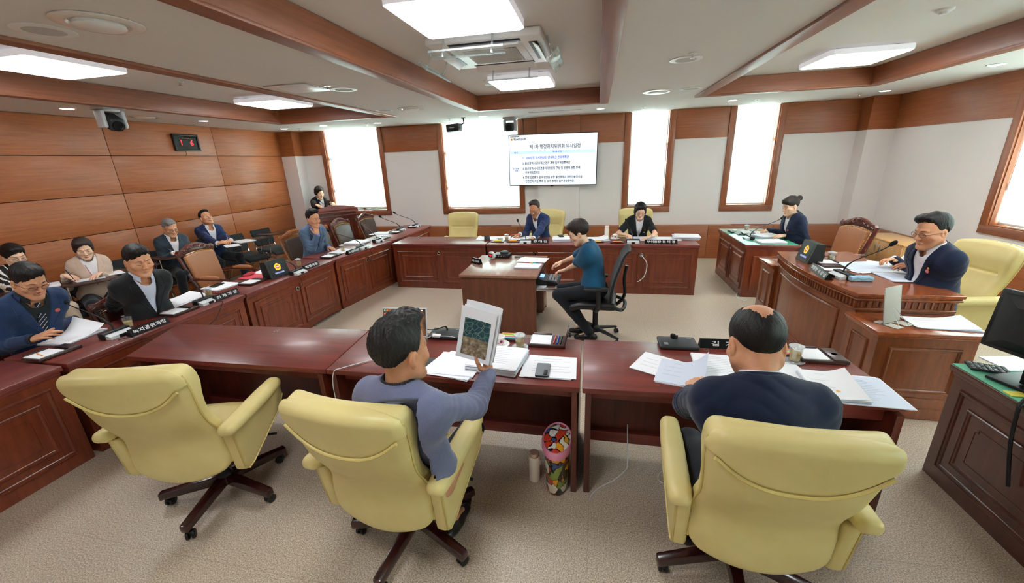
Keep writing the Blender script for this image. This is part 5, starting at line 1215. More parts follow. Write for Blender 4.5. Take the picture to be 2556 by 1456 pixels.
I = person('woman in beige jacket with red lanyard, writing in a notebook by the wall', (209, 622), -PI/2-.42, hz=.545, s=.95, lean=.08, lean2=.18, hyaw=-.12, hpitch=.3, fem=1, hair='bobside', hmat=HAIR_BR, skin=SKIN_L, cloth=BEIGE, shirt=TEE, sleeve='three', V=(.30, .07), collar=False,
    rh=dict(p=at(182, 693, .85), d=(.55, .35, -.35), n=(.3, -.3, .8), curls=[.9, .8, .9, 1.], thumb=.7), lh=dict(p=at(240, 687, .845), d=(.35, -.8, -.1), n=(0, 0, 1), curl=.3))
snap(CHR['jacket'], I)
s = MB(); pts = [I['onf'](.048-.05*k/7, -.05-.25*k/7, .007, True) for k in range(8)]; s.tube(pts, .0035, 6, flat=.4); obj('lanyard', s, plain('red_lanyard', 'a3222c', .6), I['jacket'])
IB = I = person('man in black suit and open white collar with eyes lowered, at the left row', (345, 652), -PI/2-.25, hz=.595, lean=.08, lean2=.2, hyaw=-.02, hpitch=.2, hair='fringe', cloth=BLACKW, shirt=PSHIRT, V=(.33, .075), fat=.6, thick=1.03, s=1.03,
    rh=dict(p=D((-4.42, 2.72, .64)), d=(.4, .4, -.7), curl=.5), lh=dict(p=D((-4.40, 2.98, .64)), d=(.4, -.4, -.7), curl=.5), h=.0024); snap(ch2, I, .04)
I = person('grey-haired man in glasses and slate suit, sitting by the wall', (424, 570), -PI/2-.35, hz=.55, lean=.04, lean2=.16, hyaw=.1, hpitch=.3, hair='side', hmat=HAIR_G, cloth=SLATE, glasses='thick', V=(.34, .07),
    rh=dict(p=at(450, 632, .82), d=(.5, .6, -.1), curl=.5), lh=dict(p=at(462, 627, .83), d=(.5, -.6, -.1), curl=.5), legs=dict(a0=(.13, .30, .09), a1=(-.12, .42, .09))); snap(CHR['man'], I)
I = person('man in navy suit and white shirt looking up at the screen, by the wall', (514, 545), -PI/2-.3, hz=.56, lean=-.02, lean2=.1, hyaw=.05, hpitch=-.38, hair='short', cloth=NAVY, V=(.38, .075), eo=.7,
    rh=dict(p=at(562, 608, .82), d=(.5, .7, .1), n=(.3, -.3, .8), curl=.9, thumb=.6), lh=dict(p=at(572, 602, .835), d=(.4, -.8, .0), n=(.4, .2, .8), curl=.9, thumb=.6), legs=dict(k0=(.16, .44, .50), k1=(-.15, .45, .54), a0=(.2, .34, .09), a1=(-.2, .42, .09))); snap(CHR['up'], I)
I = person('man in steel blue suit and periwinkle shirt resting his chin on his hand', (781, 547), -PI/2-.3, hz=.595, lean=.12, lean2=.22, hyaw=.02, hpitch=.15, hair='spiky', cloth=STEELB, shirt=LILAC, tie=TIE2, V=(.30, .07),
    rh=dict(head=(.045, .112, -.13), d=(-.25, .25, .9), n=(.8, -.6, .2), curls=[.7, 1.3, 1.5, 1.6], thumb=.1, pole=(.3, .3, -1)), lh=dict(p=at(828, 620, .765), d=(.8, -.35, -.1), n=(0, 0, 1), curl=.35)); snap(ch3, I, .03)
I = person('woman in black jacket and white top speaking at the lectern', (797, 482), -1.98, hz=.815, standing=True, lean=.06, lean2=.2, hyaw=-.05, hpitch=.3, fem=1, hair='bobside', hmat=HAIR_BR, skin=SKIN_L, cloth=BLACKW, shirt=TEE, V=(.34, .07), collar=False, s=.96, hs=1.12,
    rh=dict(p=D((-5.55, 7.38, 1.17)), d=(.8, -.2, -.2), curl=.4), lh=dict(p=D((-5.3, 7.7, 1.17)), d=(.6, -.7, -.2), curl=.4)); pin(I, -.09, -.13, REDP, .015, 6)
I = person('man in glasses and navy jacket with red pen, writing under the screen', (1335, 521), PI-.42, hz=.585, press=('snap', .08, .25), lean=.22, lean2=.36, hyaw=.12, hpitch=.42, hair='part', hmat=HAIR_BR, skin=SKIN_D, cloth=NAVY, glasses='thin', V=(.34, .055),
    rh=dict(p=at(1288, 588, .785), d=(-.7, -.5, -.1), n=(0, .1, 1), curls=[.8, .8, .9, 1.], thumb=.7), lh=dict(p=at(1322, 600, .77), d=(-.55, -.75, -.15), n=(.1, 0, 1), curl=.35, spread=1.8)); snap(CB1, I, .08, .25)
I = person('woman in black short-sleeved jacket writing with a blue pen, back row', (1598, 527), PI+.02, hz=.56, s=.95, press=('snap', .05, 0), lean=.26, lean2=.48, hyaw=-.03, hpitch=.3, fem=1, hair='bob', skin=SKIN_L, cloth=BLACKW, shirt=TEE, sleeve='short', V=(.36, .06), collar=False, glasses='thin', lapel=False,
    rh=dict(p=at(1572, 590, .785), d=(.55, -.65, -.1), n=(-.2, 0, 1), curls=[.8, .8, .9, 1.], thumb=.7, pole=(.9, -.3, -.6)), lh=dict(p=at(1612, 594, .775), d=(-.8, -.5, -.1), n=(0, 0, 1), curl=.3, spread=1.5, pole=(-.9, -.3, -.6))); pin(I, -.085, -.13, GOLDP, .011); pin(I, -.078, -.17, WHITEPIN, .012)
snap(CB2, I, .05)
s = MB(); w_ = I['ARM'][1]; u = w_['W']-w_['E']; u = u/np.linalg.norm(u)
for q in (.02, .032): s.tube([w_['W']-u*q, w_['W']-u*(q+.006)], .027, 18, False)
obj('bracelet', s, BLACKP, I['root'])
I = person('stenographer, woman in teal blouse typing in the middle of the room', (1445, 582), PI/2-.02, hz=.585, lean=.16, lean2=.34, hyaw=.02, hpitch=.45, fem=1, fat=.3, hair='crop', hmat=HAIR_BR, skin=SKIN_L, top='blouse', cloth=TEAL, sleeve='short', glasses='thin', h=.0024,
    rh=dict(p=at(1378, 664, .70), d=(-.9, -.2, -.25), n=(-.15, 0, 1), curl=.7, spread=1.5, pole=(.45, -.5, -.8)), lh=dict(p=at(1392, 680, .69), d=(-.9, .2, -.25), n=(-.15, 0, 1), curl=.7, spread=1.5, pole=(-.45, -.5, -.8)), legs=dict(k0=(.1, .37, .53), k1=(-.09, .38, .53), a0=(.07, .10, .10), a1=(-.1, .03, .10))); snap(TASK, I, .02)
I = person('woman with hair bun in navy jacket, writing at the right glass-topped desk', (1974, 515), PI/2+.22, hz=.585, lean=.12, lean2=.26, hyaw=.05, hpitch=.28, fem=1, hair='bun', hmat=HAIR_BR, skin=SKIN_L, cloth=NAVYD, shirt=TEE, V=(.36, .05), collar=False,
    rh=dict(p=at(1906, 577, .785), d=(-.8, -.5, -.1), n=(0, 0, 1), curls=[.9, .9, 1., 1.1], thumb=.7), lh=dict(p=at(1946, 589, .80), d=(-.9, .15, -.1), n=(0, -.4, 1), curl=.4, thumb=.5)); pin(I, -.09, -.16, REDP, .013, 6)
s = MB(); s.xf = I['HM']; s.lathe([(.0001, .006), (.004, .005), (.006, 0), (.004, -.005), (.0001, -.006)], 10, (-.083, .004, -.042)); obj('earring', s, WHITEPIN, I['root'])
I = person('man in glasses and navy suit leafing through papers at the high desk', (2328, 578), PI/2+.1, hz=.635, hs=1.1, press=(3.10, 4.27, PI/2+.12), lean=.03, lean2=.22, hyaw=.08, hpitch=.2, hair='side', skin=SKIN_M, cloth=NAVYD, glasses='thin', fat=1, thick=1.13, V=(.34, .075), h=.0022, s=1.03,
    rh=dict(p=at(2216, 648, .94), d=(-.85, -.45, .1), n=(-.1, .3, 1), curl=.45, thumb=.3), lh=dict(p=at(2266, 662, .945), d=(-.85, .45, -.05), n=(0, -.3, 1), curl=.45, thumb=.5, pole=(-1, .15, -.3))); pin(I, -.10, -.15, REDP, .016, 8); pin(I, -.105, -.125, GOLDP, .011)
w_ = I['ARM'][1]; u = Vector(w_['W']-w_['E']).normalized(); s = MB(); b0 = Vector(w_['W'])-u*.012; s.tube([b0-u*.009, b0+u*.009], .031, 20, False); s.xf = TR(b0) @ Vector(w_['n']).to_track_quat('Z', 'Y').to_matrix().to_4x4(); s.lathe([(.020, .022), (.020, .036), (.017, .037)], 24, mi=1); s.lathe([(.0001, .0365), (.0175, .0365)], 24, mi=2); obj('wristwatch', s, [BLACKL, STEEL, WHITEP], I['root'])
person('man in linen jacket seen from behind, holding up a map sheet', (1000, 880), -.22, hz=.58, hs=1.13, press=(-.92, 1.545, -.08, 1), lean=-.20, lean2=-.04, hyaw=-.22, hpitch=.05, hair='spiky', skin=SKIN_D, cloth=LINEN, shirt=DARKPAT, h=.0022, s=1.03, thick=1.06, cuff=False, collar=True,
    rh=dict(p=aty(1216, 897, 1.76), d=(-.12, .1, .95), n=(.8, -.1, .2), curls=[.9, .9, 1., 1.], thumb=.5, pole=(.5, -.55, -.8)), lh=dict(p=D((-1.18, 1.86, .66)), d=(.3, .9, -.1), curl=.5), legs=dict(k0=(.02, .42, .56), k1=(-.2, .40, .56), a0=(-.03, .22, .09), a1=(-.2, .25, .09)))
person('balding man in dark navy suit seen from behind, reading papers', (1888, 862), .03, hz=.585, hs=1.13, sw=.185, press=(.68, 1.625, -.03), lean=.10, lean2=.42, hyaw=.02, hpitch=.5, hair='bald', skin=SKIN_M, cloth=NAVYD, h=.0022, s=1.06, thick=1.16, fat=.6,
    lh=dict(p=at(1730, 953, .80), d=(.25, .9, .2), n=(-.6, .1, .8), curls=[1., 1.1, 1.2, 1.2], thumb=.6, pole=(-.85, -.5, -.6)), rh=dict(p=D((.98, 2.1, .79)), d=(-.4, .9, -.1), curl=.5))
# ================================================================ things on the desks
DZ = .741
SLATEP = plain('slate_plastic', '3a4248', .35); GLOSSB = plain('glossy_black', '0c0d10', .35, spec=.25); LETTER = plain('white_lettering', 'f3f3f3', .5); TRAYW = wood('tray_dark_wood', '2a1512', '361c18', '44251f', (4, 4, 4), .35, .2)
def nameplate(label, p, rz, txt, L=.26, h=.055, grp='black name plates', sz=.036, wid=None):
    t_ = thing('name_plate', label, 'name plate', p, rz, grp); s = MB(); d = .032
    s.add([(-L/2, -d, 0), (L/2, -d, 0), (L/2, d, 0), (-L/2, d, 0), (-L/2, -.006, h), (L/2, -.006, h), (L/2, .006, h), (-L/2, .006, h)], [(3, 2, 1, 0), (4, 5, 6, 7), (0, 1, 5, 4), (1, 2, 6, 5), (2, 3, 7, 6), (3, 0, 4, 7)])
    obj('plate', s, GLOSSB, t_, 0)
    a = math.atan2(h, d-.006); M = TR((0, -(d+.006)/2-.0008, h/2)) @ R3('X', a); obj('lettering', text_mb(txt, sz, M, width=wid or L*.86, bold=.0007), LETTER, t_, 0); return t_
def mic(label, p, rz, head, grp='gooseneck microphones', base='silver', cable=None):
    """p: base on the desk; head: world point of the foam head."""
    p = Vector(p); t_ = thing('gooseneck_microphone', label, 'microphone', p, rz, grp); Mi = (TR(p) @ R3('Z', rz)).inverted(); hd = Mi @ Vector(head); s = MB()
    if base == 'silver':
        s.add([(-.085, -.05, 0), (.085, -.05, 0), (.085, .05, 0), (-.085, .05, 0), (-.085, -.046, .022), (.085, -.046, .022), (.085, .05, .05), (-.085, .05, .05)], [(3, 2, 1, 0), (4, 5, 6, 7), (0, 1, 5, 4), (1, 2, 6, 5), (2, 3, 7, 6), (3, 0, 4, 7)]); obj('base', s, SILVER, t_, 0)
        s = MB(); s.box((0, -.047, .012), (.05, .012, .022), .003); s.box((0, .035, .026), (.19, .06, .05), .004); obj('base_foot', s, BLACKP, t_); st = Vector((.0, .03, .05))
    elif base == 'lectern': s.lathe([(.03, 0), (.03, .012), (.012, .02), (.0001, .02)], 18); obj('base', s, BLACKP, t_); st = Vector((0, 0, .02))
    else:
        s.box((0, 0, .014), (.24, .15, .026), .008, R3('X', .05), 3); obj('base', s, DGREY, t_); s = MB(); s.box((-.08, -.045, .03), (.025, .03, .004), .001); s.box((.08, .045, .0315), (.03, .006, .002), 0); obj('talk_button', s, GREYP, t_); st = Vector((.0, .03, .03))
    v = hd-st; c1 = st+Vector((0, 0, {'silver': .12, 'flat': .07, 'lectern': .06}[base])); c2 = hd-v.normalized()*.1+Vector((0, 0, -.02)); pts = bez(st, c1, c2, hd, 16)
    s = MB(); s.tube(pts, [.0065]*5+[.0042]*12, 8); obj('gooseneck', s, BLACKP, t_)
    dr = (pts[-1]-pts[-2]).normalized(); s = MB(); s.lathe([(.0001, -.006), (.011, -.004), (.017, .012), (.0185, .028), (.015, .045), (.007, .054), (.0001, .056)], 16, tuple(hd), M=dr.to_track_quat('Z', 'Y').to_matrix().to_4x4()); obj('foam_head', s, plain('black_foam', '17181a', .95, bumpk=.6, nscale=900), t_)
    if cable:
        s = MB(); s.tube(catmull([Mi @ Vector(q) for q in cable], 6), .003, 6); obj('cable', s, CABLE, t_)
    return t_
def sheets(label, p, rz, w=.21, d=.297, n=6, jit=.01, name='paper_stack', cat='papers', curl=0, lines=0, mat=None, t=.0016, grp=None, rot=.04, fan=0, cover=None, head=None):
    t_ = MB(); z = 0
    for i in range(n):
        a = random.uniform(-rot, rot)+fan*(i-n/2); ox, oy = random.uniform(-jit, jit), random.uniform(-jit, jit); M = TR((ox, oy, z)) @ R3('Z', a); last = i == n-1; t_.xf = M
        def fn(u, v, last=last):
            x, y = (u-.5)*w, (v-.5)*d; zz = t+(curl*max(0, u-.45)**2*4*(.4+.6*v) if last else 0); return ((x-(curl*.5*max(0, u-.6)**2 if last else 0), y, zz), Vector((0, 0, 1)))
        t_.slab(fn, 13 if (curl and last) else 2, 3 if (curl and last) else 2, t*.95, 0 if i % 4 else 1); z += t
    if lines:
        t_.xf = M
        for k in range(lines):
            y = d*.36-k*d*.72/lines; l = w*random.uniform(.45, .78) if k else w*.4; x0 = -w*.38 if k else -l/2
            t_.b2((x0, y, t+.0003), (min(x0+l, w*.3 if curl else w*.42), y+.0014, t+.0008), 0, 2)
    t_.xf = None
    o = obj(name, t_, [mat or PAPER, PAPERB, INK], None, 25); o.location = p; o.rotation_euler = (0, 0, rz); return tag(o, label, cat, grp)
def tray(label, p, rz, grp='dark wooden note trays', pen=True, lid=True, pencil=False, open_lid=False):
    t_ = thing('note_tray', label, 'note tray', p, rz, grp); s = MB(); s.box((0, 0, .011), (.25, .17, .022), .003); obj('tray', s, TRAYW, t_)
    s = MB(); s.box((-.045, -.0, .0245), (.14, .15, .006), .001); obj('note_paper', s, PAPER, t_)
    if lid: s = MB(); s.box((-.045, .078, .03), (.13, .02, .012), .003); obj('clip', s, TRAYW, t_)
    if open_lid: s = MB(); s.box((.128, 0, .06), (.008, .17, .1), .002, R3('Y', .25)); obj('open_lid', s, TRAYW, t_)
    if pen:
        s = MB(); s.tube([(.05, -.07, .027), (.06, .065, .027)], .005, 8); s.tube([(.06, .065, .027), (.0607, .075, .027)], [.004, .001], 8); obj('pen', s, BLACKP, t_)
    if pencil: s = MB(); s.tube([(-.08, -.05, .0315), (-.06, .04, .0315)], .0035, 6); obj('pencil', s, ORANGEP, t_)
    return t_
ORANGEP = plain('orange_pencil', 'e8982a', .4)
def cup(label, p, grp='glasses of pale tea', lid=True, coaster=False, s_=1):
    t_ = thing('glass_of_tea', label, 'glass', p, 0, grp); s = MB(); h = .09*s_; r = .034*s_
    s.lathe([(.0001, .002), (r*.8, .002), (r*.86, .01), (r, h), (r-.003, h), (r*.86-.004, .012), (.0001, .009)], 24); obj('tumbler', s, GLASS, t_)
    s = MB(); s.lathe([(.0001, .0105), (r*.84-.004, .0125), (r*.95-.004, h*.62), (.0001, h*.62)], 24); obj('tea', s, TEA, t_)
    if lid:
        s = MB(); s.lathe([(.0001, h+.02), (r*.4, h+.018), (r*.7, h+.01), (r*1.12, h+.007), (r*1.15, h+.002), (r*.8, h-.004), (.0001, h)], 24); obj('lid', s, LACE, t_)
    if coaster:
        s = MB(); s.lathe([(.0001, .0), (.045, 0), (.055, .004), (.056, .008), (.05, .006), (.0001, .0015)], 32); obj('coaster', s, LACE, t_)
    return t_
def teacup(label, p, rz=0, saucer=True, flower=True):
    t_ = thing('teacup', label, 'cup', p, rz, 'white teacups'); s = MB(); z0 = .012 if saucer else 0
    s.lathe([(.0001, z0), (.022, z0), (.024, z0+.006), (.034, z0+.03), (.041, z0+.06), (.0385, z0+.06), (.03, z0+.03), (.02, z0+.012), (.0001, z0+.011)], 28); obj('bowl', s, PORC, t_)
    s = MB(); s.tube([(-.036, 0, z0+.048), (-.055, 0, z0+.045), (-.058, 0, z0+.03), (-.048, 0, z0+.018), (-.031, 0, z0+.02)], .004, 8); obj('handle', s, PORC, t_)
    if saucer: s = MB(); s.lathe([(.0001, .004), (.03, .003), (.035, .006), (.068, .014), (.07, .0165), (.06, .013), (.034, .009), (.0001, .008)], 32); obj('saucer', s, PORC, t_)
    if flower:
        s = MB()
        for k in range(5): a = 2*PI*k/5; s.lathe([(.0001, .001), (.005, .0005), (.0055, 0)], 10, (.006*math.cos(a), -.0372, z0+.036+.006*math.sin(a)), M=R3('X', PI/2))
        s.tube([(.033*math.cos(a), .033*math.sin(a), z0+.0225) for a in np.linspace(0, 2*PI, 33)[:-1]], .0016, 6, False, 1, True); obj('painted_flower', s, [plain('magenta_glaze', 'a3315c', .3), plain('red_glaze', 'b5404a', .3)], t_)
    return t_
PORC = plain('porcelain', 'f3f1ee', .15, coat=.5)
def phone(label, p, rz, mat=None, cams=False, w=.078, l=.158):
    t_ = thing('smartphone', label, 'phone', p, rz, 'smartphones on the desks'); s = MB(); bm = bmesh.new(); bmesh.ops.create_cube(bm, size=1); bmesh.ops.scale(bm, vec=(w, l, .011), verts=bm.verts)
    bmesh.ops.bevel(bm, geom=[e for e in bm.edges if abs((e.verts[0].co-e.verts[1].co).z) > .005], offset=.01, segments=4, profile=.5, affect='EDGES'); bmesh.ops.translate(bm, vec=(0, 0, .0056), verts=bm.verts); s.bm(bm); obj('case', s, mat or DGREY, t_, 30)
    s = MB()
    if cams:
        s.box((.02, -.035, .0125), (.022, .06, .004), .002)
        for k in range(3): s.lathe([(.0075, .014), (.0075, .0165), (.0001, .0165)], 14, (.02, -.053+.018*k, 0))
        obj('camera_bump', s, BLACKP, t_)
    else: s.box((0, 0, .0114), (w-.008, l-.012, .0012), 0); obj('screen', s, GLOSSB, t_)
    return t_
SCREENB = glow('dark_screen', '05070c', .3); GOLDE = glow('emblem_gold', 'dda81a', .5); REDE = glow('emblem_red', 'a81f1a', .45); WHITEE = glow('emblem_white', 'd5daf2', .5); BLUEE = glow('caption_blue', '9aa4e0', .5)
def emblem(mb, M, r, gold=0, red=1, white=2, inner=True):
    P = []
    for k in range(100):
        a = 2*PI*k/100+PI/2; u = (a-PI/2) % (2*PI/5)-PI/5; pent = math.cos(PI/5)/math.cos(u); P.append((r*(.35+.65*pent)*(1+.04*math.cos(20*(a-PI/2)))*math.cos(a), r*(.35+.65*pent)*(1+.04*math.cos(20*(a-PI/2)))*math.sin(a)))
    mb.add([M @ Vector((x, y, 0)) for x, y in P], [tuple(range(100))], gold); mb.add([M @ Vector((r*.5*math.cos(2*PI*k/40), r*.5*math.sin(2*PI*k/40), .0006)) for k in range(40)], [tuple(range(40))], red)
    if inner: text_mb('의회', r*.42, M @ TR((0, 0, .0014)), white, mb, bold=.0004)
def emblem_box(label, p, rz, tilt=-.28):
    t_ = thing('emblem_display', label, 'display', p, rz, 'black displays with the council emblem'); s = MB(); L, H, Dp = .27, .2, .10
    s.xf = TR((0, 0, .001)); s.add([(-L/2, -.06, 0), (L/2, -.06, 0), (L/2, .07, 0), (-L/2, .07, 0), (-L/2, -.005, H), (L/2, -.005, H), (L/2, .075, H-.01), (-L/2, .075, H-.01)], [(3, 2, 1, 0), (4, 5, 6, 7), (0, 1, 5, 4), (1, 2, 6, 5), (2, 3, 7, 6), (3, 0, 4, 7)]); obj('housing', s, BLACKP, t_, 0)
    a = math.atan2(H, .055); M = TR((0, -.0335, H/2)) @ R3('X', a); s = MB(); s.xf = M; s.b2((-.10, -.08, .0), (.10, .085, .002)); obj('screen', s, SCREENB, t_)
    s = MB(); emblem(s, M @ TR((0, .02, .003)), .045); text_mb('행정자치위원회', .02, M @ TR((0, -.052, .003)), 3, s, width=.125, bold=.0004); obj('screen_emblem', s, [GOLDE, REDE, WHITEE, BLUEE], t_, 0); return t_
LR = PI/2
q = lambda px, py, z=DZ: at(px, py, z)
# ---- left row
mic('silver-based gooseneck microphone of the man in the striped tie', q(297, 838), LR+.0, at(166, 757, .985), cable=[(-3.57, 2.13, .75), (-3.52, 2.2, .745), (-3.505, 2.4, .62), (-3.51, 2.52, .575), (-3.545, 2.52, .56)])
nameplate('name plate reading 녹지공원과장, before the man in the striped tie', q(373, 822), LR+.0, '녹지공원과장', .30)
cup('open glass of tea left of the 녹지공원과장 name plate', q(324, 818), lid=False)
tray('note tray with pen and orange pencil in front of the man in the striped tie', q(133, 884), LR-.0, pencil=True)
sheets('open booklet whose page the man in the striped tie turns', q(185, 842), LR+.15, .3, .25, 8, .006, 'booklet', 'booklet', .09, 12)
mic('silver-based gooseneck microphone before the man in the black suit', q(518, 757), LR, at(468, 684, 1.0), cable=[(-3.57, 3.02, .75), (-3.52, 3.0, .745), (-3.505, 2.86, .62), (-3.51, 2.62, .575), (-3.545, 2.52, .56)])
nameplate('black name plate reading 회계과장 on the left row', q(565, 742), LR, '회 계 과 장', .27)
cup('tea glass with crystal lid beside the 회계과장 name plate', q(523, 742))
sheets('large sheet papers in front of the man in the black suit', q(395, 772), LR+.05, .42, .30, 4, .004, lines=0)
sheets('open ring notebook left of the black-suited man microphone', q(455, 750), LR-.1, .36, .28, 6, .004, 'notebook', 'notebook', .02, 0)
s = MB(); s.tube([(0, 0, .004), (0, .17, .004)], .0038, 6); s.tube([(0, .17, .004), (0, .185, .004)], [.0035, .0005], 6); o = obj('pencil', s, ORANGEP); o.location = q(336, 773, DZ+.007); o.rotation_euler = (0, 0, -.9); tag(o, 'orange pencil lying on the papers of the man in the black suit', 'pencil')
tray('note tray with black pen by the large papers of the black-suited man', q(449, 779), LR, lid=True)
sheets('booklet under the black phone, right of the black-suited man', q(552, 716), LR-.1, .28, .26, 7, .004, 'booklet', 'booklet')
phone('black phone in a flip case on a white booklet', q(541, 713, DZ+.012), .2, BLACKP)
sheets('white papers under the red folder before the empty tan chair', q(655, 683), LR, .24, .3, 3, .01)
s = MB(); s.box((0, 0, .004), (.23, .31, .008), .002); o = obj('folder', s, plain('coral_red_card', 'd8495a', .5)); o.location = q(640, 692, DZ+.006); o.rotation_euler = (0, 0, LR-.1); tag(o, 'red folder on the desk before the empty tan chair', 'folder')
t_ = thing('phone_wallet', 'red phone wallet lying on the red folder', 'phone', q(622, 686, DZ+.015), .35); s = MB(); s.box((0, 0, .008), (.085, .16, .016), .004); obj('cover', s, plain('crimson_leatherette', 'a5182c', .4), t_); s = MB(); s.box((.01, 0, .008), (.1, .02, .018), .003); obj('strap', s, plain('red_strap', 'c62840', .4), t_)
tray('note tray with pen between the red folder and the emblem display', q(633, 706), LR)
emblem_box('black emblem display at the left row, beside the 행정국장 plate', q(693, 690), LR-.12)
mic('gooseneck microphone right of the left-row emblem display', q(747, 683), LR, at(655, 632, .99), cable=[(-3.57, 4.02, .75), (-3.52, 4.03, .745), (-3.5, 4.06, .65), (-3.51, 4.06, .58), (-3.545, 4.03, .56)])
nameplate('black name plate reading 행정국장 on the left row', q(776, 668), LR, '행정국장', .27)
cup('tea glass with crystal lid left of the 행정국장 plate', q(747, 665))
tray('note tray before the man resting his chin', q(826, 641), LR-.05)
sheets('white booklet under the hand of the man resting his chin', q(850, 629), LR-.1, .28, .24, 6, .006, 'booklet', 'booklet', .015)
cup('tea glass before the man resting his chin', q(856, 628))
nameplate('black name plate reading 도시경관과장 on the left row', q(882, 631), LR-.1, '도시경관과장', .27)
mic('gooseneck microphone right of the 도시경관과장 plate', q(907, 621), LR-.1, at(822, 577, 1.0), cable=[(-3.42, 5.42, .75), (-3.39, 5.45, .745), (-3.37, 5.47, .65), (-3.4, 5.47, .59), (-3.44, 5.47, .56)])
sheets('stack of papers behind the 도시경관과장 microphone', q(893, 607), LR-.1, .3, .3, 16, .012)
mic('gooseneck microphone at the joint of the last two left-row desks', q(946, 604), LR-.1, at(886, 548, 1.04), cable=[(-3.36, 5.92, .75), (-3.33, 5.92, .745), (-3.32, 5.85, .65), (-3.36, 5.6, .58), (-3.43, 5.47, .56)])
tray('note tray left of the far gooseneck microphones', q(955, 597), LR-.1); tray('note tray at the second last left-row place', q(988, 581), LR); tray('note tray at the last left-row place, by the ledge', (-3.63, 7.56, DZ), LR)
sheets('white papers at the second last left-row place', q(958, 583), LR, .3, .42, 3, .01)
mic('second last gooseneck microphone of the left row', q(1003, 576), LR, at(952, 543, 1.03)); mic('last gooseneck microphone of the left row, by the ledge', q(1041, 566), LR, at(987, 533, 1.03))
mic('thin microphone standing on the lectern', (-5.40, 7.42, 1.16), -2.2, aty(799, 503, 7.40), base='lectern')
# ---- back row
BRZ = 0
sheets('loose white papers left of the man under the screen', q(1232, 596), .1, .5, .3, 4, .03, lines=5)
t_ = thing('desk_calendar', 'small standing black desk calendar left of the man under the screen', 'calendar', q(1216, 601), .2); s = MB(); s.box((0, 0, .04), (.09, .004, .08), .001, R3('X', -.4)); s.box((0, .03, .04), (.09, .004, .08), .001, R3('X', .4)); obj('panel', s, DGREY, t_)
def marker_tray(label, p, rz, cols):
    t_ = thing('marker_tray', label, 'marker set', p, rz, 'trays of colour markers'); s = MB(); s.box((0, 0, .007), (.2, .1, .014), .003); obj('tray', s, TRAYW, t_)
    for k, c in enumerate(cols): s = MB(); s.tube([(-.06, -.036+.018*k, .02), (.06, -.036+.018*k, .02)], .0068, 8); obj('marker', s, plain('marker_'+c, c, .4), t_, label='%s marker' % {'e8d22c': 'yellow', 'e05c9a': 'pink', '4bb6c8': 'turquoise', '7ac04c': 'green', 'ee8a34': 'orange', '2a4fc0': 'blue', 'c92f2f': 'red'}[c])
    return t_
marker_tray('tray of yellow markers left of the man under the screen', q(1243, 604), 0, ['e8d22c', 'e8d22c'])
teacup('white teacup left of the man under the screen', q(1249, 603), saucer=False, flower=False); cup('tea glass before the man under the screen', q(1265, 601), lid=True)
marker_tray('tray of pens beside the silver microphone under the screen', q(1282, 604), 0, ['ee8a34', 'e8d22c', 'c92f2f'])
sheets('papers the man under the screen is marking', q(1308, 595), -.1, .42, .3, 6, .02, lines=8)
mic('gooseneck microphone of the man under the screen', q(1312, 607), 0, at(1293, 553, 1.01), cable=[(-1.27, 5.84, .75), (-1.27, 5.82, .735), (-1.2, 5.83, .63), (-.99, 5.85, .59), (-.9, 5.88, .585)])
nameplate('name plate reading 강대길, left part of the back row', q(1349, 607), 0, '강 대 길', .24)
sheets('stack of papers with a phone on it, right of the man under the screen', q(1408, 599), .1, .34, .28, 22, .01); phone('dark phone on the paper stack right of the man under the screen', q(1400, 590, DZ+.037), .3, SLATEP)
sheets('papers left of the white tumbler on the back row', q(1492, 598), .1, .3, .28, 8, .02, curl=.05); marker_tray('tray of yellow markers behind the stenographer', q(1490, 605), 0, ['e8d22c', 'e8d22c', 'c92f2f'])
def tumbler(label, p, c, h=.22, r=.034, tag_=None):
    t_ = thing('tumbler', label, 'tumbler', p, 0); s = MB(); s.lathe([(.0001, 0), (r*.9, 0), (r, .006), (r, h*.82), (r*.82, h*.86)], 28); obj('body', s, c, t_); s = MB(); s.lathe([(r*.82, h*.86), (r*.92, h*.88), (r*.92, h*.97), (r*.8, h), (.0001, h)], 28); obj('cap', s, tag_ or c, t_); return t_
CREAM = plain('cream_enamel', 'ece3d6', .35)
tumbler('cream tumbler standing between the microphones on the back row', q(1514, 596), CREAM, .2)
teacup('white teacup on a saucer left of the woman in black', q(1535, 598)); marker_tray('tray of pens in front of the woman in black', q(1540, 606), 0, ['c92f2f', 'e8d22c', 'ee8a34'])
sheets('papers the woman in black is writing on', q(1600, 597), .05, .4, .3, 5, .02, lines=6)
mic('gooseneck microphone of the woman in black', q(1580, 607), 0, at(1564, 553, 1.01), cable=[(.50, 5.84, .75), (.51, 5.82, .735), (.53, 5.83, .68), (.62, 5.85, .61), (.645, 5.88, .585)])
nameplate('long name plate reading 부위원장 천미경', q(1649, 608), 0, '부위원장 천 미 경', .44)
sheets('white papers right of the woman in black', q(1660, 597), 0, .4, .28, 4, .02); sheets('untidy stack of papers at the right end of the back row', q(1712, 595), -.15, .34, .27, 26, .022, fan=.004)
s = MB(); s.tube(catmull([(.645, 5.87, .585), (.66, 5.84, .57), (.72, 5.83, .47), (.70, 5.83, .3), (.63, 5.82, .22), (.60, 5.82, .21)], 6), .006, 8); o = obj('cable', s, CABLEW); tag(o, 'white cable hanging out of the back desk front, below the woman in black', 'cable')
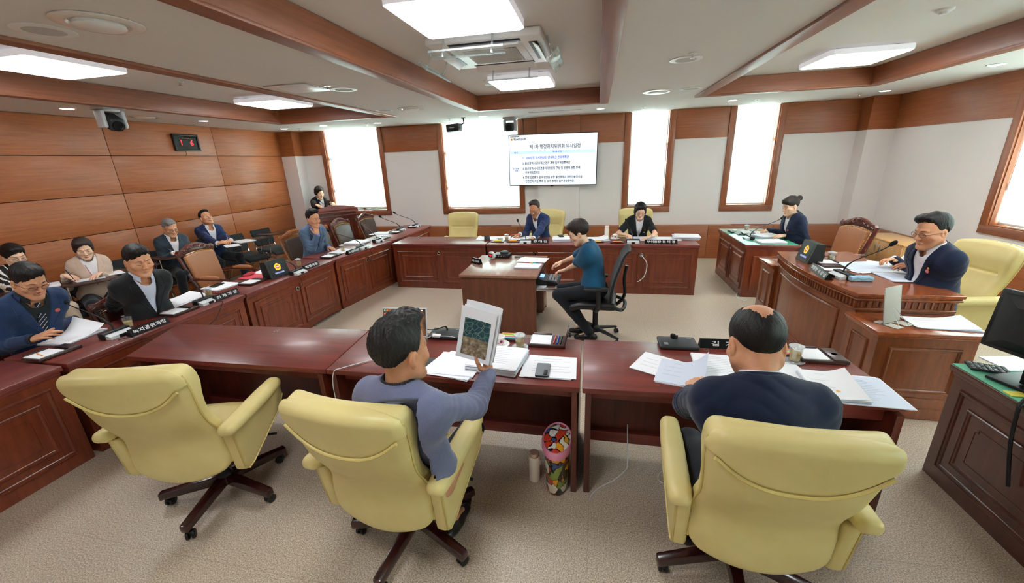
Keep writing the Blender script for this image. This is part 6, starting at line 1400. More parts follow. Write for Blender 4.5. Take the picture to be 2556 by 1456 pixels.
# ---- stenographer desk
RZ_ = .72
nameplate('small black name plate on the corner of the stenographer desk', q(1190, 658, RZ_), -.62, '속기사', .16, .07, sz=.03)
t_ = thing('digital_clock', 'silver oval digital clock on the stenographer desk', 'clock', q(1228, 647, RZ_), -.75); s = MB(); s.lathe([(.0001, -.02), (.04, -.02), (.05, -.012), (.05, .012), (.04, .02), (.0001, .02)], 28, (0, 0, .05), M=R3('X', PI/2-.15) @ Matrix.Diagonal((1.45, 1, 1, 1))); obj('case', s, SILVER, t_)
s = MB(); s.box((0, -.0215, .052), (.1, .003, .05), .001, R3('X', -.15)); obj('display', s, SCREENB, t_); s = MB(); text_mb('10:07', .03, TR((0, -.0245, .052)) @ R3('X', PI/2-.15), 0, s, bold=.0006); obj('digits', s, glow('red_led', 'e01b1b', 1.2), t_, 0)
t_ = thing('audio_recorder', 'black recording device with round disc on the stenographer desk', 'recorder', q(1255, 642, RZ_), -.05); s = MB(); s.box((0, 0, .025), (.22, .15, .05), .006); obj('case', s, BLACKP, t_); s = MB(); s.lathe([(.055, .05), (.06, .056), (.055, .074), (.04, .08), (.0001, .08)], 28, (.02, .02, 0)); obj('disc', s, DGREY, t_)
s = MB()
for k in range(4): s.lathe([(.007, 0), (.007, .008), (.0001, .008)], 12, (-.07+.035*k, -.075, .03), M=R3('X', PI/2))
obj('sockets', s, GREYP, t_)
s = MB(); s.box((0, 0, .006), (.13, .03, .011), .004); o = obj('remote_control', s, BLACKP); o.location = q(1297, 642, RZ_); tag(o, 'thin black remote at the far edge of the stenographer desk', 'remote')
sheets('loose white papers on the stenographer desk', q(1330, 650, RZ_+.001), -.1, .36, .24, 4, .01); sheets('cream ring notebook with a rainbow edge on the stenographer desk', q(1318, 666, RZ_+.001), -.05, .3, .21, 10, .002, 'notebook', 'notebook')
t_ = thing('rainbow_pen', 'rainbow coloured pen lying between notebook and papers', 'pen', q(1330, 657, RZ_+.02), -.1)
for k, c in enumerate(('e05c9a', 'e8d22c', '4bb6c8', '2a4fc0')): s = MB(); s.tube([(-.08+.04*k, 0, .005), (-.04+.04*k, 0, .005)], .005, 8); obj('band', s, plain('marker_'+c, c, .4), t_, label='coloured pen band')
t_ = thing('stenotype', 'black stenotype machine under the typing hands', 'stenotype', (-.52, 4.54, .56), PI/2); s = MB()
s.add([(-.15, -.11, 0), (.15, -.11, 0), (.15, .13, 0), (-.15, .13, 0), (-.15, -.11, .03), (.15, -.11, .03), (.15, .13, .08), (-.15, .13, .08)], [(3, 2, 1, 0), (4, 5, 6, 7), (0, 1, 5, 4), (1, 2, 6, 5), (2, 3, 7, 6), (3, 0, 4, 7)]); obj('case', s, BLACKP, t_, 0)
s = MB(); K = TR((0, .01, .056)) @ R3('X', .205); s.xf = K
for r_ in range(3):
    for c in range(8):
        if c not in (): s.box((-.11+.0315*c, -.085+.036*r_, .008), (.024, .028, .014), .004)
obj('keys', s, GREYP, t_); s = MB(); s.xf = K; s.box((0, .085, .006), (.13, .05, .004), .001); obj('display', s, glow('lcd_blue', '7fa6d8', .6), t_)
s = MB(); s.box((0, 0, .003), (.16, .12, .005), .002); o = obj('trackpad', s, SILVER); o.location = (-.62, 4.37, .5605); tag(o, 'flat silver pad on the sliding tray of the stenographer desk', 'pad')
# ---- right glass-topped desk
GZ = .747; q2 = lambda px, py: at(px, py, GZ)
sheets('upper stack of papers beside the hand of the woman with a bun', q2(1912, 592), .25, .3, .25, 20, .012, fan=.006); sheets('lower stack of papers at the corner of the glass-topped desk', q2(1922, 606), .1, .3, .24, 18, .015, fan=.004)
mic('gooseneck microphone of the woman with a bun', q2(1866, 597), -LR, at(1950, 546, 1.0)); cup('tea glass on the far glass-topped desk', q2(1863, 578)); tray('note tray on the far glass-topped desk', q2(1864, 583), -LR, pen=False)
t_ = thing('desk_card', 'pale tilted card holder beside the microphone of the woman with a bun', 'card holder', q2(1843, 585), -LR); s = MB(); s.box((0, 0, .03), (.14, .006, .065), .002, R3('X', -.6)); obj('card', s, SILVER, t_); s = MB(); s.box((0, .02, .006), (.14, .06, .01), .002); obj('foot', s, BLACKP, t_)
s = MB(); s.box((0, 0, .01), (.2, .05, .02), .004); o = obj('pen_case', s, BLACKP); o.location = q2(1824, 579); o.rotation_euler = (0, 0, PI/2); tag(o, 'black pen case at the far end of the glass-topped desk', 'pen case')
s = MB(); s.lathe([(.035, 0), (.035, .02), (.022, .02), (.022, 0), (.035, 0)], 24); o = obj('tape_roll', s, PORC); o.location = q2(1834, 576); tag(o, 'white roll of tape on the far glass-topped desk', 'tape')
sheets('note under the writing hand of the woman with a bun', q2(1886, 581), .3, .2, .2, 3, .01)
# ---- chairman desk
HZ = .861; q3 = lambda px, py: at(px, py, HZ)
emblem_box('black emblem display on the chairman desk', q3(2016, 652), -LR-.02)
nameplate('name plate reading 위원장 이장걸 on the chairman desk', q3(2047, 684), -LR-.13, '위원장 이 장 걸', .40)
mic('gooseneck microphone of the chairman', q3(2093, 692), -LR+.12, at(2222, 613, 1.17)); cup('tea glass with crystal lid on the chairman desk', q3(2073, 653))
sheets('spread papers before the chairman', q3(2165, 668), .2, .42, .34, 5, .03, lines=7); sheets('page the chairman is lifting', q3(2215, 663), -.5, .3, .22, 4, .01, 'booklet', 'booklet', .12); sheets('white papers at the near corner of the chairman desk', q3(2262, 693), .05, .36, .3, 5, .015, lines=8)
tray('note tray behind the emblem display on the chairman desk', q3(2065, 662), -LR, pen=False); sheets('paper slips by the chairman name plate', q3(2082, 668), .1, .26, .2, 3, .02)
t_ = thing('gavel', 'dark red wooden gavel behind the chairman tea glass', 'gavel', q3(2046, 645), .3); s = MB(); s.lathe([(.0001, -.04), (.02, -.04), (.026, -.03), (.02, -.012), (.02, .012), (.026, .03), (.02, .04), (.0001, .04)], 18, (0, 0, .027), M=R3('X', PI/2)); obj('gavel_head', s, MAHOG, t_); s = MB(); s.tube([(0, 0, .027), (.18, 0, .012)], .007, 8); obj('handle', s, MAHOG, t_)
t_ = thing('tissue_pack', 'light blue patterned tissue pack on the chairman desk', 'tissue pack', q3(2146, 701), .03); s = MB(); s.box((0, 0, .022), (.17, .07, .042), .008); obj('pack', s, plain('light_blue_foil', '9cc6de', .3), t_); s = MB(); s.tube([(-.08, -.036, .01), (-.04, -.037, .035), (.0, -.036, .012), (.04, -.037, .034), (.08, -.036, .012)], .001, 4); s.tube([(-.07, .02, .0437), (-.02, -.02, .0437), (.03, .025, .0437), (.07, -.02, .0437)], .001, 4); obj('line_pattern', s, BLACKP, t_)
# book stand on the low side desk
t_ = thing('book_stand', 'grey metal book stand on the low side desk', 'book stand', (2.17, 3.22, .701), .55)
BSTAND = plain('grey_enamel', 'b9b8ae', .45)
s = MB(); s.box((0, .05, .14), (.19, .006, .27), .002, R3('X', -.16)); obj('back_plate', s, BSTAND, t_)
s = MB(); s.b2((-.09, -.06, 0), (-.02, .09, .006), .002); s.b2((.02, -.06, 0), (.10, .09, .006), .002); s.b2((-.09, .02, 0), (.10, .05, .006), .002); obj('foot', s, BSTAND, t_)
s = MB()
for sx in (-1, 1): s.tube([(sx*.05, -.05, .006), (sx*.03, .03, .1), (sx*.0, .035, .12)], .0018, 5)
obj('page_wire', s, STEEL, t_)
sheets('white papers on the low side desk, with a lifted cover', at(2345, 810, .701), -.08, .36, .22, 6, .01, curl=.03, lines=4)
# ---- middle near table
t_ = thing('laptop', 'open silver laptop before the man in the linen jacket', 'laptop', (-1.33, 2.33, DZ), .08); s = MB(); s.box((0, 0, .008), (.33, .23, .014), .004, seg=3); obj('base', s, SILVER, t_)
s = MB(); s.box((0, .02, .0155), (.29, .1, .0015)); obj('keyboard', s, DGREY, t_); L_ = TR((0, .118, .012)) @ R3('X', -.22); s = MB(); s.xf = L_; s.box((0, .0, .112), (.335, .008, .215), .004, seg=3); ld = obj('lid', s, SILVER, t_)
m, t, b = nt('laptop_wallpaper'); nz = N(t, 'TexNoise', Scale=9.0, Detail=4.0); t.links.new(coords(t), nz.inputs['Vector']); c_ = ramp(t, nz.outputs[0], [(.35, '1c120c'), (.55, '5f3d22'), (.7, '9b6a3c')]); t.links.new(c_, b.inputs['Emission Color']); b.inputs['Emission Strength'].default_value = .8; b.inputs['Base Color'].default_value = (.02, .02, .02, 1); b.inputs['Roughness'].default_value = .2
s = MB(); s.xf = L_; s.box((0, -.0048, .114), (.318, .0012, .195)); obj('screen', s, m, ld)
s = MB(); s.xf = L_
for k in range(7): s.box((-.147, -.0056, .2-.024*k), (.009, .0006, .009), mi=k % 3)
for k in range(3): s.box((-.13, -.0056, .2-.024*k), (.009, .0006, .009), mi=(k+1) % 3)
s.box((.1, -.0056, .2), (.08, .0006, .008), mi=3); obj('desktop_icons', s, [glow('icon_teal', '2fb6a8', 1), glow('icon_red', 'd8493c', 1), glow('icon_blue', '3a7bd0', 1), glow('icon_pale', 'c8bfa0', .9)], ld)
mic('dark flat conference unit with a gooseneck, beside the laptop', q(1114, 838), .02, at(1062, 822, .80), base='flat', grp='flat conference microphone units')
t_ = thing('usb_hub', 'small white adapter with cable on the conference unit', 'adapter', q(1090, 841, DZ+.03), -.05); s = MB(); s.box((0, 0, .009), (.06, .03, .017), .004); obj('case', s, WHITEP, t_); s = MB(); s.tube(catmull([(.03, 0, .009), (.08, .01, .006), (.14, .005, .004)], 5), .0022, 6); s.tube(catmull([(-.03, 0, .009), (-.07, -.01, -.01), (-.12, -.02, -.02)], 5), .0022, 6); obj('cable', s, CABLEW, t_)
s = MB(); s.box((0, 0, .002), (.19, .22, .004), .001); o = obj('mouse_pad', s, DGREY); o.location = q(1038, 912); o.rotation_euler = (0, 0, -.1); tag(o, 'dark grey mouse pad right of the linen jacket man head', 'mouse pad')
teacup('flowered white teacup on a saucer beside the held-up map sheet', q(1247, 864), .6); cup('tea glass with crystal lid on a coaster, middle near table', q(1298, 868), coaster=True)
marker_tray('tray of colourful highlighters behind the flowered teacup', q(1272, 845), .0, ['4bb6c8', 'e05c9a', 'e8d22c', '7ac04c', 'ee8a34'])
t_ = tray('open note tray with red and blue pens, right part of the middle near table', q(1368, 856), .0, pen=False, open_lid=True)
for k, c in enumerate(('c92f2f', '2a4fc0', '141517')): s = MB(); s.tube([(.045+.022*k, -.06, .027), (.05+.022*k, .065, .027)], .0048, 8); obj('pen', s, plain('marker_'+c, c, .4), t_, label='red pen' if k == 0 else 'blue pen' if k == 1 else None)
sheets('fanned white papers left of the thick book', q(1140, 912), -.12, .3, .28, 6, .02, fan=.05); o = sheets('thick open book of printed pages, middle near table', q(1243, 905), -.1, .32, .29, 26, .004, 'book', 'book', lines=9)
sheets('printed papers under the folded phone', q(1372, 918), .02, .3, .26, 6, .015, lines=6); phone('dark folding phone with three cameras on printed papers', q(1355, 926, DZ+.012), .03, SLATEP, True, .08, .15)
s = MB(); s.tube([(.016*math.cos(a), .024*math.sin(a), .004) for a in np.linspace(0, 2*PI, 33)[:-1]], .0035, 8, False, closed=True); o = obj('glass_ring', s, GLASS); o.location = q(691, 827); tag(o, 'small clear glass ring on the empty left near table', 'ring')
s = MB(); s.tube([(.014*math.cos(a), .018*math.sin(a), .004) for a in np.linspace(0, 2*PI, 33)[:-1]], .003, 8, False, closed=True); o = obj('glass_ring', s, GLASS); o.location = q(1763, 875); tag(o, 'small clear glass ring below the 김기 name plate', 'ring')
s = MB(); s.tube(catmull([(-1.3, 2.2, .75), (-1.42, 2.1, .746), (-1.54, 1.98, .748), (-1.585, 1.945, .73), (-1.60, 1.935, .6), (-1.58, 1.95, .45), (-1.5, 2.1, .2)], 8), .003, 6); o = obj('charging_cable', s, CABLEW); tag(o, 'white charging cable running from the laptop over the table edge', 'cable')
# held map sheet
t_ = thing('map_sheets', 'printed map sheets held up by the man in the linen jacket', 'papers', aty(1190, 836, 1.725), 0); t_.rotation_euler = (-.12, .2, -.1)
m, t, b = nt('satellite_print'); v = coords(t, (1, 1, 1)); vo = N(t, 'TexVoronoi', Scale=38.0, feature='DISTANCE_TO_EDGE'); t.links.new(v, vo.inputs['Vector']); nz = N(t, 'TexNoise', Scale=30.0, Detail=5.0); t.links.new(v, nz.inputs['Vector'])
c1 = ramp(t, nz.outputs[0], [(.3, '0f2f3e'), (.55, '1d4a52'), (.75, '3c6a5a')]); c2 = ramp(t, vo.outputs['Distance'], [(.0, '93a98c'), (.06, '17404f')]); mx = N(t, 'MixRGB', blend_type='LIGHTEN'); mx.inputs[0].default_value = .8; t.links.new(c1, mx.inputs[1]); t.links.new(c2, mx.inputs[2]); t.links.new(mx.outputs[0], b.inputs['Base Color']); b.inputs['Roughness'].default_value = .6; SAT = m
m, t, b = nt('aerial_print'); nz = N(t, 'TexNoise', Scale=38.0, Detail=6.0, Roughness=.7); t.links.new(coords(t), nz.inputs['Vector']); t.links.new(ramp(t, nz.outputs[0], [(.3, '3a3128'), (.5, '8c7a62'), (.7, 'c8bda6')]), b.inputs['Base Color']); b.inputs['Roughness'].default_value = .6; AER = m
def page(mb, x0, z0, w, hgt, y, bow_, mi=0, t=.0012):
    mb.slab(lambda u, v: ((x0+(u-.5)*w, y+bow_*((u-.5)**2*4)-.02*v*v, z0+(v-.5)*hgt), Vector((0, -1, 0))), 9, 7, t, mi)
s = MB(); page(s, .016, .022, .185, .29, .02, -.01); page(s, .012, .004, .185, .28, .012, -.008); page(s, 0, 0, .18, .275, 0, -.006); obj('sheet', s, PAPER, t_, 40)
s = MB(); fy = lambda u, v: -.006*((u)**2*4)-.02*(v+.5)**2-.0022
s.grid(lambda a, c: Vector(((a-.5)*.135, fy((a-.5)*.135/.18, (-.02+c*.1)/.275), -.02+c*.1)), 6, 6, 0); s.grid(lambda a, c: Vector(((a-.5)*.135, fy((a-.5)*.135/.18, (-.115+c*.095)/.275), -.115+c*.095)), 6, 6, 1); o = obj('printed_map', s, [SAT, AER], t_, 180)
s = MB(); text_mb('위치도 및 현황', .013, TR((0, -.0145, .104)) @ R3('X', PI/2+.05), 0, s); obj('heading', s, INK, t_, 0)
# ---- right near table
mic('dark flat conference unit of the balding man with folded microphone', q(1690, 862), .03, q(1683, 843, .80), base='flat', grp='flat conference microphone units')
nameplate('name plate reading 김기, half hidden by the balding head', q(1800, 866), .02, '김  기', .27, wid=.13)
for px, py, rz, w, d, n, l, cl in ((1650, 915, -.5, .3, .25, 3, 'loose blank sheet left of the balding man', 0), (1700, 935, -.25, .26, .28, 5, 'booklet whose page is folded over, left of the balding man', .08), (1800, 918, -.08, .3, .3, 6, 'printed papers read by the balding man', 0)):
    sheets(l, q(px, py), rz, w, d, n, .006, curl=cl, lines=10 if n == 6 else 4)
sheets('white paper right of the balding man shoulder', q(1945, 935), .1, .3, .28, 3, .01); cup('tea glass with crystal lid on a coaster, right near table', q(1982, 902), coaster=True, s_=1.05)
marker_tray('colourful sticky note tray beside the balding head', q(1957, 884), .05, ['e05c9a', 'e8d22c', '4bb6c8', 'ee8a34']); t_ = tray('note tray with a white seal at the right end of the near tables', q(2042, 893), .02, pen=False)
s = MB(); s.box((.08, 0, .025), (.075, .165, .008), .002); obj('lid_panel', s, TRAYW, t_); s = MB(); s.lathe([(.016, .0292), (.0001, .0292)], 24, (.08, .0, 0)); obj('seal', s, WHITEP, t_)
sheets('printed sheets at the right end of the near tables', q(2150, 975), -.05, .3, .3, 5, .012, lines=12); t_ = sheets('white booklet with an orange emblem at the right end of the near tables', q(2075, 965, DZ+.009), -.06, .22, .29, 8, .003, 'booklet', 'booklet', .03, 3)
s = MB(); emblem(s, TR((.0, -.07, .0152)), .011, 0, 0, 0, False); o = obj('cover_emblem', s, ORANGEP, t_, 0)
# ---- near right desk with the monitor
s = MB(); t_ = thing('computer_monitor', 'black computer monitor seen from behind at the right photo edge', 'monitor', (2.22, 2.27, GZ), -PI/2+.30); A = TR((0, .0, .29)) @ R3('X', -.08); s.xf = A; s.box((0, .02, 0), (.56, .03, .33), .008)
bm = bmesh.new(); bmesh.ops.create_cube(bm, size=1)
for v_ in bm.verts: f = .62 if v_.co.y < 0 else 1; v_.co = Vector((v_.co.x*.52*f, v_.co.y*.05-.02, v_.co.z*.29*f))
s.bm(bm); obj('housing', s, BLACKP, t_, 30); s = MB(); s.xf = A; s.box((0, .036, 0), (.54, .002, .31)); obj('screen', s, GLOSSB, t_)
s = MB(); s.box((0, -.06, .19), (.075, .035, .34), .006, R3('X', .05)); s.box((0, -.05, .3), (.1, .05, .1), .01); obj('stand', s, BLACKP, t_); s = MB(); s.box((0, -.01, .009), (.28, .22, .016), .005); obj('stand_foot', s, BLACKP, t_)
s = MB(); s.tube(catmull([(.04, -.07, .26), (.07, -.14, .16), (.08, -.18, .04), (.09, -.225, .008), (.1, -.25, -.03), (.12, -.252, -.2), (.17, -.252, -.42)], 7), .008, 8); s.tube(catmull([(.0, -.07, .25), (.1, -.12, .12), (.2, -.08, .02), (.22, .06, .006), (.1, .16, .006)], 7), .003, 6); s.tube(catmull([(.02, -.07, .26), (.14, -.14, .1), (.25, -.1, .02), (.28, .02, .006)], 7), .003, 6); obj('cable', s, CABLE, t_)
t_ = thing('keyboard', 'thin dark keyboard on the near glass-topped desk', 'keyboard', at(2465, 922, GZ), -.35); s = MB(); s.box((0, 0, .006), (.16, .10, .011), .003); obj('case', s, DGREY, t_); s = MB()
for r_ in range(5):
    for c in range(7): s.box((-.066+.022*c, -.038+.019*r_, .0125), (.018, .015, .004), .001)
obj('keys', s, BLACKP, t_)
sheets('white papers at the far corner of the near glass-topped desk', at(2530, 910, GZ), .1, .2, .16, 4, .01); s = MB(); s.box((0, 0, .002), (.09, .05, .003), .0); o = obj('memo_note', s, plain('yellow_note', 'd8c94a', .6)); o.location = at(2540, 985, GZ); tag(o, 'yellow memo note under the monitor foot', 'note')
# ---- floor: bin, tumbler, cables
t_ = thing('waste_bin', 'pink-rimmed waste bin with colourful abstract pattern under the near tables', 'bin', at(1391, 1205, 0), .0); h = .30
m, t, b = nt('abstract_colour_print'); v = coords(t); d1 = N(t, 'TexNoise', Scale=7.0); t.links.new(v, d1.inputs['Vector']); mxv = N(t, 'MixRGB'); mxv.inputs[0].default_value = .25; t.links.new(v, mxv.inputs[1]); t.links.new(d1.outputs[1], mxv.inputs[2])
vo = N(t, 'TexVoronoi', Scale=17.0); t.links.new(mxv.outputs[0], vo.inputs['Vector']); ve = N(t, 'TexVoronoi', Scale=17.0, feature='DISTANCE_TO_EDGE'); t.links.new(mxv.outputs[0], ve.inputs['Vector'])
sp = N(t, 'SeparateColor'); t.links.new(vo.outputs['Color'], sp.inputs[0]); r = ramp(t, sp.outputs[0], [(.0, 'c8402c'), (.2, 'e8a32c'), (.36, 'e9e6dc'), (.55, '8a9a4a'), (.7, '3f4f86'), (.82, 'efe9d8'), (.93, '3a3420')])
rr2 = [x for x in t.nodes if x.type == 'VALTORGB'][-1]; rr2.color_ramp.interpolation = 'CONSTANT'
ed = ramp(t, ve.outputs['Distance'], [(.03, '000000'), (.05, 'ffffff')]); mm = N(t, 'MixRGB', blend_type='MULTIPLY'); mm.inputs[0].default_value = 1; t.links.new(r, mm.inputs[1]); t.links.new(ed, mm.inputs[2]); t.links.new(mm.outputs[0], b.inputs['Base Color']); b.inputs['Roughness'].default_value = .35; ABS = m
s = MB(); s.lathe([(.0001, 0), (.08, 0), (.085, .01), (.1, h)], 36, sx=.8, sy=1.35); obj('body', s, ABS, t_); s = MB(); s.lathe([(.105, h-.01), (.116, h+.0), (.116, h+.03), (.108, h+.045), (.1, h+.04)], 36, sx=.8, sy=1.35); obj('rim', s, plain('pink_plastic', 'd98aa8', .35), t_); s = MB(); s.lathe([(.1, h+.04), (.06, h+.05), (.0001, h+.052)], 36, sx=.8, sy=1.35); obj('lid', s, ABS, t_)
t_ = tumbler('cream tumbler on the floor beside the patterned waste bin', at(1335, 1196, 0), CREAM, .21, .034, plain('rose_gold', 'd9b8a6', .25, metal=.5)); s = MB(); s.tube([(.03, -.015, .19), (.04, -.02, .16), (.036, -.018, .13)], .006, 6, flat=.4); obj('strap', s, plain('rose_strap', 'cfa695', .5), t_)
for l, P, r in (('thin white cable lying on the floor right of the near table legs', [at(1566, 1130, .02)+Vector((0, .25, .3)), at(1566, 1145, .1), at(1560, 1175, .006), at(1530, 1200, .005), at(1500, 1215, .005), at(1478, 1235, .005), at(1472, 1252, .005)], .004), ('thin white cable looped on the floor beside the balding man chair', [at(1655, 1175, .25), at(1644, 1185, .1), at(1643, 1198, .01), at(1655, 1207, .005)], .004)):
    s = MB(); s.tube(catmull(P, 6), r, 6); o = obj('floor_cable', s, CABLEW); tag(o, l, 'cable')
s = MB(); a_, b_ = at(787, 815, 0), at(848, 779, 0); d_ = (b_-a_); s.box((0, 0, .009), (d_.length, .035, .018), .004); o = obj('cable_trunking', s, STEEL); o.location = (a_+b_)/2; o.rotation_euler = (0, 0, math.atan2(d_.y, d_.x)); tag(o, 'grey metal cable trunking on the floor along the left-row desk', 'trunking')
s = MB(); s.tube(catmull([at(1842, 728, .03), at(1838, 740, .005), at(1848, 748, .005), at(1860, 752, .005), at(1866, 748, .02)], 6), .006, 6); o = obj('floor_cable', s, CABLEW); tag(o, 'white cable end on the floor at the corner of the far glass-topped desk', 'cable')
# ---- tablets by the wall
TZ = .792
def onpad(label, px, py, rz, w=.21, d=.29, n=5, name='notebook', cat='notebook', curl=0, z=TZ, lines=0): return sheets(label, at(px, py, z), rz, w, d, n, .004, name, cat, curl, lines)
onpad('open notebook of the woman in the beige jacket', 228, 694, -.6, .34, .24, 8, lines=4); onpad('second white notebook beside the beige-jacketed woman', 280, 683, -.4, .26, .2, 4); onpad('open yellow-edged notebook before the woman in stripes', 118, 715, -.5, .28, .2, 8)
onpad('papers on the tablet of the grey-haired man', 470, 632, -.5, .26, .2, 4); onpad('white papers on the tablet of the man looking up', 580, 614, -.6, .26, .2, 4); onpad('stapled papers on the tablet of an empty black chair', 608, 603, -.3, .32, .26, 8, 'paper_stack', 'papers', lines=4)
s = MB(); s.tube([(0, 0, 0), (.02, -.01, .13)], .004, 6); o = obj('pen', s, plain('violet_pen', 'b8a8d8', .4)); o.location = at(569, 603, .82); tag(o, 'pale violet pen held by the man looking up', 'pen'); s = MB(); s.tube([(0, 0, 0), (-.02, -.03, .12)], .004, 6); o = obj('pen', s, BLACKP); o.location = at(184, 697, .84); tag(o, 'black pen in the hand of the beige-jacketed woman', 'pen')
s = MB(); s.tube([(-.09, .0, .0), (.07, -.02, .03)], .0045, 6); o = obj('pen', s, plain('red_pen', 'd8343c', .4)); o.location = at(1287, 588, .80); tag(o, 'red pen in the hand of the man under the screen', 'pen'); s = MB(); s.tube([(0, 0, 0), (-.04, .03, .13)], .0045, 6); o = obj('pen', s, plain('blue_pen', '2a46c8', .4)); o.location = at(1580, 594, .755); tag(o, 'blue pen in the hand of the woman in black', 'pen'); s = MB(); s.tube([(-.03, 0, 0), (.10, -.01, .02)], .0045, 6); o = obj('pen', s, ORANGEP); o.location = at(1890, 577, .79); tag(o, 'orange pen in the hand of the woman with a bun', 'pen')
t_ = thing('pencil_case', 'clear pencil case with pink and blue contents on a black seat', 'pencil case', at(418, 690, .49), .3); s = MB(); s.box((0, 0, .025), (.2, .09, .05), .015); obj('pouch', s, CLEAR, t_); s = MB(); s.box((0, -.01, .02), (.12, .05, .025), .004); obj('eraser', s, plain('marker_2a4fc0', '2a4fc0', .4), t_, label='blue content'); s = MB(); s.box((.0, .0, .042), (.05, .04, .012), .003); obj('eraser', s, plain('hot_pink', 'e85ab0', .4), t_, label='pink content')
# ================================================================ on walls and ceiling
t_ = thing('wall_clock', 'black framed digital wall clock with red digits on the wood wall', 'clock', (XL+.012, 5.96, 2.435), PI/2)
s = MB()
for q_ in ((-.225, -.135, .225, -.105), (-.225, .105, .225, .135), (-.225, -.135, -.195, .135), (.195, -.135, .225, .135)): s.b2((q_[0], -.035, q_[1]), (q_[2], 0, q_[3]), .006)
obj('frame', s, plain('dark_bronze_frame', '2b231b', .35, metal=.3), t_); s = MB(); s.b2((-.198, -.018, -.108), (.198, 0, .108)); obj('face', s, GLOSSB, t_); s = MB(); s.tube([(x, -.019, z) for x, z in ((-.14, -.06), (.14, -.06), (.14, .05), (-.14, .05))], .002, 4, False, closed=True); s.b2((-.06, -.0195, .07), (.06, -.0185, .076)); obj('gold_line', s, BRASS, t_)
s = MB(); text_mb('1   6', .12, TR((.0, -.0205, -.004)) @ R3('X', PI/2), 0, s, width=.22, bold=.001); obj('digits', s, glow('red_led', 'e01b1b', 1.2), t_, 0); s = MB(); s.tube(catmull([(-.05, -.004, -.135), (-.04, -.006, -.17), (-.06, -.004, -.205)], 5), .003, 5); obj('cord', s, CABLE, t_)
def ptz(label, p, rz, k=1, tilt=.35):
    t_ = thing('ceiling_camera', label, 'camera', p, rz, 'ceiling conference cameras'); s = MB(); s.box((0, 0, -.018), (.2*k, .2*k, .036), .012, seg=3); s.lathe([(.09*k, -.036), (.085*k, -.06), (.0001, -.06)], 28); obj('mount', s, LGREY, t_)
    s = MB(); A = TR((0, -.0, -.135*k)); s.xf = A
    for sx in (-1, 1): s = MB(); s.xf = A; s.box((sx*.088*k, 0, .015), (.034*k, .12*k, .17*k), .014, seg=3); obj('yoke_arm', s, LGREY, t_)
    s = MB(); s.xf = A @ R3('X', tilt); s.box((0, -.0, -.01), (.13*k, .17*k, .13*k), .03, seg=3); hd = obj('camera_head', s, DGREY, t_); s = MB(); s.xf = A @ R3('X', tilt) @ R3('X', PI/2); s.lathe([(.05*k, .08*k), (.052*k, .1*k), (.042*k, .102*k), (.036*k, .094*k), (.0001, .09*k)], 28, (0, -.012, 0)); obj('lens', s, GLOSSB, hd); return t_
LGREY = plain('light_grey_plastic', 'b9bbbd', .4)
ptz('ceiling camera on the left, above the grey-haired man', (-5.62, 4.06, ZC), PI/2-.1, 1.15, .5); ptz('ceiling camera above the screen', (-1.66, 8.02, ZC), 0, 1.15, .15)
t_ = thing('ceiling_loudspeaker', 'black loudspeaker hanging from the ceiling before the wide window', 'speaker', (-2.42, 7.55, ZC), 0); s = MB(); s.box((0, 0, -.008), (.07, .07, .014), .003); s.tube([(0, 0, -.01), (.01, -.02, -.09), (-.05, -.05, -.13)], .014, 8); obj('bracket', s, BLACKP, t_); s = MB(); s.box((-.16, -.08, -.17), (.27, .15, .13), .02, R3('Z', -.25) @ R3('Y', -.05)); obj('cabinet', s, BLACKP, t_); s = MB(); s.box((-.18, -.16, -.172), (.09, .004, .012), .001, R3('Z', -.25)); obj('badge', s, GREYP, t_)
# screen
t_ = thing('television', 'large wall screen showing the meeting agenda in Korean', 'screen', (-.882, 8.215, 1.93), 0); TW, TH = 1.72, .965; A = R3('Y', .012) @ R3('X', PI/2); s = MB(); s.xf = A; s.box((0, 0, .0), (TW, TH, .04), .004); s.box((0, -TH/2-.006, .005), (.05, .016, .03), .003); obj('bezel', s, GLOSSB, t_); s = MB(); s.box((0, .045, 0), (.6, .05, .4), .01); obj('wall_bracket', s, BLACKP, t_)
m, t, b = nt('screen_page'); b.inputs['Base Color'].default_value = (.05, .05, .05, 1); b.inputs['Emission Color'].default_value = lin('e9f3fb'); b.inputs['Emission Strength'].default_value = .50; b.inputs['Roughness'].default_value = .3; PAGE = m
s = MB(); s.xf = A; s.b2((-TW/2+.014, -TH/2+.014, .02), (TW/2-.014, TH/2-.012, .0215)); obj('screen', s, PAGE, t_)
INKS = glow('screen_ink', '141a26', .3); BLUS = glow('screen_blue_ink', '2f49d0', .5); BAND = glow('screen_band', 'aac3f2', .5); CELL = glow('screen_cell', 'd0e0fa', .5)
s = MB(); s.xf = A; Z_ = .0218
s.b2((-TW/2+.04, .125, Z_), (TW/2-.05, .175, Z_+.0005), 0, 2); s.b2((-TW/2+.04, -TH/2+.045, Z_), (-TW/2+.25, .122, Z_+.0004), 0, 3)
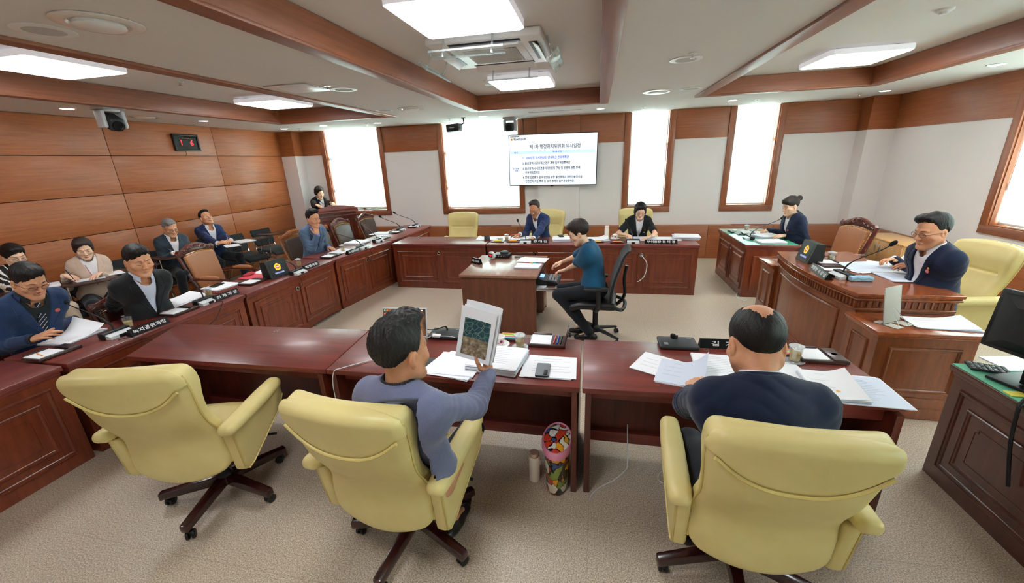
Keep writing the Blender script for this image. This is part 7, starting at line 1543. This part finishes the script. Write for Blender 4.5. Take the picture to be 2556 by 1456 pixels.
for y in (.122, -TH/2+.042): s.b2((-TW/2+.04, y, Z_+.0006), (TW/2-.05, y+.003, Z_+.001), 0, 2)
for x in (-TW/2+.25, TW/2-.053): s.b2((x, -TH/2+.042, Z_+.0006), (x+.003, .175, Z_+.001), 0, 2)
s.b2((-TW/2+.035, TH/2-.045, Z_), (-TW/2+.22, TH/2-.034, Z_+.001), 0, 0); s.xf = None
def scr(txt, x, y, size, mi, w=None, al='LEFT', bold=.0014): text_mb(txt, size, A @ TR((x, y, Z_+.0012)), mi, s, al, None, bold, .0002, w or 1)
scr('제1차 행정자치위원회 의사일정', .05, .245, .088, 0, .86, 'CENTER', .0012); scr('제264회 임시회', -TW/2+.1, TH/2-.09, .046, 0, .85); scr('일 시', -TW/2+.145, .15, .032, 1, 1, 'CENTER'); scr('부 의 안 건', .1, .15, .032, 1, 1.2, 'CENTER')
scr('1.  2026년도 수시분(2차) 공유재산 관리계획안', -TW/2+.275, .045, .058, 1, .82)
for tx, y in (('2. 울산광역시 공유재산 관리 조례 일부개정조례안', -.055), ('3. 울산광역시 시민고충처리위원회 구성 및 운영에 관한 조례', -.155), ('    전부개정조례안', -.232), ('4. 조례 입법평가 결과 반영을 위한 울산광역시 어린이놀이시설', -.325), ('    안전관리 지원 조례 등 46개 조례의 일부개정조례안', -.4)): scr(tx, -TW/2+.275, y, .057, 0, .80)
scr('6. 12.(금)', -TW/2+.145, -.15, .036, 0, .9, 'CENTER'); scr('10:00', -TW/2+.145, -.19, .036, 0, .9, 'CENTER'); emblem(s, A @ TR((-TW/2+.065, TH/2-.09, Z_+.001)), .026, 4, 5, 4, False)
obj('agenda_text', s, [INKS, BLUS, BAND, CELL, glow('screen_orange', 'e88a2e', .8), glow('screen_red', 'b5331f', .7)], t_, 0)
s = MB(); s.box((0, 0, 0), (.1, .012, .07), .004); o = obj('wall_outlet', s, WHITEP); o.location = (4.592, 6.85, .56); o.rotation_euler = (0, 0, PI/2); tag(o, 'white wall outlet on the ledge behind the oak cabinet', 'outlet')
